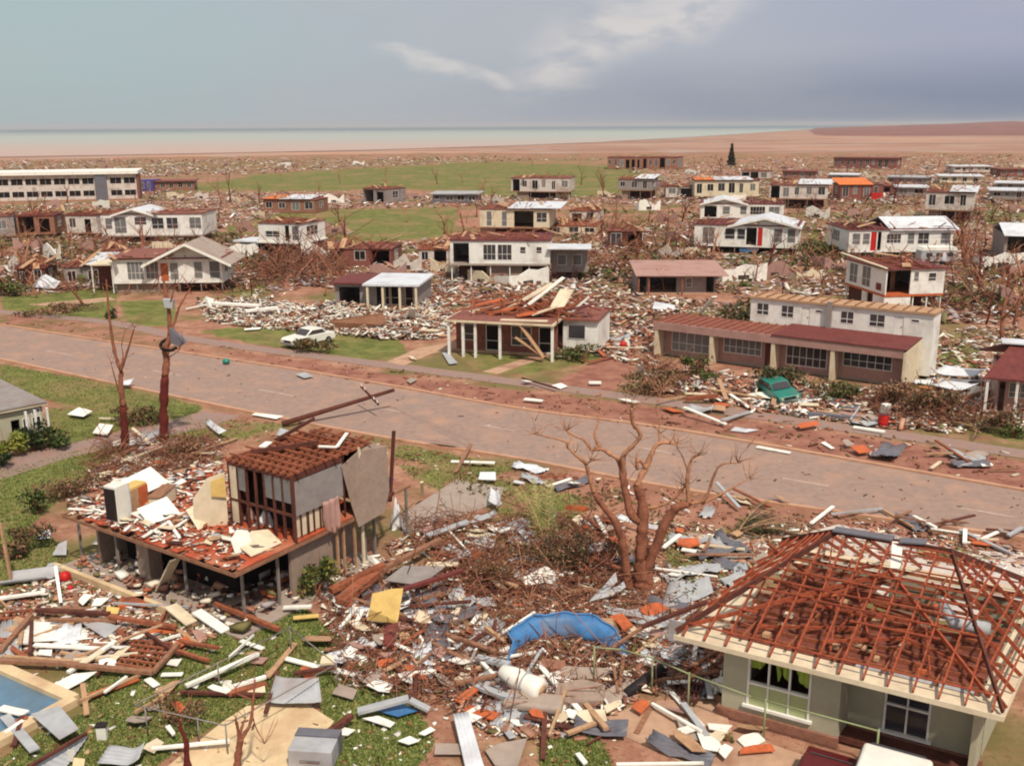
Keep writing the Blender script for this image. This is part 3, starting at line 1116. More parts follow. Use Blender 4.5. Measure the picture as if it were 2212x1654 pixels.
# 3 -- white gabled house left of the power pole
h = House('gable_house', 'white house with wide white edged gable and orange door, beyond two tall trunks', (246, 609), (482, 606), 5.5, 1.3, (246, 561))
h.walls('white_paint', front=[W(.13, .28, 'l', .08, .9, 3), W(.30, .42, 'l', .1, .9, 2), W(.435, .505, 'd:orange_board', 0, .82), W(.52, .60, 'p', .05, .85), W(.74, .82, 'p', .1, .88), W(.88, .98, 'l', .1, .9)],
        right=[W(.2, .5, 'g'), W(.6, .8, 'g')])
h.floor('white_paint').ceiling('brown_roof').joists(9, 'brown_timber', 0, .5).wreck(20, 3, .6)
h.gable(.40, 1.0, 1.75, 'grey_concrete', 1.3)
h.shed(.0, .42, .2, .5, 'brown_roof')
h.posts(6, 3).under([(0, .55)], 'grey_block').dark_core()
cp = MB()
cp.box(-2.6, -.05, .3, 5, 3.1, 3.25)
cp.build('carport_roof', 'cream_paint', h.root)
for x in (-2.5, -.3):
    MB().box(x, x + .12, .4, .52, 0, 3.1).build('post', 'white_paint', h.root)
MB().box(-2.5, -.1, 2.5, 2.65, 0, 3.05).build('carport_backing', 'dark_red_roof', h.root)

# 4 -- other houses: (name, label, A, B, depth, z0, top, wall, openings, roof...)
h = House('gable_house', 'pale house with three wide windows and low gable, behind the white gabled house', (221, 509), (439, 507), 9, 1.2, (221, 464))
h.walls('white_paint', front=[W(.04, .11, 'l'), W(.13, .25, 'l', .1, .88), W(.33, .45, 'g', .5, .88), W(.50, .62, 'g'), W(.645, .76, 'g'), W(.87, .99, 'l')])
h.floor('grey_concrete').ceiling('brown_roof').joists(8).wreck(30, 4, .7)
h.gable(.14, .5, .9, 'white_sheet', .5)
h.posts(6, 2).under([(.1, .25), (.5, .9)], 'brick').dark_core()

h = House('small_house', 'small white two level house with missing roof, left of the green field', (560, 521), (652, 524), 7, 2.3, (560, 482))
h.walls('white_paint', front=[W(.16, .5, 'g', .25, .6), W(.62, .72, 'v', 0, .9), W(.78, .95, 'l', .1, .9)], right=[W(.2, .7, 'g')])
h.floor('white_paint', .25).ceiling('brown_roof').joists(6).wreck(20, 5, .8)
h.posts(4, 2).under([(.35, 1.0)], 'grey_block').dark_core()
MB().box(-4.2, -.1, -.2, 5, 2.1, 2.3).build('carport_roof', 'white_sheet', h.root)
MB().box(-4.0, -.2, 1.5, 4.8, 0, 2.09).build('carport_backing', 'dark_void', h.root)  # solid near-black block stands in for the shade under the carport roof

h = House('verandah_house', 'small house with flat white roof and four dark porch bays, behind the white rubble', (725, 661), (905, 664), 6.5, .15, (725, 612))
h.walls('grey_wall', front=[W(.05, .3, 'v', 0, .85), W(.5, .57, 'v', 0, .9), W(.60, .655, 'k', .1, .9), W(.67, .78, 'k', .1, .92), W(.84, .94, 'k', .05, .92)], frame='cream_paint')
h.floor('concrete', .5)
MB().box(h.L * .38, h.L + .4, -1.5, h.D, h.z1 + .003, h.z1 + .2).build('roof', 'white_sheet', h.root)
MB().box(-.3, h.L * .38 - .01, -.5, h.D, h.z1 + .003, h.z1 + .14).build('roof', 'dark_red_roof', h.root)
for u in (.42, .60, .80, .99):
    MB().box(h.L * u, h.L * u + .22, -1.4, -1.2, 0, h.z1).build('porch_post', 'cream_paint', h.root)

h = House('two_storey_house', 'two storey white house with side wing under a flat white roof, amid rubble', (973, 569), (1188, 570), 8, 2.4, (973, 520))
h.walls('white_paint', front=[W(.03, .19, 'v', 0, .9), W(.33, .46, 'g', .15, .85, 2), W(.475, .62, 'g', .15, .85, 2), W(.70, .76, 'g', .45, .75, 0), W(.86, .92, 'g', .45, .75, 0)], left=[W(.2, .5, 'g')])
h.floor('grey_concrete', .1).ceiling('dark_red_roof', .15).joists(8).wreck(36, 6, .8)
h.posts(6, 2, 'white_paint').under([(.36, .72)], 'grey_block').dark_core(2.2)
MB().box(h.L + .05, h.L + 4.4, 1.8, 1.95, 1.2, 3.8).build('side_wing_wall', 'grey_wall', h.root)
MB().box(h.L - .3, h.L + 4.8, -.6, 4.5, 4.15, 4.25).build('side_wing_roof', 'white_sheet', h.root)
for x in (.8, 2.6):
    w_ = MB().box(h.L + x, h.L + x + 1.1, 1.74, 1.8, 2.0, 3.3).build('window', 'white_paint', h.root)
    MB().box(h.L + x + .06, h.L + x + 1.04, 1.72, 1.74, 2.06, 3.24).build('pane', 'louvre', w_)

h = House('raised_house', 'cream and green house with dark recessed porch and torn white roof', (1036, 490), (1186, 492), 8, 1.8, (1036, 452))
h.walls('cream_paint', front=[W(.1, .18, 'l', .05, .9), W(.32, .4, 'l', .05, .9), W(.5, .78, 'v', 0, .92), W(.82, .97, 'g')])
h.floor('brown_timber').ceiling('brown_roof').joists(7).wreck(30, 7, .8)
h.shed(.42, .72, .2, .6).shed(.76, 1.15, .25, .7)
h.posts(6, 2, 'green_wall').under([(.0, .2)], 'grey_block').dark_core(2)

h = House('gable_house', 'white house with bright metal gable roof and a red door, right middle distance', (1499, 527), (1722, 534), 9, 1.2, (1499, 485))
h.walls('white_paint', front=[W(.08, .2, 'l', .05, .9), W(.30, .4, 'g', .3, .85), W(.42, .5, 'g', .3, .85), W(.51, .61, 'v', 0, .9), W(.62, .665, 'd:red_paint', 0, .92), W(.77, .855, 'l', .2, .9), W(.90, .98, 'l', .2, .9)])
h.floor('white_paint').ceiling('dark_red_roof').joists(7, 'dark_timber', 0, .35).wreck(24, 8, .6)
h.gable(.36, 1.0, 1.15, 'white_sheet', .5)
h.posts(6, 2).dark_core()
MB().box(h.L * .45, h.L * .62, .2, .5, .3, 1.0).build('skirting_panel', 'blue_paint', h.root)

h = House('gable_house', 'pale house with white front gable, just behind the bright gabled house with red door', (1512, 472), (1692, 474), 9, .9, (1512, 440))
h.walls('white_paint', front=[W(.05, .2, 'v', .1, .85), W(.27, .36, 'l'), W(.48, .56, 'l'), W(.6, .78, 'k', .3, .85, 4), W(.82, .95, 'l')])
h.floor('grey_concrete').ceiling('dark_red_roof').joists(10, 'dark_timber', .5, 1).wreck(30, 9, .8)
h.gable(.02, .55, 1.0, 'white_sheet', .4)

h = House('raised_house', 'long white house, bright metal roof on its right half, caravan before it', (1832, 542), (2056, 540), 9, 1.3, (1832, 497))
h.walls('white_paint', front=[W(.03, .11, 'l'), W(.13, .2, 'l'), W(.21, .265, 'd:red_paint', .0, .9), W(.275, .31, 'v', 0, .9), W(.36, .5, 'g', .35, .8, 3), W(.56, .63, 'l'), W(.66, .77, 'g', .3, .85), W(.88, .98, 'l', .3, .85)],
        left=[W(.3, .6, 'l')])
h.floor('white_paint', .05).ceiling('dark_red_roof', .2).joists(9, 'dark_timber', 0, .45).wreck(26, 10, .9)
h.ridge(.4, 1.04, 1.3, 'white_sheet')
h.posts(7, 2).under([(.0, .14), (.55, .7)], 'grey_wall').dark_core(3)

h = House('two_storey_house', 'roofless white two storey house with its middle torn open, orange floor showing', (1911, 637), (2037, 633), 8, 2.2, (1911, 583))
h.walls('white_paint', front=[W(.02, .42, 'v', 0, .97), W(.47, .56, 'l', .5, .9), W(.72, .86, 'g', .5, .85, 0)],
        left=[(.08, .30, .1, .92, 'l'), (.42, .64, .1, .95, 'l'), (.78, .92, .1, .4, 'd:dark_red_roof')])
h.floor('orange_board', .04).ceiling('dark_red_roof', .2, .12).joists(9, 'rust_timber').wreck(24, 12, .5)
MB().box(h.L * .05, h.L * .42, 2.8, 2.95, h.z0, h.z1 - .1).build('inner_wall', 'tan_timber', h.root)
MB().box(h.L * .26, h.L * .33, 2.74, 2.79, h.z0, h.z1 - .5).build('dark_doorway_patch', 'dark_void', h.root)  # near-black slab on the wall stands in for a dark opening
for b_ in ((0, h.L * .45, .02, .16), (0, .14, .17, 2.2), (0, .14, 3.4, 4.4)):
    MB().box(*b_, 0, h.z0 - .24).build('lower_wall', 'white_paint', h.root)
h.posts(5, 3, 'white_paint').dark_core(3)
MB().prism([(-.35, -.3, h.z1 + .14), (-.05, -.3, h.z1 + .14), (-.05, h.D + .9, h.z1 + .5), (-.35, h.D + .9, h.z1 + .5)], (0, 0, .1)).build('eave_board', 'cream_paint', h.root)

h = House('gable_house', 'grey walled house with pale metal roof and a dark doorway, at the right edge', (2166, 558), (2300, 562), 10, .4, (2166, 507))
h.walls('grey_wall', front=[W(.05, .4, 'v', 0, .95), W(.5, .9, 'g')], left=[])
h.floor('concrete')
h.ridge(0, 1, 1.1, 'white_sheet', .6)

h = House('brick_house', 'pink house with sagging dark red roof, cut by the right edge beside the road', (2148, 888), (2330, 905), 7, .2, (2148, 815))
h.walls('pink_wall', front=[W(.02, .1, 'v', 0, .9), W(.14, .7, 'l', .45, .9, 3), W(.75, .95, 'g')], left=[W(.3, .6, 'g')], frame='cream_paint')
h.floor('concrete')
MB().prism([(-.9, -.9, h.z1 + .05), (h.L, -.9, h.z1 + .05), (h.L, 4, h.z1 + 1.5), (.9, 4, h.z1 + 1.5)], (0, 0, .12)).build('roof', 'dark_red_roof', h.root)
MB().prism([(-.9, 7.9, h.z1 + .05), (h.L, 7.9, h.z1 + .05), (h.L, 4.02, h.z1 + 1.5), (.9, 4.02, h.z1 + 1.5)], (0, 0, .12)).build('roof', 'dark_red_roof', h.root)
MB().box(.2, h.L, 3.2, 4.8, h.z1 + 1.58, h.z1 + 1.66).build('loose_roof_sheet', 'white_sheet', h.root)
for x in (-.7, 1.0):
    MB().box(x, x + .16, -.8, -.64, 0, h.z1 + .05).build('porch_post', 'white_paint', h.root)

h = House('shed_house', 'low house under a drooping pink brown roof with dark open bays', (1376, 632), (1545, 632), 7, .15, (1376, 594))
h.walls('grey_wall', front=[W(.02, .12, 'v', 0, .9), W(.14, .5, 'v', 0, .85), W(.62, .7, 'l'), W(.88, .98, 'v', 0, .9)])
h.floor('concrete', .2)
h.shed(-.02, 1.12, .02, .5, 'pink_wall', 1.2)
for u in (.0, .13, .55):
    MB().box(h.L * u, h.L * u + .16, -1.0, -.86, 0, h.z1 - .02).build('porch_post', 'rust_timber', h.root)

h = House('edge_house', 'grey green house with white framed bays behind shrubs, cut by the left edge', (-90, 990), (100, 949), 7.5, .1, h=2.15)
h.walls('pale_green_wall', front=[W(.62, .72, 'v', .05, .72), W(.75, .83, 'k', .05, .72), W(.86, .97, 'k', .05, .72), W(.86, .905, 'g', .76, .93), W(.925, .97, 'g', .76, .93), W(.1, .4, 'g')], right=[W(.2, .5, 'g'), W(.6, .9, 'g')])
h.floor('concrete', .2).ceiling('cream_paint', .25, .14)
h.shed(0, 1, .15, .2, 'grey_wall', .3)
for u in (.74, .845, .985):
    MB().box(h.L * u - .06, h.L * u + .06, -.9, -.78, 0, h.z1).build('porch_post', 'white_paint', h.root)

# 5 -- the school across the field and other far buildings
h = House('school_building', 'long two storey school with two rows of dark windows and white roof, far left', (-330, 442), (298, 428), 14, .3, (298, 375), cat='school')
h.h = zat(298, 375, gp(298, 428, .3)) - .3
h.z1 = .3 + h.h
n = 20
ops = []
for i in range(n):
    u0 = (i + .07) / n
    u1 = (i + .92) / n
    if i == n - 3:
        continue
    ops += [(u0, u1, .12, .36, 'k', 1, 0), (u0, u1, .60, .86, 'k', 1, 0)]
h.walls('weathered_white', front=ops, right=[(.3, .5, .1, .8, 'k')])
h.floor('concrete')
MB().box(-.5, h.L + .6, -1.0, h.D + 1, h.z1 + .003, h.z1 + .8).build('roof', 'white_board', h.root)
MB().box(h.L * (n - 3 + .0) / n, h.L * (n - 3 + .85) / n, -1.2, -.02, 0, h.z1 - .5).build('stair_tower', 'dark_grey_sheet', h.root)
MB().box(h.L + .1, h.L + .6, -.4, 6, .3, h.z1).build('end_wall', 'brown_roof', h.root)

FAR = [
    # label, A, B, depth, z0, top, wall, roof, seed
    ('raised white house with ragged dark roofline, alone on the far side of the field', (1104, 413), (1230, 414), 9, 2.0, 385, 'weathered_white', 'rafters'),
    ('small raised house with a white roof scrap, right of the far field', (1335, 410), (1408, 411), 9, 2.4, 388, 'grey_wall', 'half'),
    ('long low white house with orange and white roof strip, far right of the field', (1500, 424), (1638, 424), 9, 1.0, 391, 'cream_paint', 'orange'),
    ('low wing with small dark windows, left of the house with the orange roof strip', (1438, 426), (1498, 426), 7, .4, 404, 'weathered_white', 'rafters'),
    ('raised pink white house whose right half keeps a white roof, upper right', (1661, 428), (1787, 430), 9, 2.2, 400, 'weathered_white', 'half'),
    ('collapsed house with tilted orange roof and a red box, upper right', (1815, 430), (1905, 430), 8, .3, 400, 'brown_roof', 'orangefull'),
    ('white two storey house with few windows and a torn roof, upper right', (1998, 452), (2100, 455), 9, 2.6, 416, 'weathered_white', 'half'),
    ('long low building with flat blue grey roof, far upper right', (1916, 396), (1998, 398), 10, .3, 383, 'grey_wall', 'flatgrey'),
    ('low house with flat white roof, in front of the blue grey roof', (1936, 424), (2000, 425), 9, .3, 405, 'grey_wall', 'flat'),
    ('brown roofless house left of the white two storey house, upper right', (1905, 415), (1990, 417), 9, .5, 402, 'brown_roof', 'rafters'),
    ('far house with broad white roof at the right edge, lower of two', (2140, 430), (2240, 432), 10, .5, 412, 'grey_wall', 'flat'),
    ('far house with broad white roof at the right edge, upper of two', (2150, 408), (2240, 410), 10, .5, 396, 'grey_wall', 'flat'),
    ('brown block of flats with flat roofs, upper right before the tidal flats', (1800, 362), (1935, 364), 14, .3, 341, 'brown_roof', 'flatbrown'),
    ('long purple brown ruined block before the tidal flats, right of the far field', (1312, 364), (1475, 364), 14, .3, 341, 'brick', 'rafters'),
    ('white roofed far house with pale walls, left of the two stacked white roofs', (2030, 395), (2120, 396), 10, .3, 381, 'cream_paint', 'flat'),
    ('small pale ruin with peeled roof, middle of the far rubble belt', (785, 436), (835, 438), 8, .3, 408, 'grey_wall', 'rafters'),
    ('low ruin with orange brown roof patch, left of the pale far ruin', (570, 457), (682, 458), 8, .3, 432, 'brick', 'orange'),
    ('long blue grey collapsed shed in the far rubble belt, below the big field', (935, 438), (1032, 438), 9, .2, 420, 'dark_grey_sheet', 'flatgrey'),
    ('ruined house with gaping black holes and bent frame, centre left below the small field', (715, 574), (846, 575), 7, .2, 538, 'brown_roof', 'rafters'),
    ('pale low ruin with one dark doorway, centre below the small field', (905, 572), (968, 572), 7, .2, 540, 'weathered_white', 'rafters'),
    ('burnt looking ruin with dark open bays, centre right', (1312, 534), (1386, 535), 7, .2, 500, 'dark_timber', 'rafters'),
    ('pale smashed house wall with a thatch of debris, right of the cream and green house', (1230, 480), (1292, 481), 7, .2, 456, 'weathered_white', 'rafters'),
    ('pinkish roofless house left of the pale three window house', (40, 505), (120, 503), 8, .8, 468, 'brick', 'rafters'),
    ('whitish roofless house between the pink ruin and the three window house', (146, 503), (212, 503), 8, .8, 466, 'weathered_white', 'rafters'),
    ('grey roofless house at the left edge below the school', (-60, 512), (34, 508), 8, .6, 470, 'grey_wall', 'rafters'),
    ('dim grey shed with tilted white roof sheet, left of the carport', (140, 612), (228, 610), 6, .2, 578, 'grey_wall', 'half'),
    ('dark brown open shed at the far left, behind a white bent sheet', (40, 615), (100, 613), 6, .2, 582, 'dark_timber', 'rafters'),
    ('white wall fragment house behind the carport of the gabled house', (225, 568), (270, 566), 6, .2, 545, 'weathered_white', 'rafters'),
    ('pale low ruin behind the two storey house, centre right', (1190, 505), (1290, 506), 7, .3, 488, 'cream_paint', 'rafters'),
    ('far pale house with a reddish roof rim, right of the dark conifer', (1600, 385), (1660, 386), 9, .5, 370, 'weathered_white', 'rafters'),
    ('far grey house under a white roof, upper right of the orange roof', (1790, 392), (1850, 393), 9, .5, 378, 'grey_wall', 'flat'),
    ('small far house with dark windows, behind the raised pink white house', (1690, 385), (1760, 386), 9, .5, 370, 'brick', 'flatbrown'),
    ('far white house in the right corner near the tidal flats', (2060, 372), (2140, 372), 10, .5, 360, 'weathered_white', 'flat'),
    ('far brown roofed house in the right corner near the tidal flats', (2160, 380), (2230, 380), 10, .5, 366, 'brown_roof', 'flatbrown'),
    ('low brown building beside the school end, far left', (306, 412), (420, 410), 10, .2, 393, 'brick', 'flatbrown'),
    ('dark purple box shed beside the school end', (304, 413), (331, 413), 6, .1, 390, 'purple_blue_sheet', 'none'),
]
for lab, A, B, D, z0, top, wall, roof in FAR:
    h = House('ruined_house' if roof == 'rafters' else 'far_house', lab, A, B, D, z0, (A[0], top), group='wrecked houses across the suburb')
    rr = random.Random(lab)
    nw = max(2, int(h.L / 2.4))
    ops = []
    for i in range(nw):
        if roof in ('rafters', 'half') and rr.random() < .28:       # a stretch of wall blown out
            ops.append((max(.03, (i + .05) / nw), min(.97, (i + .9) / nw), 0, rr.uniform(.85, .97), 'v'))
            continue
        u0 = (i + .18) / nw
        u1 = (i + rr.uniform(.55, .85)) / nw
        k = rr.choice('gglkvv' if roof == 'rafters' else 'gglk')
        ops.append((u0, u1, .0 if k == 'v' else rr.uniform(.1, .4), rr.uniform(.8, .93), k, 1, 0))
    h.walls(wall, front=ops, left=[W(.3, .6, 'g')], right=[W(.3, .6, 'g')])
    h.floor('brown_timber')
    if z0 > 1:
        h.posts(4, 2).dark_core().under([(.1, .3)])
    if roof in ('rafters', 'half', 'orange'):
        h.ceiling(rr.choice(['brown_roof', 'dark_red_roof', 'brown_roof', 'rust_timber'])).joists(7).wreck(34, lab, 1.2)
    if roof == 'half':
        h.shed(.5, 1.05, .3, .9)
    elif roof == 'orange':
        h.shed(.0, .3, .25, .5, 'orange_paint')
        h.shed(.32, .9, .25, .6, 'white_sheet')
    elif roof == 'orangefull':
        h.ceiling('dark_timber')
        h.shed(-.05, .75, .1, 1.3, 'orange_paint')
        MB().box(h.L * .7, h.L * .98, -1.6, -.4, .1, 1.8).build('porch_box', 'red_paint', h.root)
    elif roof in ('flat', 'flatgrey', 'flatbrown'):
        h.ceiling(dict(flat='white_sheet', flatgrey='grey_sheet', flatbrown='brown_roof')[roof], .6, .25)
    elif roof == 'none':
        h.ceiling('purple_blue_sheet', .05)

# broken shells and lone walls standing in the rubble
def shell(seed):
    rr = random.Random(seed)
    r = empty('wall_fragment', (0, 0, 0), 0, 'broken wall fragment of a flattened house standing in the rubble beyond the road', 'ruin', 'broken wall fragments beyond the road')
    m = rr.choice(['weathered_white', 'cream_paint', 'grey_wall', 'white_board', 'pink_wall'])
    L, h_ = rr.uniform(3, 6), rr.uniform(1.4, 2.6)
    top = [(0, h_ * rr.uniform(.5, 1))]
    n = rr.randint(3, 6)
    for i in range(n):
        top.append((L * (i + 1) / n, h_ * rr.uniform(.35, 1)))
    pts = [(0, 0, 0), (L, 0, 0)] + [(x, 0, z) for x, z in reversed(top)]
    MB().prism(pts, (0, .14, 0)).build('wall', m, r)
    l2 = rr.uniform(1.5, 4)
    MB().prism([(0, .141, 0), (0, l2, 0), (0, l2, h_ * rr.uniform(.2, .7)), (0, .141, top[0][1] - .01)], (.14, 0, 0)).build('wall', m, r)
    MB().box(L * .35, L * .6, -.03, -.003, h_ * .1, h_ * .32).build('window', 'glass', r)
    MB().box(-.3, L + .3, -.2, l2 + .3, 0, .06).build('floor', 'grey_concrete', r)
    mb = MB()
    for _ in range(14):
        x, y, a, l = rr.uniform(0, L), rr.uniform(.2, l2), rr.uniform(0, 3.14), rr.uniform(.4, 1.6)
        mb.beam((x - math.cos(a) * l, y - math.sin(a) * l, rr.uniform(.1, .4)), (x + math.cos(a) * l, y + math.sin(a) * l, rr.uniform(.2, 1.5)), rr.uniform(.08, .5), .07)
    tag(mb.build('fallen_rafters', rr.choice(['rust_timber', 'brown_timber', 'tan_timber']), r), kind='stuff')
    return r


SP = [(30, 545), (95, 560), (180, 548), (20, 585), (180, 590), (330, 545), (470, 560), (510, 500), (545, 470), (700, 505), (650, 560), (800, 600), (850, 585), (930, 590), (1010, 610), (1100, 625), (1200, 600), (1250, 540),
      (1420, 480), (1380, 455), (1460, 520), (1420, 560), (1250, 460), (1480, 560), (1560, 610), (1640, 600), (1720, 610), (1780, 590), (1740, 470), (1830, 470), (1900, 480), (1960, 470), (2080, 500), (2120, 580), (2180, 600),
      (2100, 640), (2160, 660), (700, 440), (880, 430), (1060, 440), (1200, 430), (1290, 425), (1560, 440), (1420, 405), (1720, 405), (1880, 400), (2060, 420), (2180, 460), (420, 430), (500, 440), (360, 428), (200, 450), (100, 452),
      (1640, 370), (1560, 378), (1480, 376), (1700, 365), (1990, 365), (2190, 362), (1870, 385), (600, 358), (480, 356), (350, 358), (220, 362), (760, 356), (120, 365), (40, 366)]
sh_ = []
for i, (x, y) in enumerate(SP):
    if i < 9:
        r = shell(300 + i)
        sh_.append(r)
    else:
        r = copy_tree(sh_[i % 9])
    r.location = gp(x, y)
    r.rotation_euler = (0, 0, random.Random(i).uniform(-.9, .7))
    if y < 400:
        r.scale = (1.3, 1.3, .8)

# ------------------------------------------------------------------ near right: hip roofed house stripped to its rafters
ZE = 2.75
lf, rf, lb = gp(1455, 1372, ZE), gp(2169, 1549, ZE), gp(1688, 1172, ZE)
ex_ = (rf - lf).normalized()
ey_ = Vector((-ex_.y, ex_.x, 0))
HW, HD = (rf - lf).length, (lb - lf).dot(ey_)
hip = empty('hip_roof_house', (lf.x, lf.y, 0), math.atan2(ex_.y, ex_.x), 'pale green house at lower right whose hip roof is stripped to bare red rafters', 'house')
RX1, RX2, RY, RZ = 3.3, HW - 2.55, HD / 2, ZE + 2.5
P4 = lambda x, y, z: Vector((x, y, z))
# walls
hw = House.__new__(House)
hw.L, hw.D, hw.z0, hw.z1, hw.t, hw.root = HW - 2.0, HD - 1.6, .25, ZE - .05, .16, hip
HX, HY = 1.3, .75


def hpt(face, u, w, n):
    s = hw
    if face == 'front':
        p = (u, n, w)
    elif face == 'back':
        p = (s.L - u, s.D - n, w)
    elif face == 'left':
        p = (n, s.D - s.t - u, w)
    else:
        p = (s.L - n, s.t + u, w)
    return (p[0] + HX, p[1] + HY, p[2])


hw.pt = hpt
SPLIT = .49
LW = hw.L
mb = MB()
# projecting left bay front with the big picture window cut through it
hb = House.__new__(House)
hb.L, hb.D, hb.z0, hb.z1, hb.t, hb.root = LW * SPLIT, hw.D, .25, ZE - .05, .16, hip
hb.pt = lambda face, u, w, n: ((u + HX, n + HY, w) if face == 'front' else (HX + hb.L - n, HY + hb.t + u, w))
hb.face(mb, 'front', [(.22, .76, .16, .93)])
hr = House.__new__(House)
hr.L, hr.D, hr.z0, hr.z1, hr.t, hr.root = LW * (1 - SPLIT), hw.D, .25, ZE - .05, .16, hip
hr.pt = lambda face, u, w, n: (u + HX + LW * SPLIT, n + HY + .95, w)
hr.face(mb, 'front', [(.27, .62, .08, .8)])
hw.face(mb, 'left', [(.3, .5, .4, .85)])
hw.face(mb, 'right', [(.2, .4, .4, .85)])
hw.face(mb, 'back', [(.2, .4, .3, .85), (.6, .7, .3, .85)])
mb.box(HX + LW * SPLIT - .16, HX + LW * SPLIT, HY + .161, HY + .95, .25, ZE - .05)
mb.box(HX + LW * .62, HX + LW * .62 + .12, HY + 1.2, HY + hw.D - .2, .25, ZE - .05)
mb.box(HX + .2, HX + LW * .62 - .01, HY + hw.D * .55, HY + hw.D * .55 + .12, .25, ZE - .05)
mb.build('wall', 'pale_green_wall', hip)
MB().box(HX + .17, HX + LW - .17, HY + .17, HY + hw.D - .17, .1, .28).build('floor', 'dark_timber', hip)
bb = MB()
bb.box(HX - .12, HX + LW * SPLIT + .05, HY - .12, HY - .003, 0, .34)
bb.box(HX - .12, HX - .003, HY, HY + hw.D, 0, .34)
bb.box(HX + LW * SPLIT + .051, HX + LW + .1, HY + .83, HY + .947, 0, .3)
bb.build('brick_base', 'brick', hip)


def pane_window(k, u0, u1, w0, w1, cols, rowsplit, lower, upper):
    h = k.z1 - k.z0
    a, b, c, d = u0 * k.L, u1 * k.L, k.z0 + w0 * h, k.z0 + w1 * h
    m = c + (d - c) * rowsplit
    fr = MB()
    for x in (a, b - .06):
        k.fbox(fr, 'front', x, x + .06, c, d, -.03, .08)
    k.fbox(fr, 'front', a - .1, b + .1, c - .09, c - .001, -.1, .08)
    k.fbox(fr, 'front', a + .06, b - .06, d - .05, d, -.03, .08)
    k.fbox(fr, 'front', a + .06, b - .06, m - .035, m + .035, -.05, .08)
    for i in range(1, cols):
        x = a + (b - a) * i / cols
        k.fbox(fr, 'front', x - .025, x + .025, c, m - .036, -.02, .06)
        k.fbox(fr, 'front', x - .025, x + .025, m + .036, d - .05, -.02, .06)
    w = fr.build('window', 'white_paint', k.root)
    for i in range(cols):
        x0, x1 = a + (b - a) * i / cols + .03, a + (b - a) * (i + 1) / cols - .03
        q = MB()
        k.fbox(q, 'front', x0, x1, c + .005, m - .04, .02, .035)
        q.build('lower_pane', lower, w)
        if upper:
            q = MB()
            k.fbox(q, 'front', x0, x1, m + .04, d - .055, .02, .035)
            q.build('upper_pane', upper, w)
    return a, b, c, d, m


a, b, c, d, m = pane_window(hb, .22, .76, .16, .93, 3, .4, 'lime_panel', None)
pane_window(hr, .27, .62, .08, .8, 2, .5, 'glass', 'glass')
# torn lime curtains hanging in the broken upper lights
for k, (x0, x1, drop, ph) in enumerate(((a - .25, a + (b - a) * .42, .75, 0), (a + (b - a) * .38, a + (b - a) * .62, 1.05, 1), (a + (b - a) * .66, b - .05, .95, 2))):
    v, f = [], []
    n = 18
    for i in range(n + 1):
        t = i / n
        x = x0 + (x1 - x0) * t
        bot = d - drop * (.72 + .28 * math.sin(t * 5.1 + ph * 1.9))
        for j in range(5):
            z = d - .08 - (d - .08 - bot) * j / 4
            v.append((x + HX + .03 * j * math.sin(ph + t * 5), HY + .13 + .05 * math.sin(t * 26 + ph) + .02 * j, z))
    for i in range(n):
        for j in range(4):
            q = i * 5 + j
            f.append((q, q + 1, q + 6, q + 5))
    MB().add(v, f).build('curtain', 'lime_cloth', hip, True)

# eave lining, fascia
rjj = random.Random(9)
so = MB()
so.box(.03, HW - .03, .03, HY + .02, ZE - .045, ZE - .005)
so.box(HW - .75, HW - .03, HY + .021, HD - HY, ZE - .045, ZE - .005)
so.box(.03, HW - .03, HD - HY + .001, HD - .03, ZE - .045, ZE - .005)
so.build('eave_lining', 'cream_paint', hip)
for k in range(7):
    if k != 4:
        y_ = HY + .03 + (HD - 2 * HY) * k / 7
        MB().box(.04, HX - .05 - .3 * rjj.random(), y_, y_ + (HD - 2 * HY) / 7 * rjj.uniform(.6, .97), ZE - .045, ZE - .006).build('side_lining', 'cream_paint', hip)
fa = MB()
fa.box(0, HW, 0, .028, ZE - .14, ZE + .02)
fa.box(0, .028, .029, HD, ZE - .14, ZE + .02)
fa.box(HW - .028, HW, .029, HD, ZE - .14, ZE + .02)
fa.box(.029, HW - .029, HD - .028, HD, ZE - .14, ZE + .02)
fa.build('fascia', 'cream_paint', hip)
ce = MB()
ce.box(HX + .05, HW - .8, HY + .06, HD * .50, ZE - .03, ZE + .0)
ce.box(HX + .05, HW * .45, HD * .50 + .001, HD * .80, ZE - .03, ZE + .0)
ce.build('ceiling', 'roof_lining', hip)
cj = MB()
rj = random.Random(5)
for i in range(13):
    y = HY + .25 + (HD - HY - .9) * i / 12
    cj.beam((HX - .2, y, ZE + .07), (HW - rj.uniform(.6, .9), y + rj.uniform(-.05, .05), ZE + .07), .05, .11)
for i in range(6):
    x = HX + .6 + (HW - 2.4) * i / 5
    cj.beam((x, HY - .2, ZE + .19), (x + rj.uniform(-.1, .1), HD - HY, ZE + .19), .05, .1)
cj.build('ceiling_joists', 'rust_timber', hip)
rf_ = MB()


def fz(x, y):
    """height of the hip roof plane over a plan point"""
    zs_ = [ZE + (RZ - ZE) * y / RY, ZE + (RZ - ZE) * (HD - y) / RY, ZE + (RZ - ZE) * x / RX1, ZE + (RZ - ZE) * (HW - x) / (HW - RX2)]
    return max(ZE, min(zs_ + [RZ])) + .05


def rafter(x0, y0, x1, y1, w=.042, hh=.11, m=rf_):
    m.beam((x0, y0, fz(x0, y0) + .02), (x1, y1, fz(x1, y1) + .02), w, hh)


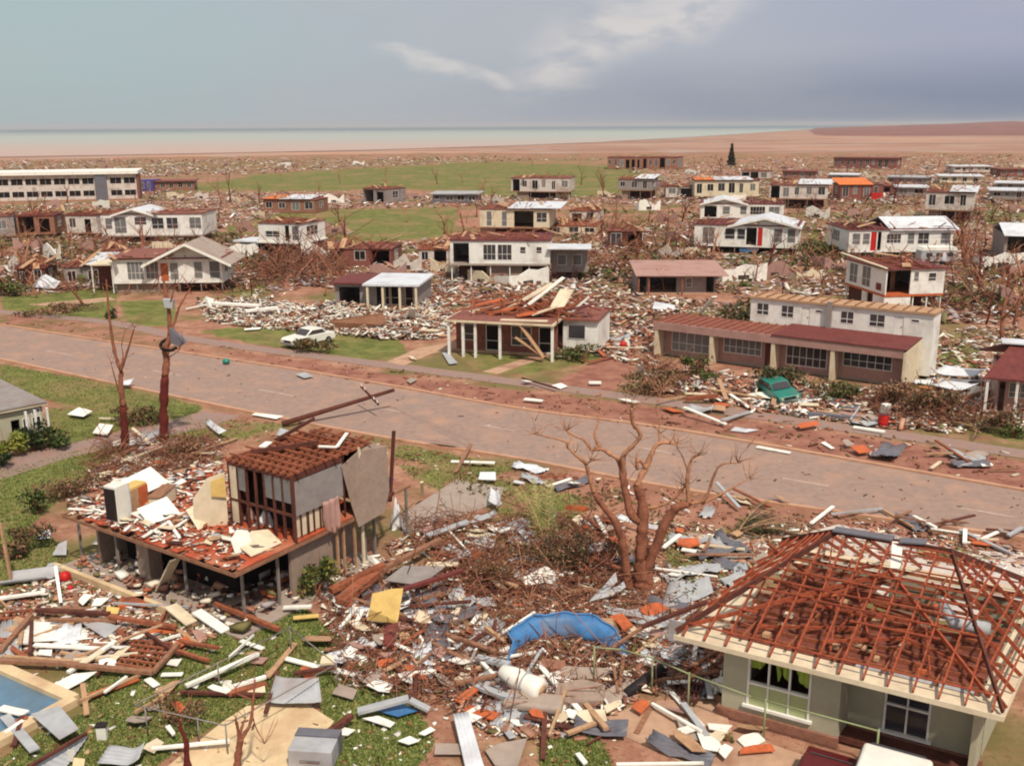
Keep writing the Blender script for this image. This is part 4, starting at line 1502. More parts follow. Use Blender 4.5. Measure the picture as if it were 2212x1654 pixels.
for i in range(14):                       # front and back slopes
    x = .3 + (HW - .6) * i / 13
    for y0, yr in ((.02, RY), (HD - .02, RY)):
        lim = RY
        if x < RX1:
            lim = RY * x / RX1
        elif x > RX2:
            lim = RY * (HW - x) / (HW - RX2)
        y1 = lim if y0 < 1 else HD - lim
        if y0 > 1 and i in (8, 9, 11):
            continue
        rafter(x, y0, x + rj.uniform(-.06, .06), y1)
for i in range(9):                        # hip ends
    y = .35 + (HD - .7) * i / 8
    lim = 1 - abs(y - RY) / RY
    rafter(.02, y, RX1 * lim, y + rj.uniform(-.05, .05))
    rafter(HW - .02, y, HW - (HW - RX2) * lim, y + rj.uniform(-.05, .05))
rf_.build('rafters', 'roof_timber', hip)
hp = MB()
for (x0, y0), (x1, y1) in (((0.05, 0.05), (RX1, RY)), ((0.05, HD - .05), (RX1, RY)), ((HW - .05, .05), (RX2, RY)), ((HW - .05, HD - .05), (RX2, RY)), ((RX1, RY), (RX2, RY))):
    hp.beam((x0, y0, fz(x0, y0) + .06), (x1, y1, fz(x1, y1) + .08), .06, .18)
hp.build('hip_rafters', 'dark_timber', hip)
bt = MB()
for i in range(11):                       # roof battens along the slopes, broken here and there
    y = .35 + (RY - .45) * i / 10
    fr = y / RY
    xa, xb = RX1 * fr, HW - (HW - RX2) * fr
    cuts = sorted([xa, xb] + [rj.uniform(xa, xb) for _ in range(2)])
    for a0, b0 in zip(cuts[:-1], cuts[1:]):
        if rj.random() < .24:
            continue
        bt.beam((a0, y, fz(a0, y) + .11), (b0, y + rj.uniform(-.08, .08), fz(b0, y) + .11 + rj.uniform(-.02, .03)), .055, .04)
        if rj.random() < .6:
            yb_ = HD - y
            bt.beam((a0, yb_, fz(a0, yb_) + .11), (b0, yb_, fz(b0, yb_) + .11), .055, .04)
    for side in (0, 1):
        x = (RX1 * fr) if side == 0 else HW - (HW - RX2) * fr
        if rj.random() < .8:
            bt.beam((x, y, fz(x, y) + .11), (x, HD - y, fz(x, HD - y) + .11), .055, .04)
bt.build('roof_battens', 'roof_timber', hip)
br = MB()
for _ in range(24):                       # snapped rafters and struts lying in the roof
    x, y = rj.uniform(1.2, HW - 1.5), rj.uniform(.9, HD - 1.2)
    a_ = rj.uniform(0, 6.28)
    l = rj.uniform(.5, 1.6)
    br.beam((x - math.cos(a_) * l, y - math.sin(a_) * l, ZE + .26), (x + math.cos(a_) * l, y + math.sin(a_) * l, ZE + rj.uniform(.3, 1.0)), .05, .09)
br.beam((.15, .3, ZE + .2), (HW * .56, RY * .78, ZE + 1.95), .06, .13)
br.beam((HW * .56, RY * .8, ZE + 2.0), (HW - .5, .4, ZE + .3), .06, .13)
br.build('broken_struts', 'roof_timber', hip)
for _ in range(22):                       # scraps of lining lying on the ceiling
    dp = MB()
    x, y = rj.uniform(HX + .2, HW - 1.2), rj.uniform(HY + .1, HD * .75)
    l = rj.uniform(.1, .4)
    dp.box(x, x + l, y, y + rj.uniform(.08, .3), ZE + .125 + .1 * rj.random(), ZE + .26)
    dp.build('ceiling_scrap', rj.choice(['tan_timber', 'orange_board', 'cream_paint']), hip)
rc = MB()
rc.beam((RX1 - .1, RY - .05, RZ + .2), (RX1 + (RX2 - RX1) * .5, RY, RZ + .22), .42, .05)
rc.beam((RX1 + (RX2 - RX1) * .56, RY, RZ + .2), (RX1 + (RX2 - RX1) * .78, RY + .1, RZ + .26), .4, .05)
rc.build('ridge_capping', 'dark_grey_sheet', hip)
MB().beam((RX1 + (RX2 - RX1) * .54, RY - .03, RZ + .14), (RX1 + (RX2 - RX1) * .58, RY - .5, RZ - .55), .3, .08).build('loose_ridge_flap', 'white_paint', hip)
fl = MB()
pts = []
for x, y, z in ((2000, 1300, 1.15), (2030, 1337, .95), (2103, 1351, .85)):
    q_ = gp(x, y, ZE + z) - lf
    pts.append(Vector((q_.dot(ex_), q_.dot(ey_), ZE + z)))
fl.tube(pts, [.15, .2, .2], 10)
fl.build('loose_vent_duct', 'grey_sheet', hip, True)
gs = MB()
for x0, x1 in ((.56, .66), (.67, .79), (.80, .9)):
    gs.box(HW * x0, HW * x1, HY + .03, HY + .3, ZE + .003, ZE + .03)
gs.build('grey_lining_strip', 'grey_sheet', hip)
mbx = MB().box(-.25, -.03, 1.2, 1.25, ZE - .9, ZE - .2)
mbx.box(-.75, -.26, 1.2, 1.25, ZE - .9, ZE - .15)
mbx.build('hanging_window_frame', 'grey_sheet', hip)

# the plan is not quite square: the side walls run a little to the right
for ch in hip.children_recursive:
    for v_ in ch.data.vertices:
        v_.co.x += .131 * v_.co.y

# ------------------------------------------------------------------ near left: stilted house, half of the upper floor gone
ZD = 2.5
dN, dL, dR = gp(508, 1231, ZD), gp(142, 1106, ZD), gp(798, 1095, ZD)
sx_ = (dR - dN).normalized()
sy_ = Vector((-sx_.y, sx_.x, 0))
st = empty('stilt_house', (dN.x, dN.y, 0), math.atan2(sx_.y, sx_.x), 'wrecked stilted house at left with one roofed room left standing on its open red deck', 'house')


def loc(x, y, z):
    p = gp(x, y, z) - dN
    return Vector((p.dot(sx_), p.dot(sy_), z))


SX, SY = (dR - dN).length, (dL - dN).dot(sy_)
bx0 = loc(639, 1172, ZD).x
TOPZ = zat(638, 1030, dN + sx_ * bx0)
by1 = loc(485, 998, TOPZ).y
bx1 = loc(811, 962, TOPZ).x
dk = MB()
nb_ = 26
dj = random.Random(3)
for i in range(nb_):                       # floor boards, ragged at the broken left end
    y0, y1 = -.1 + (SY + .1) * i / nb_, -.1 + (SY + .1) * (i + 1) / nb_ - .008
    k = max(0, (i / nb_ - .45) / .55)
    x0 = -.1 + dj.uniform(0, 1.0) * k * 1.9 if k > 0 else -.1 + (dj.uniform(0, .35) if dj.random() < .4 else 0)
    dk.box(x0, SX - (dj.uniform(0, .8) if dj.random() < .3 else 0), y0, y1, ZD - .05 - .001 * (i % 2), ZD + .004 * dj.random())
dk.build('deck', 'red_floor', st)
jb = MB()
for i in range(15):
    y = -.05 + (SY + .1) * i / 14
    jb.box(-.12, SX, y, y + .05, ZD - .24, ZD - .056)
jb.box(-.16, -.121, -.12, SY, ZD - .2, ZD - .06)
jb.box(-.16, SX, -.161, -.121, ZD - .2, ZD - .06)
jb.build('deck_joists', 'brown_timber', st)
# posts under the deck
for x, y in ((179, 1217), (259, 1246), (405, 1293), (529, 1338)):
    p = loc(x, y, 0)
    p.x, p.y = max(.0, p.x), max(0.0, p.y)
    MB().box(p.x, p.x + .09, p.y, p.y + .09, .06, ZD - .3).build('post', 'grey_pipe', st)
for i in range(3):
    for j in range(3):
        x, y = SX * (.3 + .34 * i), .2 + (SY - .4) * j / 2
        MB().box(x, x + .09, y, y + .09, .06, ZD - .3).build('post', 'grey_pipe', st)
p = loc(317, 1262, 0)
MB().box(max(.02, p.x), max(.02, p.x) + .62, p.y - .3, p.y + .45, .05, ZD - .3).build('block_pier', 'grey_block', st)
MB().box(-.4, SX + .3, -.5, SY + .4, 0, .1).build('ground_slab', 'grey_concrete', st)
ke = MB()
ke.box(-.62, -.41, 2.6, SY + .4, 0, .3)
ke.build('kerb_wall', 'cream_concrete', st)
for b_ in ((bx0 - .1, bx0 + 2.2, .15, .29), (bx0 + 3.2, bx1 - .2, 1.2, 1.34), (.8, bx1 - .3, SY - .9, SY - .76)):
    MB().box(*b_, .1, ZD - .3).build('lower_wall', 'grey_block', st)
MB().box(bx0 * .62, SX - .4, 2.2, SY - 1.3, .11, ZD - .31).build('shade_block', 'dark_void', st)  # solid near-black block added to paint the shade beneath the deck
# the surviving room
rx0, rx1, ry0, ry1 = bx0, bx1, .0, by1
mb = MB()
fw = []
nb = 7
for i in range(nb + 1):                    # open timber window wall on the near left face
    y = ry0 + (ry1 - ry0) * i / nb
    mb.box(rx0, rx0 + .09, y - .04, y + .04, ZD + .002, TOPZ)
mb.box(rx0 + .01, rx0 + .08, ry0 + .041, ry1 - .041, ZD + 1.02, ZD + 1.12)
mb.box(rx0 + .01, rx0 + .08, ry0 + .041, ry1 - .041, TOPZ - .14, TOPZ)
mb.box(rx0 - .03, rx0 + .09, ry0 - .1, ry0 - .041, ZD - .25, TOPZ)
mb.build('window_wall_frame', 'dark_timber', st)
for i in range(nb):
    gl = MB()
    y0 = ry0 + (ry1 - ry0) * i / nb + .04
    y1 = ry0 + (ry1 - ry0) * (i + 1) / nb - .04
    if i in (0, 1, 2, 5):
        gl.box(rx0 + .03, rx0 + .05, y0, y1, ZD + 1.55, TOPZ - .14).build('upper_pane', 'glass_pale', st)
gl = MB()
for i in (6,):
    y0 = ry0 + (ry1 - ry0) * i / nb + .04
    gl.box(rx0 + .03, rx0 + .06, y0, y0 + .45, ZD + .1, TOPZ - .14)
gl.build('wall_strip', 'cream_paint', st)
mb = MB()
L_ = rx1 - rx0
mb.box(rx0 + .1, rx0 + L_ * .60, ry0, ry0 + .06, ZD + 1.0, TOPZ - .25)
mb.build('sheet_wall', 'grey_wall', st)
MB().prism([(rx0 + L_ * .58, ry0 - .03, TOPZ - .35), (rx0 + L_ * .8, ry0 + .0, TOPZ - .02), (rx1, ry0 + .02, TOPZ + .08), (rx1 + .6, ry0 - .2, TOPZ - .2), (rx1 + .5, ry0 - .35, ZD + .55), (rx1 + .1, ry0 - .38, ZD - .3), (rx0 + L_ * .70, ry0 - .3, ZD - .45), (rx0 + L_ * .66, ry0 - .15, ZD + .5)], (.02, -.03, 0)).build('torn_wall_sheet', 'grey_block', st)
mb = MB()
for i in range(9):
    x = rx0 + .12 + L_ * .6 * i / 8
    mb.box(x, x + .06, ry0 + .062, ry0 + .12, ZD + .002, TOPZ)
mb.box(rx0, rx0 + L_ * .62, ry0 - .02, ry0 + .1, ZD - .3, ZD - .02)
mb.box(rx0 + .1, rx0 + L_ * .6, ry0 - .012, ry0 + .055, TOPZ - .2, TOPZ)
mb.build('wall_studs', 'dark_timber', st)
mb = MB()
mb.box(rx0 + .2, rx0 + L_ * .38, ry0 + .13, ry0 + .15, ZD + .05, ZD + .95)
mb.build('inner_lining', 'cream_paint', st)
mb = MB()
mb.box(rx0 + .1, rx1, ry1 - .1, ry1, ZD, TOPZ)
mb.box(rx1 - .1, rx1, ry0 + .1, ry1 - .101, ZD, TOPZ)
mb.build('back_wall', 'dark_timber', st)  # walls coloured dark to stand in for shade inside the room
MB().box(rx0 + .9, rx0 + .98, ry0 + .12, ry1 - .12, ZD + .002, TOPZ - .01).build('dark_room_backing', 'dark_void', st)  # near-black sheet added so the room behind the panes looks unlit
cx_, cz_ = rx0 + L_ * .62, TOPZ
dwn = MB().box(rx0 + L_ * .80, rx0 + L_ * .83, ry0 - .06, ry0 - .001, .1, TOPZ + .15)
dwn.build('downpipe', 'cream_paint', st)
for x in (.50, .58, .72):
    MB().box(rx0 + L_ * x, rx0 + L_ * x + .09, ry0 + .02, ry0 + .11, .1, ZD - .3).build('post', 'tan_timber', st)
rb = MB()
MB().box(rx0 + .15, rx1 - .1, ry0 + .12, ry1 - .12, TOPZ + .0, TOPZ + .03).build('ceiling', 'dark_timber', st)
for i in range(10):
    y = ry0 + .05 + (ry1 - ry0 - .1) * i / 9
    rb.beam((rx0 - .1, y, TOPZ + .09), (rx1 + (.4 if i % 3 else -.5), y + rj.uniform(-.05, .05), TOPZ + .12), .07, .12)
for i in range(9):
    x = rx0 + L_ * (i + .4) / 9
    rb.beam((x, ry0 - .15 - .2 * rj.random(), TOPZ + .19), (x + rj.uniform(-.1, .1), ry1 + rj.uniform(-.6, .3), TOPZ + .19 + rj.uniform(0, .12)), .06, .07)
rb.build('roof_joists', 'rust_timber', st)
for a_, b_, w_, h_ in (((rx0 + L_ * .15, ry1 - .6, TOPZ + .3), (rx0 + L_ * .62, ry1 - 2.2, TOPZ + .38), .08, .16),
                       ((rx0 + L_ * .5, ry1 - .3, TOPZ + .3), (rx1 + .3, ry1 + .1, TOPZ + .5), .08, .14),
                       ((rx1 + 1.2, ry0 + .2, ZD - .3), (rx1 + 1.5, ry0 + .1, TOPZ + .2), .1, .14),
                       ((rx1 - .2, ry0 - .15, ZD - .3), (rx1 + 1.3, ry0 + .1, ZD + .1), .12, .16)):
    MB().beam(a_, b_, w_, h_).build('broken_beam', 'dark_timber', st)
mb = MB()
mb.beam((rx0 + L_ * .55, ry0 + 1.0, TOPZ + .35), (rx0 + L_ * .62, ry0 + .3, TOPZ + .35), .14, .05)
mb.beam((rx0 + L_ * .62, ry0 + .3, TOPZ + .37), (rx0 + L_ * .95, ry0 + 1.2, TOPZ + .37), .14, .05)
MB().beam((rx0 + L_ * .28, ry1 - .6, TOPZ + .33), (rx0 + L_ * .4, ry1 - .4, TOPZ + .36), .3, .05).build('loose_roof_board', 'white_board', st)
mb.build('white_roof_trim', 'white_board', st)
# standing scrap of the yellow kitchen wall, behind the deck
MB().prism([(rx0 - .15, ry1 + .05, ZD), (rx0 - 1.1, ry1 + .9, ZD), (rx0 - 1.1, ry1 + .9, ZD + 1.2), (rx0 - .7, ry1 + .5, ZD + 2.0), (rx0 - .15, ry1 + .05, ZD + 2.2)], (.07, .07, 0)).build('kitchen_wall', 'cream_paint', st)
MB().prism([(rx0 - .2, ry1 - .02, ZD + 1.2), (rx0 - .62, ry1 + .36, ZD + 1.3), (rx0 - .6, ry1 + .35, ZD + 1.9), (rx0 - .2, ry1 - .02, ZD + 2.1)], (-.03, -.03, 0)).build('kitchen_wall_patch', 'yellow_board', st)

DECK = []


def on_deck(x, y):
    q = loc(x, y, ZD)
    return dN + sx_ * q.x + sy_ * q.y


def thing_box(name, label, cat, w, d, h_, px_, py_, z, yaw, m, extra=None):
    p = gp(px_, py_, z)
    r = empty(name, (p.x, p.y, z), yaw, label, cat)
    mb = MB().box(-w / 2, w / 2, -d / 2, d / 2, 0, h_)
    o = mb.build('body', m, r)
    bv = o.modifiers.new('bevel', 'BEVEL')
    bv.width, bv.segments = .025, 2
    if extra:
        extra(r)
    return r


SYAW = math.atan2(sx_.y, sx_.x)


def fridge_door(r):
    MB().box(.36, .40, -.31, .31, .12, 1.1).build('door', 'white_sheet', r)
    MB().box(.36, .40, -.31, .31, 1.13, 1.5).build('freezer_door', 'white_sheet', r)
    MB().box(.401, .43, -.26, -.23, .7, 1.0).build('handle', 'chrome', r)
    MB().box(-.37, -.355, -.3, .3, .1, 1.45).build('back_coil', 'black_rubber', r)


thing_box('refrigerator', 'tall white refrigerator standing on the open deck of the stilted house', 'refrigerator', .7, .64, 1.55, 258, 1122, ZD, SYAW + .15, 'car_white', fridge_door)


def wardrobe_parts(r):
    MB().box(-.55, -.01, -.33, -.3, .08, 1.05).build('door', 'tan_timber', r)
    MB().box(.01, .55, -.33, -.3, .08, 1.05).build('door', 'orange_board', r)
    MB().box(-.02, .0, -.36, -.331, .5, .62).build('handle', 'chrome', r)


thing_box('wardrobe', 'yellow brown wardrobe beside the white refrigerator on the deck', 'wardrobe', 1.1, .6, 1.15, 290, 1102, ZD, SYAW + .2, 'yellow_board', wardrobe_parts)
thing_box('kitchen_bench', 'pale broken kitchen bench on the deck behind the wardrobe', 'bench', 1.5, .55, .6, 352, 1090, ZD, SYAW + .5, 'cream_paint',
          lambda r: MB().box(-.8, .8, -.3, .3, .603, .64).build('bench_top', 'brown_timber', r))


def cloth(name, label, pts, m, cat='cloth', th=.05):
    """a slumped heap of cloth: small hill of folds"""
    c = pts
    n = 12
    v, f = [], []
    w, d_, h_ = c[3], c[4], c[5]
    p = gp(c[0], c[1], c[2])
    rr = random.Random(label)
    for i in range(n + 1):
        for j in range(n + 1):
            a_, b_ = i / n * 2 - 1, j / n * 2 - 1
            q = max(0, 1 - (a_ * a_ + b_ * b_) ** .8)
            v.append((a_ * w / 2 * (1 + .08 * rr.random()), b_ * d_ / 2 * (1 + .08 * rr.random()), .012 + h_ * q * (.75 + .25 * math.sin(a_ * 9 + b_ * 7)) + .02 * rr.random()))
    for i in range(n):
        for j in range(n):
            a_ = i * (n + 1) + j
            f.append((a_, a_ + n + 1, a_ + n + 2, a_ + 1))
    o = MB().add(v, f).build(name, m, None, True)
    o.location = (p.x, p.y, c[2])
    o.rotation_euler = (0, 0, rr.uniform(0, 3))
    sm = o.modifiers.new('thick', 'SOLIDIFY')
    sm.thickness = .01
    return tag(o, label, cat)


cloth('clothes_pile', 'purple heap of clothes on the deck below the window wall', (518, 1112, ZD, .7, .6, .8), 'purple_cloth', 'clothes')
cloth('clothes_pile', 'pinkish brown heap of clothes between the purple and white heaps on the deck', (540, 1118, ZD, .6, .6, .6), 'pink_wall', 'clothes')
cloth('clothes_pile', 'white heap of bedding on the deck at the near end of the window wall', (574, 1130, ZD, .8, .7, .6), 'white_cloth', 'clothes')
cloth('curtain_heap', 'white torn curtain hanging off the frame right of the roofed room', (858, 1140, .0, .5, .6, 1.6), 'white_cloth', 'curtain')
cl = MB()
p0 = gp(862, 1062, 2.5)


def hang(name, label, top, w, drop, m, yaw, cat='cloth'):
    v, f = [], []
    for i in range(13):
        for j in range(9):
            t, q = i / 12 - .5, j / 8
            v.append((t * w * (1 - .3 * q), .12 * math.sin(i * 1.3 + j * .3) * (.4 + q), -drop * q * (1 - .25 * abs(t))))
    for i in range(12):
        for j in range(8):
            a_ = i * 9 + j
            f.append((a_, a_ + 1, a_ + 10, a_ + 9))
    o = MB().add(v, f).build(name, m, None, True)
    o.location, o.rotation_euler = top, (0, 0, yaw)
    s_ = o.modifiers.new('thick', 'SOLIDIFY')
    s_.thickness = .012
    return tag(o, label, cat)


hang('towel', 'pink patterned towel hanging from the stud wall of the roofed room', tuple(dN + sx_ * (rx0 + L_ * .42) + sy_ * -.12 + Vector((0, 0, 1.15))), .9, 1.5, 'pink_wall', SYAW)
# small shelter frame with the purple blue sheet
q0 = gp(880, 1160, 0)
fr = empty('carport_frame', (q0.x, q0.y, 0), SYAW, 'thin frame carrying a purple blue roof sheet, right of the roofed room', 'carport')
for x, y in ((0, 0), (-2.2, 0), (-2.2, 2.6), (0, 2.6)):
    MB().box(x - .05, x + .05, y - .05, y + .05, 0, 2.3).build('post', 'grey_pipe', fr)
mbf = MB()
mbf.beam((-2.4, 0, 2.36), (.3, 0, 2.36), .07, .1)
mbf.beam((-2.4, 2.6, 2.36), (.3, 2.6, 2.36), .07, .1)
mbf.build('top_beam', 'brown_timber', fr)
MB().prism([(-2.3, .8, 2.43), (.4, 1.0, 2.43), (.3, 3.0, 2.47), (-2.1, 2.9, 2.47)], (0, 0, .05)).build('roof_sheet', 'purple_blue_sheet', fr)

# ------------------------------------------------------------------ trees and poles


def on_plane(x, y, base, dy=0.0):
    v = CAMROT @ Vector(((x - 1106) / F, -(y - 827) / F, -1.0))
    t = (base.y + dy) / v.y
    return Vector((v.x * t, v.y * t, H + v.z * t))


def limb(mb, base, pts, r0, r1, dy0=0.0, dy1=0.0, n=8, tr=None):
    out, rad = [], []
    k = len(pts)
    for i, (x, y) in enumerate(pts):
        if tr:
            x, y = tr(x, y)
        t = i / (k - 1)
        out.append(on_plane(x, y, base, dy0 + (dy1 - dy0) * t) - Vector((base.x, base.y, 0)))
        rad.append(r0 + (r1 - r0) * t)
    sp_ = spline(out, 5)
    rr_ = [rad[0] + (rad[-1] - rad[0]) * i / (len(sp_) - 1) for i in range(len(sp_))]
    rr_ = [r_ * random.uniform(.86, 1.16) for r_ in rr_]
    mb.tube(sp_, rr_, n, .19)
    return out


def twigs(mb, ends, n, l, r, seed=1):
    rr = random.Random(seed)
    for e in ends:
        for _ in range(n):
            p = Vector(e)
            d = Vector((rr.uniform(-1, 1), rr.uniform(-1, 1), rr.uniform(-.1, 1))).normalized()
            pts_ = [p]
            for _ in range(3):
                d = (d + Vector((rr.uniform(-.5, .5), rr.uniform(-.5, .5), rr.uniform(-.2, .5)))).normalized()
                pts_.append(pts_[-1] + d * l * rr.uniform(.2, .45))
            mb.tube(pts_, [r, r * .8, r * .6, r * .3], 4)


cr = lambda x, y: (1015 + x * .2631, 906.6 + y * .2631)
tb = gp(1388, 1268)
tree = empty('bare_tree', (tb.x, tb.y, 0), 0, 'big bare many limbed tree with broken orange limbs in the middle foreground', 'tree')
tk, lb_ = MB(), MB()
limb(tk, tb, [(1405, 1385), (1400, 1290), (1402, 1150), (1412, 1000), (1420, 850), (1418, 700), (1375, 540)], .3, .17, 0, .1, 10, cr)
limb(tk, tb, [(1440, 1400), (1425, 1300), (1405, 1150)], .46, .22, .1, .0, 9, cr)
limb(tk, tb, [(1300, 1400), (1285, 1250), (1260, 1050), (1200, 850), (1100, 720), (1020, 600)], .19, .11, -.2, -.6, 8, cr)
limb(tk, tb, [(1430, 1260), (1500, 1100), (1555, 980), (1600, 850), (1700, 720), (1800, 690)], .24, .15, 0, -.5, 8, cr)
limb(tk, tb, [(1400, 830), (1330, 780), (1290, 650), (1268, 540), (1250, 400), (1225, 325)], .19, .13, .1, .6, 8, cr)
E1 = []
for pts_, r0, r1, d0, d1 in (([(1375, 540), (1410, 450), (1450, 390), (1500, 265), (1560, 190), (1690, 195)], .12, .06, .1, .5),
                             ([(1450, 400), (1400, 335), (1372, 345), (1375, 410)], .07, .06, .2, .1),
                             ([(1560, 190), (1552, 90), (1560, 10), (1530, -100), (1570, -240)], .045, .015, .45, .6),
                             ([(1225, 325), (1150, 280), (1080, 240), (1000, 240), (940, 170), (860, 130), (780, 80)], .085, .03, .6, 1.0),
                             ([(1080, 240), (1025, 130), (1050, 30), (1070, -80)], .06, .03, .75, 1.1),
                             ([(1268, 500), (1262, 400), (1262, 290), (1350, 200), (1400, 120), (1345, 40), (1330, -30), (1325, -100)], .085, .07, .5, -.2),
                             ([(1020, 600), (980, 470), (950, 360), (870, 290), (800, 220), (790, 180), (600, 130), (540, 118)], .08, .018, -.6, -1.0),
                             ([(1800, 690), (1785, 540), (1790, 420), (1830, 310), (1880, 290)], .085, .03, -.5, -.7),
                             ([(1790, 420), (1745, 300), (1700, 230)], .035, .015, -.6, -.9),
                             ([(1800, 690), (1930, 650), (2000, 470), (2060, 370), (2200, 350)], .07, .02, -.5, -1.2),
                             ([(1900, 690), (2080, 600), (2220, 520), (2300, 480)], .05, .015, -.5, -.2),
                             ([(1430, 720), (1520, 715), (1640, 670), (1720, 600), (1770, 540)], .06, .04, .1, -.4),
                             ([(1262, 540), (1200, 545), (1080, 580)], .04, .02, .4, .2), ([(950, 360), (990, 330)], .03, .01, -.8, -.9),
                             ([(800, 220), (830, 150), (790, 90)], .03, .012, -.9, -.7)):
    E1.append(limb(lb_, tb, pts_, r0 * 1.12, r1 * 1.1, d0, d1, 7, cr)[-1])
twigs(lb_, E1, 7, 1.0, .014, 3)
mids = [Vector(lb_.v[i]) for i in range(40, len(lb_.v), 61)][:60]
twigs(lb_, mids[::2], 2, .7, .018, 4)
tk.build('trunk', 'bark', tree, True)
lb_.build('branches', 'pale_bark', tree, True)

c1_ = lambda x, y: (x * .2631, 580.2 + y * .2631)
b1 = gp(271, 966)
t1 = empty('bare_tree', (b1.x, b1.y, 0), 0, 'tall thin bare forked trunk with dark red foot, beside the side street', 'tree')
tk, lb_ = MB(), MB()
limb(tk, b1, [(1030, 1468), (1022, 1350), (1014, 1130)], .24, .2, 0, 0, 9, c1_)
limb(lb_, b1, [(1014, 1130), (995, 1000), (990, 900), (992, 830), (955, 740), (920, 570), (895, 380), (880, 200), (872, 90)], .17, .03, 0, .3, 8, c1_)
e = [limb(lb_, b1, [(990, 850), (1035, 710), (1075, 580), (1105, 480)], .09, .03, 0, -.4, 6, c1_)[-1]]
e.append(limb(lb_, b1, [(985, 820), (1010, 720), (1000, 620), (1030, 500)], .05, .015, 0, .6, 5, c1_)[-1])
e.append(limb(lb_, b1, [(975, 1010), (945, 900), (912, 780)], .05, .02, 0, -.5, 5, c1_)[-1])
twigs(lb_, e, 4, 1.5, .015, 5)
tk.build('trunk', 'red_bark', t1, True)
lb_.build('branches', 'bark', t1, True)
b2 = gp(354, 955)
t2 = empty('bare_tree', (b2.x, b2.y, 0), 0, 'tall straight bare trunk with sheet metal caught high up, right of the forked trunk', 'tree')
tk, lb_ = MB(), MB()
limb(tk, b2, [(1345, 1425), (1343, 1250), (1346, 1080), (1356, 880)], .27, .21, 0, 0, 9, c1_)
limb(lb_, b2, [(1356, 880), (1366, 760), (1362, 650), (1395, 560), (1392, 450), (1385, 330), (1360, 190), (1345, 100)], .2, .07, 0, .2, 8, c1_)
e = [limb(lb_, b2, [(1395, 540), (1430, 450), (1470, 320), (1520, 230), (1565, 160)], .1, .03, 0, .8, 6, c1_)[-1]]
e.append(limb(lb_, b2, [(1385, 330), (1410, 240), (1440, 130)], .06, .02, 0, -.5, 5, c1_)[-1])
e.append(limb(lb_, b2, [(1365, 740), (1430, 700), (1470, 670)], .04, .015, 0, -.3, 5, c1_)[-1])
e.append(limb(lb_, b2, [(1360, 250), (1320, 180), (1300, 90)], .05, .02, .1, .4, 5, c1_)[-1])
twigs(lb_, e, 5, 1.6, .02, 6)
tk.build('trunk', 'red_bark', t2, True)
lb_.build('branches', 'bark', t2, True)
q = [on_plane(*c1_(x, y), b2, -.25) for x, y in ((1392, 490), (1470, 560), (1525, 610), (1480, 640), (1400, 610))]
MBs = MB().prism(q, (0, .35, .02))
tag(MBs.build('sheet_metal', 'dark_grey_sheet'), 'grey torn metal sheet caught high on the straight bare trunk', 'metal sheet')
ring = MB()
cpt = on_plane(*c1_(1390, 625), b2, -.1)
ring.tube([cpt + Vector((math.cos(t) * .5, math.sin(t) * .25, math.sin(t) * .28)) for t in [i * .45 for i in range(14)]], .1, 6)
tag(ring.build('bent_metal_strip', 'dark_void', None, True), 'dark bent metal strip curled round the straight bare trunk', 'metal strip')
q = [on_plane(*c1_(x, y), b2, -.2) for x, y in ((1335, 250), (1420, 260), (1415, 330), (1350, 320))]
tag(MB().prism(q, (0, .3, .02)).build('sheet_metal', 'grey_sheet'), 'small pale metal scrap wrapped near the top of the straight bare trunk', 'metal sheet')

# leaning power pole fallen across the road
pa, pb = gp(610, 915, .25), gp(851, 842, 1.35)
pole = empty('power_pole', (pa.x, pa.y, 0), 0, 'dark fallen power pole lying across the road with its crossarm', 'power pole')
o_ = Vector((pa.x, pa.y, 0))
MB().tube([pa - o_, pb - o_], [.17, .12], 10).build('pole', 'dark_timber', pole, True)
pc = pa.lerp(pb, .775) - o_
pd = (pb - pa).normalized()
cw = pd.cross(Vector((0, 0, 1))).normalized()
upv = cw.cross(pd).normalized()
ca = (cw + upv * -.25).normalized()
MB().beam(pc - ca * 1.35 + upv * .14, pc + ca * 1.35 + upv * .14, .1, .12).build('crossarm', 'dark_timber', pole)
for s_ in (-1.2, -.7, .7, 1.2):
    MB().tube([pc + ca * s_ + upv * .2, pc + ca * s_ + upv * .36], [.05, .035], 6).build('insulator', 'white_paint', pole)
wi = MB()
w0 = pb + Vector((0, 0, -.1))
for k in range(2):
    e_ = gp(1010, 950 + 14 * k, .03)
    pts_ = [w0.lerp(e_, t) + Vector((0, 0, -.9 * math.sin(math.pi * t) * (1 - t))) for t in [i / 10 for i in range(11)]]
    for p_ in pts_:
        p_.z = max(.04, p_.z)
    wi.tube([p_ - o_ for p_ in pts_], .012, 4)
wi.build('wire', 'grey_pipe', pole)

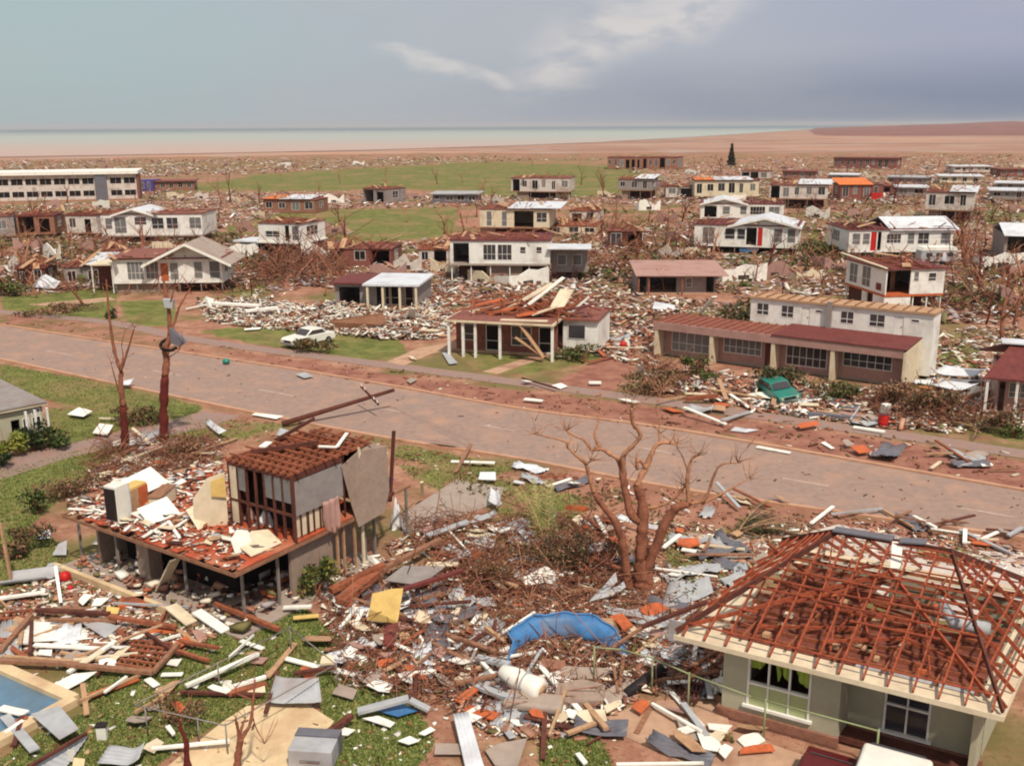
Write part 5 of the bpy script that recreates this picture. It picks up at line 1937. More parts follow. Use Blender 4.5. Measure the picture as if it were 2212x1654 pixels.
# pointed stump and forked sapling at the bottom
cA = lambda x, y: (x * .2623, 1233 + y * .2623)
b3 = gp(404, 1690)
sn = empty('tree_snag', (b3.x, b3.y, 0), 0, 'dark pointed broken trunk standing at the bottom edge', 'tree stump')
tk = MB()
limb(tk, b3, [(1560, 1745), (1545, 1600), (1530, 1400), (1490, 1300), (1470, 1210)], .12, .02, 0, 0, 8, cA)
tk.build('trunk', 'red_bark', sn, True)
b4 = gp(512, 1690)
sn = empty('bare_tree', (b4.x, b4.y, 0), 0, 'small forked bare sapling in front of the cream patio', 'tree')
tk, lb_ = MB(), MB()
limb(tk, b4, [(1955, 1745), (1955, 1600), (1970, 1450), (1985, 1370)], .12, .08, 0, 0, 8, cA)
e = [limb(lb_, b4, [(1985, 1380), (2050, 1280), (2075, 1180), (2085, 1060), (2100, 900)], .06, .03, 0, .4, 6, cA)[-1],
     limb(lb_, b4, [(1975, 1400), (1960, 1300), (1940, 1220)], .07, .03, 0, -.2, 6, cA)[-1],
     limb(lb_, b4, [(1975, 1340), (2000, 1260), (2020, 1210)], .05, .02, 0, .2, 6, cA)[-1],
     limb(lb_, b4, [(2075, 1180), (2110, 1290), (2180, 1420)], .025, .01, .3, .2, 5, cA)[-1],
     limb(lb_, b4, [(2085, 1060), (1960, 1010), (1940, 960)], .025, .01, .3, .1, 5, cA)[-1]]
twigs(lb_, e, 4, .9, .01, 8)
tk.build('trunk', 'bark', sn, True)
lb_.build('branches', 'bark', sn, True)


def rand_tree(seed, hgt, lean=.1, spread=.5, levels=3):
    """a storm stripped tree: trunk mesh and branch mesh"""
    rr = random.Random(seed)
    tk_, br_ = MB(), MB()

    def grow(mb, p, d, l, r, lev):
        pts_, rad = [p], [r]
        for i in range(4):
            d = (d + Vector((rr.uniform(-1, 1), rr.uniform(-1, 1), rr.uniform(-.3, .5))) * .22).normalized()
            pts_.append(pts_[-1] + d * l / 4)
            rad.append(r * (1 - .13 * (i + 1)))
        mb.tube(pts_, rad, 6 if lev == 0 else 4)
        if lev >= levels:
            return
        for k in range(rr.randint(2, 4) if lev else rr.randint(3, 5)):
            i = rr.randint(2, 4)
            nd = (d * .5 + Vector((rr.uniform(-1, 1), rr.uniform(-1, 1), rr.uniform(.0, 1.0))) * spread * 1.6).normalized()
            grow(br_, pts_[i], nd, l * rr.uniform(.4, .7), rad[i] * rr.uniform(.5, .75), lev + 1)
    grow(tk_, Vector((0, 0, -.1)), Vector((rr.uniform(-lean, lean), rr.uniform(-lean, lean), 1)).normalized(), hgt * .5, hgt * .028, 0)
    return tk_, br_


protos = []
for sd_ in range(7):
    tk_, br_ = rand_tree(40 + sd_, 6.0, .25, .5 + .08 * sd_)
    protos.append((tk_, br_, ['bark', 'bark', 'red_bark', 'pale_bark'][sd_ % 4]))
TP = [(832, 408, 7), (690, 420, 5), (560, 440, 6), (610, 390, 5), (735, 395, 5), (1305, 405, 8), (1255, 400, 6), (1150, 360, 5), (1590, 398, 7), (945, 398, 6), (1000, 395, 6),
      (1740, 450, 6), (1480, 460, 5), (1400, 480, 6), (1330, 470, 5), (1440, 500, 6), (1300, 515, 5), (1260, 500, 4), (1460, 540, 4), (690, 545, 7), (655, 575, 6), (620, 560, 5), (672, 600, 5),
      (735, 480, 5), (880, 480, 5), (960, 505, 6), (985, 540, 6), (470, 480, 5), (380, 530, 4), (150, 540, 6), (90, 560, 5), (50, 590, 5), (205, 550, 6), (180, 660, 6), (30, 470, 5), (100, 470, 6),
      (2080, 560, 8), (2068, 530, 7), (2100, 590, 6), (2050, 470, 6), (2010, 400, 6), (2180, 640, 5), (2190, 710, 6), (2165, 735, 7), (2140, 480, 5), (2120, 440, 6), (1950, 450, 5), (1880, 470, 5),
      (1860, 440, 5), (1720, 480, 4), (1760, 600, 3.5), (1690, 640, 3), (1620, 580, 4), (1600, 620, 4), (1560, 560, 4), (1420, 420, 5), (1670, 400, 5), (1790, 410, 6), (1830, 375, 6), (1930, 380, 6),
      (2090, 385, 6), (2170, 395, 7), (2200, 450, 5), (1560, 365, 6), (1500, 362, 6), (1400, 362, 6), (1250, 360, 6), (1050, 352, 6), (900, 352, 6), (760, 358, 6), (640, 362, 6), (520, 360, 6),
      (420, 358, 6), (260, 362, 6), (110, 365, 6), (1350, 560, 4), (1190, 620, 4), (1240, 610, 3.5), (530, 590, 4), (545, 640, 3.5), (700, 640, 4.5), (950, 620, 3.5), (1960, 700, 3), (2130, 700, 4)]
tpr = random.Random(5)
for _ in range(90):
    x_, y_ = tpr.uniform(0, 2212), tpr.uniform(352, 660)
    if (480 < x_ < 980 and 450 < y_ < 520) or (300 < x_ < 1450 and 352 < y_ < 420) or (420 < x_ < 960 and y_ > 640):
        continue
    TP.append((x_, y_, tpr.uniform(3.5, 8)))
bt_rng = random.Random(11)
proto_obj = []
for (x, y, hg), k in zip(TP, range(len(TP))):
    pi = k % 7
    p = gp(x, y)
    sc_ = hg / 6.0
    if pi >= len(proto_obj):
        r = empty('bare_tree', p, 0, 'bare storm stripped tree standing among the wrecked houses beyond the road', 'tree', 'stripped trees beyond the road')
        protos[pi][0].build('trunk', protos[pi][2], r, True)
        protos[pi][1].build('branches', protos[pi][2], r, True)
        proto_obj.append(r)
    else:
        r = copy_tree(proto_obj[pi])
        r.location = p
    r.rotation_euler = (0, 0, bt_rng.uniform(0, 6.28))
    r.scale = (sc_, sc_, sc_ * bt_rng.uniform(.9, 1.25))

# small dark conifer far away
b5 = gp(1579, 362)
cf = empty('conifer_tree', (b5.x, b5.y, 0), 0, 'small dark pointed conifer standing far off near the tidal flats', 'tree')
mb = MB().tube([(0, 0, 0), (0, 0, 9)], [.25, .05], 6)
mb.build('trunk', 'red_bark', cf)


def leaf_cloud(name, parent, n, dims, size, cols, lumps=7, seed=0, cone=False, base=0.0):
    g = np.random.default_rng(seed)
    if cone:
        z = g.uniform(0, 1, n)
        a = g.uniform(0, 6.28, n)
        r = (1 - z) * np.sqrt(g.uniform(0, 1, n))
        P = np.stack([np.cos(a) * r * dims[0] / 2, np.sin(a) * r * dims[1] / 2, base + z * dims[2]], 1)
    else:
        lc = np.stack([g.uniform(-.36, .36, lumps) * dims[0], g.uniform(-.36, .36, lumps) * dims[1], base + dims[2] * g.uniform(.18, .68, lumps)], 1)
        lr = g.uniform(.16, .34, lumps)
        w = g.integers(0, lumps, n)
        d = g.normal(0, 1, (n, 3))
        d /= np.linalg.norm(d, axis=1, keepdims=True)
        P = lc[w] + d * (lr[w] * g.uniform(.35, 1.1, n))[:, None] * np.array(dims) * np.array([1, 1, .8])
        P[:, 2] = np.maximum(P[:, 2], .02)
    a, b = g.normal(0, 1, (n, 3)), g.normal(0, 1, (n, 3))
    a /= np.linalg.norm(a, axis=1, keepdims=True)
    b -= a * (a * b).sum(1, keepdims=True)
    b /= np.linalg.norm(b, axis=1, keepdims=True)
    s = size * g.uniform(.5, 1.4, (n, 1))
    V = np.stack([P - a * s, P + b * s * .45, P + a * s, P - b * s * .45], 1)
    V[:, :, 2] = np.maximum(V[:, :, 2], .005)
    Fq = np.arange(n * 4).reshape(n, 4)
    cols = np.array([C(*c) for c in cols])
    cc = cols[g.integers(0, len(cols), n)] * g.uniform(.75, 1.25, (n, 1))
    return np_mesh(name, V.reshape(-1, 3), Fq, cc, LEAF, parent)


leaf_cloud('crown', cf, 900, (4.2, 4.2, 9), .6, [(52, 44, 34), (60, 60, 40)], seed=3, cone=True, base=1.0)

GREENS = [(70, 84, 34), (94, 108, 48), (54, 66, 28), (116, 118, 60)]
OLIVE = [(110, 96, 58), (88, 84, 44), (130, 100, 70), (72, 62, 38)]
BROWNS = [(144, 98, 74), (120, 80, 60), (164, 118, 90), (96, 66, 50), (116, 106, 64)]
DARKG = [(34, 42, 22), (48, 60, 28), (62, 74, 34)]
YELG = [(150, 146, 62), (124, 128, 50), (96, 108, 40)]


def bush(label, x, y, w, h_, cols, n=700, size=.11, name='shrub', lumps=7, seed=0, cat='shrub', stems=6):
    p = gp(x, y)
    r = empty(name, (p.x, p.y, 0), 0, label, cat)
    mb = MB()
    rr = random.Random(seed)
    for i in range(stems):
        e_ = Vector((rr.uniform(-.4, .4) * w, rr.uniform(-.3, .3) * w, h_ * rr.uniform(.5, .95)))
        mb.tube([(rr.uniform(-.05, .05), rr.uniform(-.05, .05), 0), e_ * .5 + Vector((rr.uniform(-.1, .1), 0, 0)), e_], [.03, .02, .008], 5)
    mb.build('stems', 'bark', r)
    leaf_cloud('foliage', r, n, (w, w * .8, h_), size, cols, lumps, seed)
    return r


bush('yellow green shrub at the left edge in front of the grey green house', 20, 988, 1.7, 2.0, YELG, 900, .13, seed=1)
bush('dark green shrub between the porch posts of the edge house', 75, 972, 1.7, 2.0, DARKG, 900, .13, seed=2)
bush('low dark green shrub right of the edge house porch', 125, 966, 2.4, 1.4, GREENS + DARKG, 900, .12, seed=3)
bush('black green shrub at the far left below the yellow green one', -5, 1010, 1.6, 1.0, DARKG, 500, .12, seed=4)
bush('grey green bush between the forked trunk and the edge house shrubs', 285, 915, 3.0, 1.3, GREENS + OLIVE + BROWNS, 1100, .1, seed=41)
bush('low olive bush between the two tall trunks', 320, 915, 2.2, 1.0, OLIVE + GREENS, 700, .1, seed=42)
bush('small dark green shrub on the lawn left of the stilted house', 82, 1110, 1.3, 1.7, DARKG + GREENS, 600, .1, seed=5)
bush('brown wilted shrub on the lawn at the left edge', 50, 1195, 2.3, 1.5, BROWNS + DARKG, 1000, .1, seed=6)
bush('green climbing shrub against the stilted house side wall', 692, 1292, 1.5, 2.2, GREENS + [(130, 120, 50)], 900, .1, seed=7)
bush('olive brown shrub beside the white parked car', 672, 758, 4.2, 1.5, OLIVE, 900, .16, seed=8)
bush('brown green shrub left of the white terrace block end', 1590, 715, 4.5, 3.2, OLIVE + DARKG, 1300, .2, seed=9)
bush('green shrub before the left bay of the pink terrace front', 1500, 815, 2.2, 2.0, GREENS + OLIVE, 700, .14, seed=10)
bush('small bright green plant before the pink terrace front', 1535, 825, 1.3, .9, GREENS, 400, .1, seed=11)
bush('dark olive shrub above the teal car', 1680, 842, 3.6, 2.3, OLIVE + DARKG, 1200, .15, seed=12)
bush('olive shrub right of the teal car in front of the dark windows', 1800, 862, 3.0, 1.6, OLIVE + GREENS, 900, .14, seed=13)
bush('brown leafless looking bush at the corner of the cream end wall', 1915, 880, 4.0, 2.4, BROWNS, 1500, .12, seed=14)
bush('brown green tangle between the cream end wall and the right edge house', 2020, 905, 4.2, 2.4, BROWNS + OLIVE, 1500, .13, seed=15)
bush('grey green tangle of fallen boughs by the footpath left of the pink terrace', 1420, 845, 4.6, 1.7, OLIVE + BROWNS, 1300, .13, seed=16)
bush('green bush at the right corner of the verandah house', 1245, 775, 4.0, 1.5, GREENS + OLIVE, 900, .14, seed=17)
bush('olive bush between the two white houses at right', 1765, 560, 6.0, 3.0, OLIVE + GREENS, 900, .28, seed=18)
bush('dark green bush in front of the far left rubble', 20, 640, 4.0, 2.0, GREENS + OLIVE, 700, .2, seed=19)
bush('small dark bush on the strip beside the left footpath', 245, 688, 1.4, 1.2, DARKG, 300, .14, seed=20)
bush('low brown hedge by the left end of the footpath', 110, 678, 7.0, 1.0, BROWNS + OLIVE, 900, .18, seed=21)
bush('reddish bush overhanging the debris at the right edge', 2165, 935, 2.2, 2.2, BROWNS + OLIVE, 900, .11, seed=22)
bush('green shrub by the right edge behind the verge', 2190, 945, 1.5, 1.1, GREENS, 400, .1, seed=23)
bush('brown bush bare at the middle of the debris field left of the big tree', 1060, 1270, 2.2, 2.2, BROWNS, 1300, .06, seed=24, stems=16)
bush('dark brown thicket directly left of the big bare tree', 1270, 1230, 3.2, 2.0, BROWNS + DARKG, 2200, .07, seed=25, stems=20)
bush('brown green weedy bush under the palm fronds', 1180, 1215, 2.6, 1.5, OLIVE + BROWNS, 1700, .07, seed=26, stems=14)
bush('olive brown clump on the bottom lawn left of the patio', 395, 1560, 1.7, 1.0, OLIVE + BROWNS, 1100, .05, seed=27)
bush('tiny round green plant in the bare yard by the brick base', 1573, 1602, .35, .35, GREENS, 160, .04, seed=28, name='potted_plant', cat='plant')
bush('brown dry bush behind the stilted house roof joists', 420, 985, 3.2, 1.2, BROWNS, 1100, .09, seed=29, stems=14)
bush('reddish brown wilted hedge left of the stilted house deck', 150, 1075, 2.6, 1.3, BROWNS + OLIVE, 1200, .08, seed=30, stems=14)


def fronds(label, x, y, n, L, yaw0, yaw1, el0, el1, seed, cols):
    p = gp(x, y)
    r = empty('palm_fronds', (p.x, p.y, 0), 0, label, 'palm')
    rr = random.Random(seed)
    V, Fq, cc, k = [], [], [], 0
    st_ = MB()
    for i in range(n):
        yaw, el = rr.uniform(yaw0, yaw1), rr.uniform(el0, el1)
        d = Vector((math.cos(yaw) * math.cos(el), math.sin(yaw) * math.cos(el), math.sin(el)))
        pts_ = []
        q_ = Vector((rr.uniform(-.2, .2), rr.uniform(-.2, .2), .1))
        for j in range(9):
            pts_.append(q_.copy())
            q_ = q_ + d * L / 8
            d = (d + Vector((0, 0, -.09))).normalized()
            q_.z = max(q_.z, .06)
        st_.tube(pts_, [.03 - .0028 * j for j in range(9)], 4)
        sd2 = d.cross(Vector((0, 0, 1))).normalized()
        for j in range(1, 9):
            for s_ in (-1, 1):
                for m_ in range(3):
                    a_ = pts_[j].lerp(pts_[j - 1], m_ / 3)
                    t_ = (pts_[j] - pts_[j - 1]).normalized()
                    tip = a_ + (sd2 * s_ * .75 + t_ * .6 + Vector((0, 0, rr.uniform(-.35, .1)))).normalized() * .55 * (1.1 - j / 10)
                    tip.z = max(.03, tip.z)
                    V += [a_, a_ + t_ * .06, tip, tip - t_ * .01]
                    Fq.append((k, k + 1, k + 2, k + 3))
                    k += 4
                    c_ = C(*rr.choice(cols))
                    cc.append(c_)
    st_.build('stalks', 'tan_timber', r)
    np_mesh('leaflets', np.array([tuple(v) for v in V]), np.array(Fq), np.array(cc), LEAF, r)
    return r


PALM = [(150, 150, 84), (128, 130, 70), (170, 158, 96), (104, 110, 56)]
fronds('pale green palm fronds rising from the debris left of the big tree', 1178, 1168, 11, 2.6, 1.2, 2.6, .7, 1.35, 1, PALM)
fronds('fallen dark palm crown lying at the roadside above the hip roof', 1600, 1152, 14, 3.0, -.7, .9, .05, .6, 2, [(96, 90, 50), (60, 52, 34), (120, 108, 60), (40, 36, 26)])
fronds('dull green palm fronds behind the ridge of the hip roof', 1975, 1198, 9, 2.6, -.6, .5, .02, .35, 3, [(120, 112, 62), (96, 92, 48), (140, 100, 70)])
fronds('dry fronds fallen beside the debris bank at the right edge', 2110, 930, 9, 2.2, 0, 6, .1, .7, 4, OLIVE)

# ------------------------------------------------------------------ vehicles


def car(label, c, yaw, paint, s=1.0, wagon=False, tilt=0.0, name='parked_car'):
    r = empty(name, (c.x, c.y, 0), yaw, label, 'car')
    r.rotation_euler = (tilt, 0, yaw)
    r.scale = (s, s, s)
    W_ = .84

    def prof(pts, m, nm, w, par=None, bev=.05):
        o = MB().prism([(x, -w, z) for x, z in pts], (0, 2 * w, 0)).build(nm, m, par or r, False)
        b_ = o.modifiers.new('bevel', 'BEVEL')
        b_.width, b_.segments, b_.limit_method = bev, 3, 'ANGLE'
        return o
    prof([(-2.1, .32), (2.1, .32), (2.18, .5), (2.15, .74), (1.95, .84), (.85, .93), (-1.35, .93), (-2.05, .86), (-2.18, .6)], paint, 'body', W_)
    rear = -2.0 if wagon else -1.25
    prof([(.78, .92), (rear - .1, .92), (rear + .3, 1.36), (.2, 1.38)], paint, 'cabin', W_ - .1, None, .08)
    wb = MB()
    wb.prism([(.70, -W_ + .095, .98), (.22, -W_ + .095, 1.30), (rear + .42, -W_ + .095, 1.28), (rear + .14, -W_ + .095, .98)], (0, -.02, 0))
    wb.prism([(.70, W_ - .095, .98), (.22, W_ - .095, 1.30), (rear + .42, W_ - .095, 1.28), (rear + .14, W_ - .095, .98)], (0, .02, 0))
    wb.build('side_windows', 'glass', r)
    MB().prism([(.80, -.64, .97), (.80, .64, .97), (.30, .6, 1.33), (.30, -.6, 1.33)], (.03, 0, .02)).build('windscreen', 'glass', r)
    MB().prism([(rear - .07, -.62, 1.0), (rear - .07, .62, 1.0), (rear + .2, .58, 1.3), (rear + .2, -.58, 1.3)], (-.03, 0, .02)).build('rear_window', 'glass', r)
    for x in (1.3, -1.35):
        for sg in (-1, 1):
            t_ = MB().tube([(x, sg * (W_ - .2), .3), (x, sg * (W_ + .02), .3)], .3, 16).build('wheel', 'black_rubber', r)
            MB().tube([(x, sg * (W_ + .0), .3), (x, sg * (W_ + .035), .3)], .17, 12).build('rim', 'chrome', t_)
    for sg in (-1, 1):
        MB().tube([(2.12, sg * .58, .62), (2.2, sg * .58, .62)], .1, 10).build('headlight', 'lamp_glass', r)
        MB().box(-2.21, -2.15, sg * .58 - .12, sg * .58 + .12, .58, .7).build('tail_light', 'red_paint', r)
    MB().box(2.13, 2.24, -.8, .8, .36, .47).build('bumper', 'chrome', r)
    MB().box(-2.26, -2.15, -.8, .8, .36, .47).build('bumper', 'chrome', r)
    MB().box(2.12, 2.19, -.42, .42, .52, .7).build('grille', 'black_rubber', r)
    return r


cf_, cb_ = gp(632, 752), gp(702, 737)
dv = (cf_ - cb_).normalized()
car('white sedan parked on the lawn edge across the road by the footpath', (cf_ + cb_) / 2, math.atan2(dv.y, dv.x), 'car_white', 1.05)
car('crushed teal car nosed into bushes before the pink terrace front', gp(1683, 860), R(-82), 'teal_paint', .9, True, .16, 'wrecked_car')
HYAW = math.atan2(ex_.y, ex_.x)
FWD = -ey_                                # both cars stand end on, noses towards the viewer
cw_ = gp(1940, 1622, 1.64)
car('white wagon before the hip roofed house, only its roof in view at the bottom edge', Vector((cw_.x, cw_.y, 0)) + FWD * 2.0, math.atan2(FWD.y, FWD.x), 'car_white', 1.2, True)
cw_ = gp(1797, 1628, 1.3)
car('dark red car at the bottom edge left of the white wagon roof', Vector((cw_.x, cw_.y, 0)) + FWD * 1.1, math.atan2(FWD.y, FWD.x), 'dark_red_paint', .95)

cp_ = gp(2020, 572)
cv = empty('caravan', (cp_.x, cp_.y, 0), 0, 'small white roofed caravan parked before the long white house at right', 'caravan')
o = MB().prism([(x, -1.0, z) for x, z in ((-2.2, .5), (2.2, .5), (2.4, 1.0), (2.3, 2.0), (2.0, 2.2), (-2.0, 2.2), (-2.3, 2.0), (-2.4, 1.0))], (0, 2.0, 0)).build('body', 'grey_sheet', cv)
o.modifiers.new('bevel', 'BEVEL').width = .08
MB().prism([(x, -1.05, z) for x, z in ((-2.4, 1.98), (2.4, 1.98), (2.1, 2.42), (-2.1, 2.42))], (0, 2.1, 0)).build('roof', 'white_board', cv)
for x in (-1.7, -.4, 1.0):
    MB().box(x, x + .8, -1.03, -1.003, 1.2, 1.7).build('window', 'glass', cv)
MB().box(.45, .9, -1.03, -1.003, .6, 1.8).build('door', 'white_sheet', cv)
for x in (-.4, .3):
    MB().tube([(x, -1.02, .33), (x, -.8, .33)], .33, 14).build('wheel', 'black_rubber', cv)
MB().beam((2.3, 0, .5), (3.4, 0, .45), .1).build('drawbar', 'grey_pipe', cv)

# ------------------------------------------------------------------ swimming pool at the lower left
pc1, pc2, pc3 = gp(-60, 1422), gp(160, 1519), gp(-40, 1628)
pl = empty('swimming_pool', (pc2.x, pc2.y, 0), 0, 'blue swimming pool with cream coping at the lower left corner', 'pool')
o_ = Vector((pc2.x, pc2.y, 0))
cpg = MB()
for a_, b_ in ((pc1, pc2), (pc2, pc3)):
    cpg.beam(a_ - o_ + Vector((0, 0, .12)), b_ - o_ + Vector((0, 0, .12 + (.004 if b_ is pc3 else 0))), .42, .24)
cpg.build('coping', 'cream_concrete', pl)
far_ = pc1 + (pc3 - pc2)
for k_, (xa, ya, xb, yb, m_) in enumerate(((10, 1545, 75, 1620, 'grey_sheet'), (25, 1560, 60, 1548, 'rust_timber'), (0, 1590, 50, 1555, 'white_board'), (30, 1610, 48, 1545, 'dark_timber'), (0, 1528, 55, 1540, 'white_board'))):
    a_, b_ = gp(xa, ya, .2), gp(xb, yb, .28)
    tag(MB().beam(a_, b_, .3 if k_ in (0, 4) else .14, .05).build('plank', m_), ['grey metal strip', 'rust red slat', 'white slat', 'dark slat', 'pale board'][k_] + ' fallen across the swimming pool corner', 'plank')
MB().prism([pc1 - o_ + Vector((0, 0, .03)), pc2 - o_ + Vector((0, 0, .03)), pc3 - o_ + Vector((0, 0, .03)), far_ - o_ + Vector((0, 0, .03))], (0, 0, .05)).build('water', 'pool_water', pl)

# ------------------------------------------------------------------ debris one can point at
T = {'A': (0, 1233, .2623), 'B': (507.7, 1233, .2623), 'C': (943, 1233, .2623), 'D': (1015, 906.6, .2631), 'E': (0, 906.6, .2631), 'F': (435, 906.6, .2631),
     '2': (544, 580.2, .2631), '3': (1088, 580.2, .2631), '4': (1632, 580.2, .2631), 'V': (0, 0, 1.0)}
znudge = [0]


def tp(t, x, y):
    a, b, s = T[t]
    return a + x * s, b + y * s


def zn():
    znudge[0] = (znudge[0] + 1) % 40
    return .06 + znudge[0] * .0045


def panel(name, label, m, t, pts, lift=None, th=.025, cat='panel', group=None):
    z = zn()
    q = [gp(*tp(t, x, y), z + (lift[i] if lift else 0)) for i, (x, y) in enumerate(pts)]
    c = sum(q, Vector()) / len(q)
    o = MB().prism([p - Vector((c.x, c.y, 0)) for p in q], (0, 0, th)).build(name, m)
    o.location = (c.x, c.y, 0)
    return tag(o, label, cat, group)


def sheet(label, m, t, pts, lift=None, waves=9, curl=.25, name='metal_sheet', cat='metal sheet', group=None):
    """corrugated roofing sheet, a little bent, laid over four points"""
    z = zn() + .03
    q = [gp(*tp(t, x, y), z + (lift[i] if lift else 0)) for i, (x, y) in enumerate(pts)]
    c = sum(q, Vector()) / 4
    n1, n2 = waves * 4, 7
    v, f = [], []
    rr = random.Random(label)
    ph = rr.uniform(0, 3)
    for i in range(n1 + 1):
        for j in range(n2 + 1):
            a_, b_ = i / n1, j / n2
            p = q[0].lerp(q[1], a_).lerp(q[3].lerp(q[2], a_), b_)
            edge_ = curl * (max(0, abs(b_ - .5) - .28) * 1.6 * (1 if b_ > .5 else .4) + .12 * math.sin(b_ * 4 + ph) ** 2)
            p = p + Vector((0, 0, .014 * math.sin(a_ * waves * 6.283) + edge_))
            v.append(p - Vector((c.x, c.y, 0)))
    for i in range(n1):
        for j in range(n2):
            a_ = i * (n2 + 1) + j
            f.append((a_, a_ + 1, a_ + n2 + 2, a_ + n2 + 1))
    o = MB().add(v, f).build(name, m, None, True)
    o.location = (c.x, c.y, 0)
    s_ = o.modifiers.new('thick', 'SOLIDIFY')
    s_.thickness = .008
    return tag(o, label, cat, group)


def plank(label, m, t, a, b, w=.14, th=.05, z0=None, z1=None, name='plank', cat='plank', group=None):
    z = zn()
    p, q = gp(*tp(t, *a), (z0 or 0) + z + th / 2), gp(*tp(t, *b), (z1 or 0) + z + th / 2)
    c = (p + q) / 2
    off = Vector((c.x, c.y, 0))
    o = MB().beam(p - off, q - off, w, th).build(name, m)
    o.location = (c.x, c.y, 0)
    return tag(o, label, cat, group)


WB, WS, GS, CP = 'white_board', 'white_sheet', 'grey_sheet', 'cream_paint'
sheet('largest white sheet with ragged edge on the lawn left of the grey triangle', WB, 'A', [(110, 590), (240, 405), (640, 440), (770, 560)], [.1, .1, .05, .05], 6, .1, 'wall_sheet', 'wall sheet')
panel('metal_sheet', 'grey triangular sheet right of the largest white sheet', GS, 'A', [(690, 440), (850, 415), (985, 460), (870, 555)], [.25, .25, .1, .05], cat='metal sheet')
panel('board', 'white square board tilted below the kerb wall of the stilted house', WB, 'A', [(640, 250), (690, 190), (765, 200), (680, 285)], [.1, .3, .3, .1], cat='board')
panel('board', 'white ragged board between the tilted square board and the orange beige board', WB, 'A', [(750, 290), (790, 225), (900, 225), (830, 285)], [.05, .15, .1, .05], cat='board')
panel('board', 'orange beige board below the stilted house kerb wall', 'yellow_board', 'A', [(870, 350), (880, 295), (985, 305), (970, 355)], [.2, .35, .35, .2], cat='board')
plank('cream plank end on the grass, left of the two below the stilted house corner', 'cream_paint', 'A', (1405, 285), (1580, 430), .5, .06, .3, .02)
plank('cream plank end on the grass, right of the two below the stilted house corner', WB, 'A', (1620, 330), (1860, 495), .42, .06, .3, .02)
panel('board', 'small white board at the left end of the long white strip on the lawn', WB, 'A', [(1050, 560), (1120, 500), (1195, 525), (1130, 570)], cat='board')
panel('board', 'long white strip on the lawn below the cream planks', WB, 'A', [(1200, 530), (1370, 465), (1390, 490), (1230, 545)], cat='board')
panel('board', 'large white torn board above the orange plank near the pool', WB, 'A', [(430, 940), (600, 850), (800, 830), (700, 900), (550, 980)], [.02, .1, .1, .05, .02], cat='board')
plank('bright orange plank right of the pool on the lawn', 'orange_board', 'A', (740, 1030), (1135, 880), .3, .05)
panel('wall_panel', 'pale grey wall panel leaning over the pool corner', 'grey_sheet', 'A', [(255, 1180), (490, 1110), (650, 1300), (490, 1390)], [.35, .35, .3, .3], cat='wall panel')
panel('board', 'square white scrap on the lawn right of the batten frame', WB, 'A', [(1370, 770), (1400, 730), (1500, 725), (1460, 785)], cat='board')
plank('thin white strip on the lawn below the square white scrap', WB, 'A', (1330, 852), (1505, 848), .2, .04)
plank('short white strip left of the dark rail end on the lawn', WB, 'A', (1212, 885), (1290, 945), .25, .04)
panel('board', 'white chip right of the pink board on the lawn', WB, 'A', [(1555, 950), (1590, 925), (1645, 930), (1620, 970)], cat='board')
panel('board', 'white block at the left end of the splintered white beam', WB, 'A', [(1835, 960), (1850, 920), (1910, 920), (1900, 975)], [.1, .3, .3, .1], .1, cat='board')
plank('splintered white beam on rusty timber, left of the grey mesh sheet', WB, 'A', (1900, 955), (2190, 868), .16, .08, .1, .2)
plank('rusty timber beneath the splintered white beam', 'rust_timber', 'A', (1880, 1010), (2190, 925), .22, .1)
panel('board', 'pale pink board on the grass under the dark rail', 'pink_wall', 'A', [(2060, 760), (2110, 710), (2212, 715), (2160, 765)], cat='board')
panel('board', 'tan pink board lying beside the dark rail near the orange plank', 'tan_timber', 'A', [(1260, 1000), (1420, 910), (1490, 900), (1400, 1000)], cat='board')
plank('upper of two white chips crossed by the dark rail', WB, 'A', (1985, 572), (2055, 600), .2, .04)
plank('lower of two white chips crossed by the dark rail', WB, 'A', (2070, 603), (2168, 640), .2, .04)
plank('long white plank on the edge of the cream patio', WB, 'A', (1250, 1460), (1890, 1398), .14, .06, .05, .12)
panel('board', 'white oblong chip on the dark lawn left of the patio', WB, 'A', [(1360, 1290), (1400, 1275), (1445, 1340), (1420, 1360)], [.1, .15, .1, .05], .06, cat='board')
plank('long brown beam curving past the batten frame, upper of the pair', 'brown_timber', 'A', (0, 738), (640, 765), .16, .12, .1, .1, 'timber_beam', 'beam')
plank('long brown beam along the lower edge of the batten frame', 'brown_timber', 'A', (560, 770), (1260, 832), .2, .12, .1, .1, 'timber_beam', 'beam')
plank('brown beam rising from the lower right corner of the batten frame', 'brown_timber', 'A', (1260, 830), (1470, 600), .16, .12, .1, .1, 'timber_beam', 'beam')
plank('brown beam end pointing right from above the batten frame', 'rust_timber', 'A', (1465, 575), (1800, 632), .14, .1, .05, .1, 'timber_beam', 'beam')
plank('thin rust beam below the pointing beam end on the lawn', 'rust_timber', 'A', (1460, 655), (1720, 738), .12, .1, 0, 0, 'timber_beam', 'beam')
plank('long brown beam above the grey triangular sheet', 'brown_timber', 'A', (410, 398), (960, 408), .16, .1, .15, .1, 'timber_beam', 'beam')
plank('long rust beam running down to the cream plank ends', 'rust_timber', 'A', (900, 372), (1450, 462), .18, .12, .25, .02, 'timber_beam', 'beam')
plank('brown beam below the kerb wall at far left', 'dark_timber', 'A', (300, 320), (900, 352), .2, .12, .1, .2, 'timber_beam', 'beam')
plank('brown beam slanting at the left edge above the pool', 'brown_timber', 'A', (0, 660), (255, 365), .2, .12, .1, .1, 'timber_beam', 'beam')
plank('tan plank behind the pool coping', 'tan_timber', 'A', (20, 700), (720, 748), .16, .06, .02, .02)
plank('white strip with grey edge below the largest white sheet', WB, 'A', (280, 605), (850, 640), .22, .05, .1, .02)
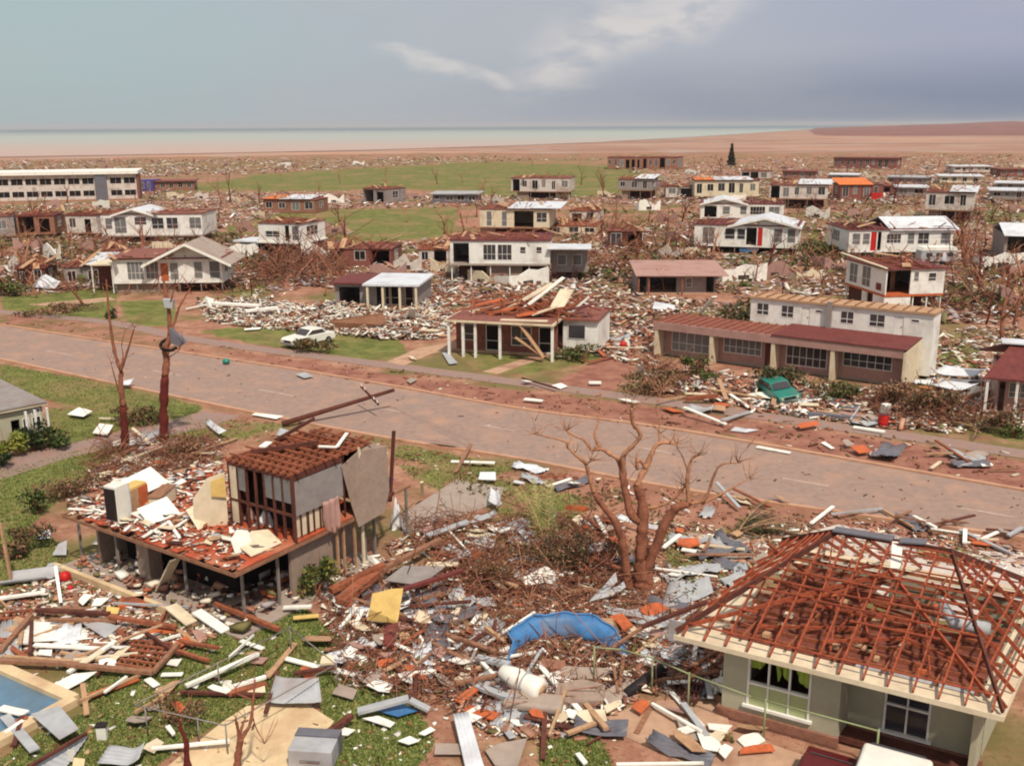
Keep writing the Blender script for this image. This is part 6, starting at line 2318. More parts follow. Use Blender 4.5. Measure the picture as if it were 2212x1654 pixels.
panel('board', 'white board under the white grey edged strip', WB, 'A', [(310, 690), (325, 650), (430, 650), (425, 700)], cat='board')
panel('board', 'cream board right of the white grey edged strip', CP, 'A', [(890, 730), (1010, 625), (1080, 620), (960, 730)], cat='board')
plank('cream plank at the left corner of the batten frame', CP, 'A', (670, 770), (850, 650), .22, .05, .02, .1)
sheet('grey sheet under the dark pole at the lower left corner', GS, 'A', [(300, 1600), (690, 1345), (725, 1370), (520, 1660)], None, 8, .1)
plank('dark pole lying on the grey sheet at the lower left corner', 'dark_timber', 'A', (240, 1610), (710, 1335), .1, .1, .2, .2, 'timber_pole', 'pole')
panel('wall_panel', 'white panel stub standing left of the grey crumpled sheet', WB, 'A', [(550, 1560), (560, 1470), (615, 1480), (600, 1570)], [.1, .5, .5, .1], cat='wall panel')
sheet('grey crumpled sheet at the bottom left of the patio', GS, 'A', [(800, 1600), (900, 1450), (1200, 1460), (1150, 1600)], [.1, .2, .3, .1], 5, .5)
panel('wall_panel', 'cream slab scrap at the bottom edge left of the dark snag', 'cream_concrete', 'A', [(590, 1640), (610, 1540), (700, 1550), (690, 1640)], [.1, .3, .3, .1], cat='wall panel')
plank('white picket standing askew left of the red drum', WB, 'E', (500, 1500), (455, 1200), .12, .05, .1, 1.15, 'fence_picket', 'picket')
plank('tan pole leaning at the left edge of the lawn', 'tan_timber', 'E', (90, 1300), (5, 850), .12, .1, .0, 2.4, 'leaning_pole', 'pole')
panel('board', 'white tilted board under the stilted deck between two posts', WB, 'E', [(750, 1020), (870, 905), (935, 900), (860, 1025)], [.5, 1.1, 1.1, .5], cat='board')
plank('yellow cream beam leaning out from under the stilted deck', CP, 'E', (1320, 1385), (1440, 1140), .5, .06, .1, 1.7, 'leaning_board', 'board')
panel('board', 'pale blue sheet piece on the lawn left of the stilted house', GS, 'E', [(430, 1110), (480, 1020), (550, 990), (545, 1110)], [.05, .4, .5, .05], cat='board')
panel('board', 'white sheet scrap on the lawn right of the brown wilted shrub', WS, 'E', [(290, 985), (310, 930), (425, 900), (410, 970)], cat='board')
panel('board', 'pale blue scrap above the bent blue grey sheet', GS, 'E', [(365, 1230), (400, 1180), (460, 1170), (420, 1230)], cat='board')
sheet('white torn sheet hanging off the timber left of the small grass patch by the road', WS, 'E', [(1690, 30), (1720, 0), (1860, 100), (1800, 130)], [.1, .3, .3, .1], 5, .3)
panel('board', 'white board on the sand near the two tall trunks', WB, '2', [(0, 1200), (30, 1185), (260, 1210), (200, 1235)], cat='board')
sheet('pale green grey sheet at the foot of the fallen pole', GS, '2', [(200, 1370), (230, 1310), (370, 1340), (290, 1375)], [.05, .3, .1, .05], 5, .2)

# group B
panel('wall_panel', 'big yellow board propped upright in the middle of the debris', 'yellow_board', 'B', [(1085, 405), (1340, 430), (1385, 150), (1290, 155), (1130, 195), (1110, 320)], [.25, .25, 1.35, 1.35, 1.2, .7], .05, 'wall panel')
panel('brickwork_chunk', 'red brick chunk below the propped yellow board', 'dark_red_roof', 'B', [(1215, 620), (1240, 470), (1345, 440), (1310, 630)], [.05, .3, .35, .1], .1, 'brickwork')
plank('long white plank on the lawn left of the cream lump', WB, 'B', (395, 712), (690, 790), .22, .05)
plank('white plank right of the cream lump on the lawn', WB, 'B', (805, 812), (1000, 850), .26, .05)
panel('board', 'cream lump of torn boards between the two white planks', CP, 'B', [(700, 775), (715, 715), (800, 700), (825, 770)], [.05, .25, .25, .05], .08, 'board')
panel('board', 'white torn board with a point, above the blue sheet', WB, 'B', [(1080, 940), (1180, 890), (1300, 940), (1270, 1000), (1180, 990)], [.05, .1, .1, .05, .05], cat='board')
panel('board', 'cream torn board right of the pointed white one', WB, 'B', [(1340, 850), (1460, 820), (1460, 930), (1370, 900)], [.05, .2, .15, .05], cat='board')
panel('board', 'pale grey oblong board on the lawn right of the grey mesh sheet', 'grey_concrete', 'B', [(800, 1010), (850, 930), (1010, 980), (970, 1060)], cat='board')
panel('board', 'bright blue board under a grey beam', 'blue_paint', 'B', [(1160, 1150), (1370, 1090), (1510, 1150), (1340, 1200)], cat='board')
plank('grey beam leaning over the bright blue board', GS, 'B', (1010, 1155), (1430, 1045), .3, .1, .1, .35, 'timber_beam', 'beam')
plank('grey white beam right of the bright blue board', GS, 'B', (1440, 1060), (1600, 1140), .25, .08, .3, .05, 'timber_beam', 'beam')
panel('board', 'white oblong board below the bright blue board', WB, 'B', [(1050, 1215), (1180, 1195), (1320, 1250), (1280, 1290)], cat='board')
panel('board', 'white oval scrap right of the cream patio', WB, 'B', [(830, 1325), (900, 1290), (990, 1310), (930, 1355), (860, 1350)], cat='board')
panel('board', 'white oval scrap above the pale strip at bottom centre', WB, 'B', [(1340, 1400), (1440, 1360), (1520, 1400), (1430, 1430)], cat='board')
sheet('grey mesh like sheet lying above the cream patio', GS, 'B', [(270, 1090), (335, 870), (690, 895), (715, 1095)], [.05, .35, .3, .1], 12, .25)
panel('board', 'white slat right of the blue board group', WB, 'B', [(1510, 1340), (1610, 1285), (1650, 1310), (1560, 1355)], cat='board')
plank('dark brown beam lying on the patio edge', 'dark_timber', 'B', (700, 1375), (960, 1190), .18, .14, .1, .15, 'timber_beam', 'beam')
plank('wide rust beam pile running up from the lawn beside the stilted house slab', 'rust_timber', 'B', (870, 250), (1150, 20), .5, .25, .15, .3, 'timber_beam', 'beam')
plank('dark red long beam behind the propped yellow board', 'dark_red_roof', 'B', (1385, 150), (1870, -5), .22, .12, .5, .6, 'timber_beam', 'beam')
plank('rust beam crossing between the two white planks', 'dark_timber', 'B', (480, 845), (840, 788), .16, .1, .05, .1, 'timber_beam', 'beam')
plank('orange yellow strip on the grass beyond the pipe rail', 'yellow_board', 'B', (480, 385), (690, 365), .25, .04)
plank('orange board left of the bent grey beam', 'orange_board', 'B', (1830, 1075), (1980, 965), .3, .05, .05, .2)
plank('long orange board below the bent grey beam', 'orange_board', 'B', (1905, 1125), (2150, 1200), .4, .05)
plank('white rail end lying by the slab corner of the stilted house', WB, 'B', (400, 300), (630, 290), .2, .08, .02, .1)
plank('red brown beam crossing the slab corner of the stilted house', 'rust_timber', 'A', (1770, 265), (2300, 480), .16, .14, .15, .05, 'timber_beam', 'beam')
plank('upright white leaning slat at the left of the white tank', WB, 'B', (1930, 780), (1985, 640), .1, .05, .1, .9, 'slat', 'slat')

# group C
panel('metal_sheet', 'long pale grey roof sheet lying up to the eave of the hip roofed house', 'grey_sheet', 'C', [(1380, 330), (1400, 300), (1700, 365), (1960, 420), (1930, 480), (1650, 430)], [.1, .2, .25, .3, .2, .1], cat='metal sheet')
panel('tile_slab', 'red orange slab on the pale grey roof sheet', 'orange_board', 'C', [(1420, 385), (1530, 360), (1620, 460), (1540, 500), (1490, 440)], [.35, .4, .35, .3, .3], .08, 'slab')
panel('board', 'beige board standing left of the red orange slab', 'tan_timber', 'C', [(1305, 390), (1450, 390), (1510, 500), (1490, 590), (1400, 590)], [.7, .8, .5, .1, .1], cat='board')
sheet('grey bent sheet under the foot of the big bare tree', GS, 'C', [(1240, 270), (1330, 180), (1540, 110), (1560, 160)], [.1, .4, .4, .3], 6, .3)
sheet('grey upright sheet scrap left of the big bare tree trunk', GS, 'C', [(1330, 180), (1475, 10), (1490, 90), (1400, 180)], [.3, 1.0, .7, .3], 5, .1)
sheet('large grey corrugated sheet left of the hip roof, nearest the eave', GS, 'C', [(1850, 240), (1960, 130), (2240, 60), (2250, 180)], None, 10, .25)
sheet('grey corrugated sheet left of the hip roof, farther from the eave', GS, 'D', [(1560, 1560), (1640, 1330), (1960, 1300), (2000, 1440)], None, 10, .3)
plank('long brown beam reaching from the eave corner over the pale sheet', 'dark_timber', 'C', (1690, 460), (2230, 250), .16, .12, .6, 1.3, 'timber_beam', 'beam')
plank('thin brown pole sloping down to the blue pool wall', 'brown_timber', 'C', (1395, 665), (1690, 465), .1, .08, .3, .6, 'timber_pole', 'pole')
panel('wall_panel', 'grey white sheet inside the blue curved pool wall', 'grey_concrete', 'C', [(950, 885), (1060, 785), (1450, 805), (1360, 890)], [.05, .35, .3, .1], cat='wall panel')
panel('concrete_chunk', 'grey rough concrete chunk below the blue curved pool wall', 'grey_block', 'C', [(960, 1090), (1000, 970), (1200, 930), (1390, 980), (1370, 1110), (1100, 1130)], [.02, .3, .35, .3, .02, .02], .2, 'concrete')
panel('brick_chunk', 'brick fragment lying inside the blue curved pool wall', 'brick', 'C', [(850, 825), (870, 745), (1060, 760), (1060, 830)], [.1, .3, .3, .1], .12, 'brickwork')
plank('grey board sloping from the fence post toward the brick base', GS, 'C', (2030, 1085), (2230, 1360), .2, .05, .25, .05)
plank('grey timber at the upper left end of the white tank', GS, 'C', (330, 710), (600, 770), .28, .12, .25, .3, 'timber_beam', 'beam')
plank('long grey timber lying under the white tank', GS, 'C', (330, 945), (620, 1050), .26, .12, .2, .25, 'timber_beam', 'beam')
sheet('long white sheet strip pointing down at bottom centre', WS, 'C', [(135, 1180), (260, 1160), (400, 1640), (250, 1680)], [.25, .3, .05, .05], 4, .1)
panel('board', 'pale strip crossing under the long white sheet strip', 'grey_concrete', 'C', [(-20, 1510), (-10, 1420), (200, 1425), (220, 1510)], cat='board')
panel('board', 'beige grey board right of the long white sheet strip', 'grey_concrete', 'C', [(400, 1480), (520, 1420), (745, 1380), (660, 1640), (480, 1600)], cat='board')
sheet('grey corner sheet above the beige board at bottom centre', GS, 'C', [(510, 1260), (560, 1240), (660, 1370), (600, 1390)], None, 4, .1)
panel('board', 'white chip on the lawn right of the beige board', WB, 'C', [(1140, 1510), (1180, 1500), (1245, 1580), (1210, 1600)], [.05, .1, .1, .05], .05, cat='board')
plank('white edging strip at the bottom edge before the bare yard', WB, 'C', (1480, 1590), (2200, 1580), .1, .06)
plank('white strip on the debris beyond the fence rail', WB, 'C', (1900, 915), (2180, 905), .16, .05, .1, .1)
# around the big tree and the road
panel('board', 'white ragged slab of boards left of the big bare tree', WB, 'D', [(490, 1275), (620, 1215), (770, 1280), (690, 1310), (560, 1300)], [.05, .3, .1, .05, .05], .08, cat='board')
sheet('long white bent sheet passing behind the big bare tree trunk', WS, 'D', [(1180, 800), (1240, 780), (1540, 880), (1550, 920)], [.3, .4, .3, .1], 4, .3)
panel('wall_panel', 'rust red curved slab behind the big bare tree', 'orange_board', 'D', [(775, 735), (800, 705), (970, 720), (960, 755)], [.1, .3, .3, .1], .06, 'wall panel')
panel('tile_slab', 'orange tile slab by the concrete slab right of the big bare tree', 'orange_board', 'D', [(1700, 1030), (1715, 985), (1870, 980), (1890, 1030), (1800, 1050)], [.1, .25, .25, .1, .1], .08, 'slab')
plank('white strip under the orange tile slab', WB, 'D', (1740, 1060), (1860, 1080), .3, .05)
plank('white board standing on the grass near the road, left of the driveway slab', WB, 'D', (5, 345), (205, 352), .3, .05, .05, .05)
panel('board', 'white square board at the top corner of the driveway slab', WS, 'D', [(70, 490), (85, 430), (210, 430), (215, 495)], [.1, .4, .4, .1], cat='board')
panel('board', 'white oblong sheet on the near verge behind the palm fronds', WS, 'D', [(355, 515), (370, 495), (450, 515), (440, 530)], cat='board')
sheet('white crumpled sheet at the right edge of the driveway slab', WS, 'D', [(150, 680), (170, 560), (230, 600), (260, 720)], [.1, .6, .5, .1], 4, .4)
sheet('grey bent sheet lying along the lower edge of the driveway slab', GS, 'D', [(0, 860), (60, 790), (200, 760), (230, 790)], [.1, .3, .3, .1], 5, .4)
plank('yellow white strip on the brown pile right of the stilted house', CP, 'F', (1850, 1185), (2110, 1185), .4, .06, .1, .15)
panel('board', 'white corner board on the pile right of the stilted house', WB, 'F', [(1365, 1150), (1400, 1120), (1465, 1170), (1440, 1200)], [.4, .6, .5, .4], cat='board')
panel('board', 'large grey ply sheet on the brown pile right of the stilted house', 'grey_wall', 'F', [(1500, 1320), (1660, 1200), (2000, 1210), (1800, 1360)], [.2, .5, .5, .3], cat='board')
plank('long rust timber across the top of the brown pile', 'rust_timber', 'F', (1060, 1400), (1500, 1190), .3, .2, .2, .5, 'timber_beam', 'beam')
plank('long brown timber on the far side of the brown pile', 'brown_timber', 'F', (1480, 1230), (1960, 980), .25, .15, .4, .3, 'timber_beam', 'beam')
plank('grey sheet strip right of the stilted house, on the driveway edge', GS, 'F', (1850, 950), (2190, 830), .35, .06, .1, .2)
plank('pale stick upright at the stilted house right, beyond the purple roof', CP, 'F', (1815, 620), (1810, 510), .14, .08, .1, 1.2, 'fence_picket', 'picket')
plank('left of two white planks lying on the grass beyond the stilted house', WB, 'F', (2050, 340), (2200, 345), .3, .05)
# far side of the road
panel('board', 'pale sheet lying on the road near the kerb, right of the big bare tree', WS, '3', [(1860, 1330), (1900, 1300), (2090, 1325), (1990, 1345)], cat='board')
plank('long white plank on the far kerb right of the big bare tree', WB, '4', (10, 1462), (285, 1512), .28, .06)
panel('board', 'cream white board on the red verge at right', WB, '4', [(535, 1430), (570, 1420), (650, 1475), (620, 1480)], cat='board')
plank('long white plank beside the red drum on the footpath', WB, '4', (805, 1300), (1060, 1340), .35, .1)
plank('dark edged grey log on the footpath before the pink terrace', 'dark_grey_sheet', '4', (415, 1190), (840, 1230), .4, .25, 0, 0, 'timber_beam', 'beam')
panel('board', 'big bright white sheet tilted right of the cream end wall', WB, '4', [(1730, 1040), (1800, 960), (1935, 985), (1870, 1050)], [.1, .9, .9, .1], cat='board')
sheet('white roof sheet heap behind the tilted bright sheet at right', WS, '4', [(1450, 860), (1560, 800), (1900, 840), (1800, 900)], [.4, .8, .7, .4], 6, .4)
sheet('grey white sheet between the cream end wall and the tilted bright sheet', WS, '4', [(1450, 960), (1560, 920), (1850, 950), (1700, 1010)], [.3, .6, .6, .2], 6, .3)
plank('white strip on the lawn right of the cream end wall', WB, '4', (1790, 750), (2010, 755), .4, .08)
panel('board', 'white square panel at the left end of the white rubble', WB, 'E', [(1650, -960), (1690, -1010), (1760, -990), (1730, -910)], [.1, .9, .9, .1], cat='board')
plank('long white eave board lying on the white rubble, upper', WB, 'V', (460, 655), (560, 660), .7, .2, .9, 1.0, 'eave_board', 'board')
plank('long white eave board lying on the white rubble, lower', WB, 'V', (530, 672), (600, 664), .6, .2, .7, .8, 'eave_board', 'board')
panel('wall_panel', 'brown log like wall section lying at the right of the white rubble', 'brown_timber', '2', [(730, 500), (640, 440), (1080, 380), (1110, 460)], [.1, .9, 1.1, .2], .2, 'wall panel')
panel('board', 'bright white board lying below the brown wall section', WB, '2', [(800, 530), (850, 515), (930, 525), (860, 545)], cat='board')
panel('board', 'white upright panel among the rubble left of the verandah house', WB, '2', [(1280, 420), (1285, 330), (1345, 330), (1340, 420)], [.1, 1.5, 1.5, .1], cat='board')
plank('pale long board in the rubble below the white upright panel', CP, '2', (1300, 500), (1540, 510), .7, .1, .1, .2)
sheet('white bent sheet lying on the rubble at the far left', WS, 'V', [(70, 620), (95, 590), (130, 610), (120, 625)], [.1, 1.2, .8, .1], 5, .4)
panel('board', 'pale blue board on the grass between the two driveways', GS, '2', [(1560, 690), (1610, 685), (1690, 775), (1620, 785)], cat='board')
panel('board', 'grey sheet scrap lying on the red verge left of the fallen pole', GS, '2', [(360, 870), (440, 850), (505, 885), (430, 900)], cat='board')
panel('board', 'pale board on the red verge above the fallen pole tip', 'grey_concrete', '2', [(1270, 920), (1310, 895), (1360, 910), (1300, 945)], cat='board')
plank('white eave board leaning in the rubble above the pink terrace left end', WB, '3', (1620, 360), (1730, 230), .6, .1, .2, 2.0, 'leaning_board', 'board')
panel('board', 'white sheet in the rubble above the pink terrace roof', WS, '3', [(1220, 330), (1240, 270), (1400, 300), (1420, 350)], [.1, .5, .5, .1], cat='board')
panel('board', 'white scrap upright by the bushes left of the pink terrace', WS, '3', [(1080, 900), (1110, 800), (1150, 810), (1155, 905)], [.1, 1.3, 1.3, .1], cat='board')
plank('white slat on the asphalt ramp left of the bushes', WB, '3', (700, 935), (800, 935), .5, .1)
plank('pale strip on the red verge above the big bare tree, left', WB, '3', (170, 1070), (320, 1085), .4, .08)
plank('red brown log with hooked end before the pink terrace', 'rust_timber', '3', (1490, 1070), (1760, 1040), .3, .25, 0, .3, 'timber_beam', 'beam')
panel('tile_slab', 'orange slab on the footpath edge before the pink terrace', 'orange_board', '3', [(1710, 1120), (1740, 1100), (1870, 1110), (1840, 1130)], cat='slab')

# blue curved wall of an above ground pool
pcv = [gp(*tp('C', x, y), .05) for x, y in ((590, 790), (680, 660), (790, 590), (920, 560), (1060, 560), (1200, 580), (1330, 610), (1430, 660), (1500, 730))]
bw = spline(pcv, 4)
cc_ = sum(bw, Vector()) / len(bw)
v, f = [], []
n = len(bw)
for i, p in enumerate(bw):
    t = i / (n - 1)
    hgt = .12 + .75 * math.sin(math.pi * min(1, max(0, t))) ** .6
    out = Vector((p.x - cc_.x, p.y - cc_.y + 1.6, 0)).normalized()
    for j, q in enumerate((0, .35, .7, 1.0)):
        dn = .035 * math.sin(i * 1.13 + j) + .04 * math.sin(i * .37 + 2 * j) + random.uniform(-.018, .018)
        v.append(Vector((p.x - cc_.x, p.y - cc_.y, .03 + hgt * q + dn * q)) + out * ((.42 * q * q) * (1 if t > .12 else .2) + dn))
for i in range(n - 1):
    for j in range(3):
        a_ = i * 4 + j
        f.append((a_, a_ + 4, a_ + 5, a_ + 1))
pw = empty('pool_shell', (cc_.x, cc_.y, 0), 0, 'blue curved shell of an uprooted pool arching over debris at lower centre', 'pool shell')
o = MB().add(v, f).build('shell', 'blue_paint', pw, True)
s_ = o.modifiers.new('thick', 'SOLIDIFY')
s_.thickness = .05
rm = MB()
rm.tube([Vector(v[i * 4 + 3]) for i in range(n)], .045, 8)
rm.build('rim', 'blue_paint', pw, True)
# white hot water cylinder
p, q = gp(*tp('C', 520, 815), .7), gp(*tp('C', 870, 985), .55)
c_ = (p + q) / 2
wt_ = empty('water_tank', (c_.x, c_.y, 0), 0, 'shiny white dented water cylinder lying left of the blue pool shell', 'water tank')
o_ = Vector((c_.x, c_.y, 0))
a_ = (q - p).normalized()
MB().tube([p - o_ + a_ * .02, p - o_ + a_ * .12, p.lerp(q, .45) - o_, p.lerp(q, .55) - o_ + Vector((0, 0, -.03)), q - o_ - a_ * .1, q - o_], [.1, .25, .36, .33, .39, .3], 22).build('barrel', 'car_white', wt_, True)
MB().tube([q - o_ - a_ * .02, q - o_ + a_ * .03], .2, 16).build('end_plate', 'tan_timber', wt_, True)
MB().tube([p.lerp(q, .62) - o_ - a_ * .02, p.lerp(q, .62) - o_ + a_ * .02], .385, 22).build('band', 'grey_sheet', wt_, True)
# grey padded mattress
m0 = gp(*tp('C', 800, 1150), .0)
mt = MB().box(-.95, .95, -.4, .4, .18, .48).build('mattress', 'grey_concrete')
mt.location, mt.rotation_euler = (m0.x, m0.y, 0), (.05, 0, R(-12))
b_ = mt.modifiers.new('bevel', 'BEVEL')
b_.width, b_.segments = .12, 4
tag(mt, 'grey padded mattress resting on debris below the white water cylinder', 'mattress')
mb = MB()
for k in range(3):
    mb.beam((-.8 + .7 * k, -.35, .09), (-.75 + .7 * k, .4, .09), .12, .17)
o = mb.build('timber_bearers', 'dark_timber')
o.location, o.rotation_euler = (m0.x, m0.y, 0), (0, 0, R(-12))
tag(o, 'dark timber frame lying beneath the grey padded mattress', 'timber frame')
# black roll
p, q = gp(*tp('C', 1560, 1010), .2), gp(*tp('C', 1850, 815), .35)
c_ = (p + q) / 2
o = MB().tube([p - Vector((c_.x, c_.y, 0)), q - Vector((c_.x, c_.y, 0))], [.16, .24], 14).build('carpet_roll', 'black_rubber', None, True)
o.location = (c_.x, c_.y, 0)
tag(o, 'long black roll lying right of the blue pool shell', 'carpet roll')
o = MB().tube([(math.cos(t) * .22, math.sin(t) * .22, .1) for t in [i * .52 for i in range(13)]], .08, 8).build('tyre', 'black_rubber', None, True)
tc_ = gp(*tp('C', 1370, 1030))
o.location, o.rotation_euler = (tc_.x, tc_.y, .12), (.5, .2, 0)
tag(o, 'grey black tyre by the concrete chunk below the blue pool shell', 'tyre')
# blue grey bent sheet at left
p0_, p1_ = gp(10, 1262), gp(118, 1248)
v, f = [], []
for i in range(13):
    b0 = p0_.lerp(p1_, i / 12)
    for j in range(9):
        t = math.pi * (j / 8)
        v.append(Vector((b0.x, b0.y, .02)) + Vector((.1, .5, 0)) * -math.cos(t) + Vector((0, 0, .0 + .30 * (1 - math.sin(t)) + .04)))
for i in range(12):
    for j in range(8):
        a_ = i * 9 + j
        f.append((a_, a_ + 9, a_ + 10, a_ + 1))
o = MB().add(v, f).build('roof_gutter_sheet', 'grey_sheet', None, True)
o.modifiers.new('thick', 'SOLIDIFY').thickness = .02
tag(o, 'blue grey trough shaped sheet lying on the lawn at the left edge', 'metal sheet')


def ball(name, label, x, y, r, m, cat, squash=1.0):
    p = gp(x, y)
    o = MB().tube([(0, 0, .01 + r * squash * (1 - math.cos(math.pi * k / 10))) for k in range(11)], [max(.02, r * math.sin(math.pi * k / 10)) for k in range(11)], 16).build(name, m, None, True)
    o.location = (p.x, p.y, 0)
    return tag(o, label, cat)


ball('ball', 'red ball on the grass left of the stilted house kerb wall', 142, 1257, .24, 'red_paint', 'ball')
ball('ball', 'tiny red ball below the bigger red ball', 153, 1276, .12, 'red_paint', 'ball')
p = gp(1907, 921)
dr = empty('drum', (p.x, p.y, 0), 0, 'bright red drum standing on the footpath at right', 'drum')
MB().tube([(0, 0, 0), (0, 0, .25), (0, 0, .27), (0, 0, .5), (0, 0, .52), (0, 0, .75)], [.3, .3, .32, .3, .32, .3], 18).build('barrel', 'red_paint', dr)
MB().tube([(0, 0, .75), (0, 0, .78)], .27, 18).build('lid', 'dark_red_paint', dr)
ball('ball', 'small red ball in the rubble right of the verandah house', 1346, 752, .3, 'red_paint', 'ball')
ball('tub', 'small teal tub on the far lawn beside the white rubble', 489, 787, .3, 'teal_paint', 'tub', .8)
# grey cabinet lying on the patio
cb0 = gp(676, 1648)


def cabinet_parts(r):
    MB().box(-.66, .66, .36, .75, .003, .62).build('open_door', 'dark_grey_sheet', r)
    MB().box(-.3, .3, -.39, -.352, .25, .3).build('handle', 'chrome', r)


thing_box('metal_cabinet', 'grey metal cabinet fallen at the right side of the cream patio', 'cabinet', 1.3, .7, .6, 678, 1645, .061, R(-6), 'grey_sheet', cabinet_parts)
thing_box('crate', 'open brown wooden crate below the stilted house kerb wall', 'crate', 1.0, .7, .25, 288, 1308, 0.03, .25, 'orange_board',
          lambda r: MB().box(-.42, .42, -.28, .28, .252, .27).build('lining', 'rust_timber', r))
thing_box('toilet_cistern', 'small white cistern standing on the lawn at lower left', 'cistern', .3, .22, .45, 222, 1595, 0, .1, 'car_white',
          lambda r: MB().box(-.17, .17, -.13, .13, .453, .5).build('lid', 'black_rubber', r))
thing_box('door_leaf', 'small white locker beside the road verge debris, near the right footpath', 'locker', .5, .4, .8, 1912, 898, 0, .4, 'white_board',
          lambda r: MB().box(-.2, .2, -.22, -.203, .1, .7).build('door', 'grey_sheet', r))

# batten frame (fallen roof frame) on the lawn


def lattice(label, t, quad, nu, nv, m='rust_timber', w=.07, z=.12):
    q = [gp(*tp(t, x, y), z) for x, y in quad]
    c = sum(q, Vector()) / 4
    o_ = Vector((c.x, c.y, 0))
    mb = MB()
    for i in range(nu):
        a_ = i / (nu - 1)
        mb.beam(q[0].lerp(q[1], a_) - o_, q[3].lerp(q[2], a_ + random.uniform(-.03, .03)) - o_, w, .09)
    for j in range(nv):
        b_ = j / (nv - 1)
        mb.beam(q[0].lerp(q[3], b_) - o_ + Vector((0, 0, .09)), q[1].lerp(q[2], b_) - o_ + Vector((0, 0, .09)), w, .06)
    o = mb.build('roof_frame', m)
    o.location = o_
    return tag(o, label, 'roof frame')


lattice('fallen rust batten frame lying on white scraps on the lawn', 'A', [(960, 780), (1270, 828), (1420, 615), (1100, 585)], 7, 6)
lattice('fallen batten frame at the left edge below the trough sheet', 'A', [(-120, 640), (30, 640), (260, 330), (20, 360)], 5, 6)
lattice('white picket frame lying on the debris right of the stilted house', 'D', [(-40, 1010), (180, 1060), (215, 960), (0, 920)], 4, 3, 'white_board', .06)
lattice('brown batten grid lying beside the brick base yard', 'C', [(2020, 1060), (2140, 1080), (2200, 900), (2120, 860)], 4, 4, 'dark_timber', .06, .3)

# pipe rail enclosure, left, and pipe fence, right


def pipe_fence(label, pts, hgt, m, posts_at, r_=.028, closed=False):
    base = [gp(x, y, hgt) for x, y in pts]
    o_ = Vector((base[0].x, base[0].y, 0))
    root = empty('pipe_fence', o_, 0, label, 'fence')
    rl = MB()
    seq = base + ([base[0]] if closed else [])
    for a_, b_ in zip(seq[:-1], seq[1:]):
        rl.tube([a_ - o_, b_ - o_], r_, 6)
    rl.build('rail', m, root, True)
    for i, t in posts_at:
        p = seq[i].lerp(seq[min(i + 1, len(seq) - 1)], t) - o_
        MB().tube([(p.x, p.y, 0), (p.x, p.y, hgt + .06)], r_ * 1.15, 6).build('post', m, root, True)
    return root


pipe_fence('thin green pipe fence running past the brick base to the bottom right', [(1284, 1398), (1342, 1402), (1410, 1421), (1489, 1455), (1623, 1504), (1898, 1578)], 1.35, 'green_pipe',
           [(0, 0), (3, .0), (4, .12), (5, 0), (2, 0)])
pipe_fence('rusty pipe rail enclosure standing on the lawn between pool and patio', [(626, 1355), (290, 1522), (487, 1566), (726, 1434)], 1.0, 'grey_pipe',
           [(0, 0), (1, .12), (2, .0), (3, 0), (1, .7), (0, .5)], .022, True)

# ------------------------------------------------------------------ repeated planks, boards and sheets strewn about, each its own object
ZONES = [
    # polygon, place phrase, counts: planks, boards, sheets, colours weights
    ([(0, 1290), (330, 1300), (420, 1390), (230, 1440), (0, 1420)], 'below the kerb wall of the stilted house', 22, 10, 2),
    ([(160, 1440), (640, 1330), (740, 1430), (560, 1560), (260, 1640), (120, 1600)], 'on the lawn between pool and patio', 12, 12, 0),
    ([(700, 1290), (1090, 1240), (1110, 1420), (1030, 1560), (760, 1480)], 'in the thick debris below the propped yellow board', 40, 34, 14),
    ([(860, 1130), (1350, 1120), (1320, 1300), (900, 1250)], 'in the rubble left of the big bare tree', 26, 20, 12),
    ([(1040, 1440), (1400, 1470), (1300, 1600), (1060, 1580)], 'around the white water cylinder', 18, 14, 8),
    ([(1350, 1290), (1540, 1330), (1560, 1500), (1380, 1480)], 'right of the pool shell', 16, 12, 9),
    ([(1420, 1150), (1690, 1150), (1640, 1270), (1440, 1270)], 'right of the big bare tree', 8, 8, 9),
    ([(270, 950), (480, 950), (480, 1060), (230, 1050)], 'behind the open deck of the stilted house', 14, 10, 2),
    ([(430, 655), (960, 660), (970, 730), (560, 720), (440, 690)], 'in the white rubble beyond the road', 16, 30, 4),
    ([(960, 690), (1420, 700), (1410, 830), (1290, 800)], 'beside the verandah house', 8, 12, 4),
    ([(1420, 830), (1940, 880), (1950, 930), (1440, 880)], 'before the pink terrace front', 14, 14, 6),
    ([(2000, 790), (2140, 820), (2130, 900), (2000, 880)], 'right of the cream end wall', 6, 10, 4),
    ([(560, 700), (1100, 830), (1700, 960), (2200, 1040), (2200, 1000), (1600, 900), (1000, 800)], 'on the red verge beyond the road', 8, 12, 4),
    ([(700, 920), (1460, 1050), (1860, 1110), (1850, 1150), (1400, 1100), (800, 960)], 'on the near verge of the road', 10, 8, 4),
    ([(1290, 1540), (1540, 1500), (1700, 1640), (1500, 1654)], 'on the bare yard by the brick base', 3, 12, 1),
    ([(1880, 1110), (2212, 1160), (2212, 1200), (1900, 1140)], 'along the verge above the hip roof', 14, 4, 1),
]
PC = ['rust_timber', 'brown_timber', 'tan_timber', 'dark_timber', 'white_board', 'tan_timber', 'brown_timber', 'white_board', 'cream_paint', 'grey_sheet']
BC = ['white_board', 'cream_paint', 'white_board', 'tan_timber', 'grey_concrete', 'pink_wall', 'orange_board', 'white_board']
SC = ['grey_sheet', 'white_sheet', 'grey_sheet', 'dark_grey_sheet']
WORD = dict(rust_timber='rust red', brown_timber='brown', tan_timber='tan', dark_timber='dark', white_board='white', cream_paint='cream', grey_concrete='grey beige',
            pink_wall='pinkish', orange_board='orange', grey_sheet='grey', white_sheet='white', dark_grey_sheet='dark grey')


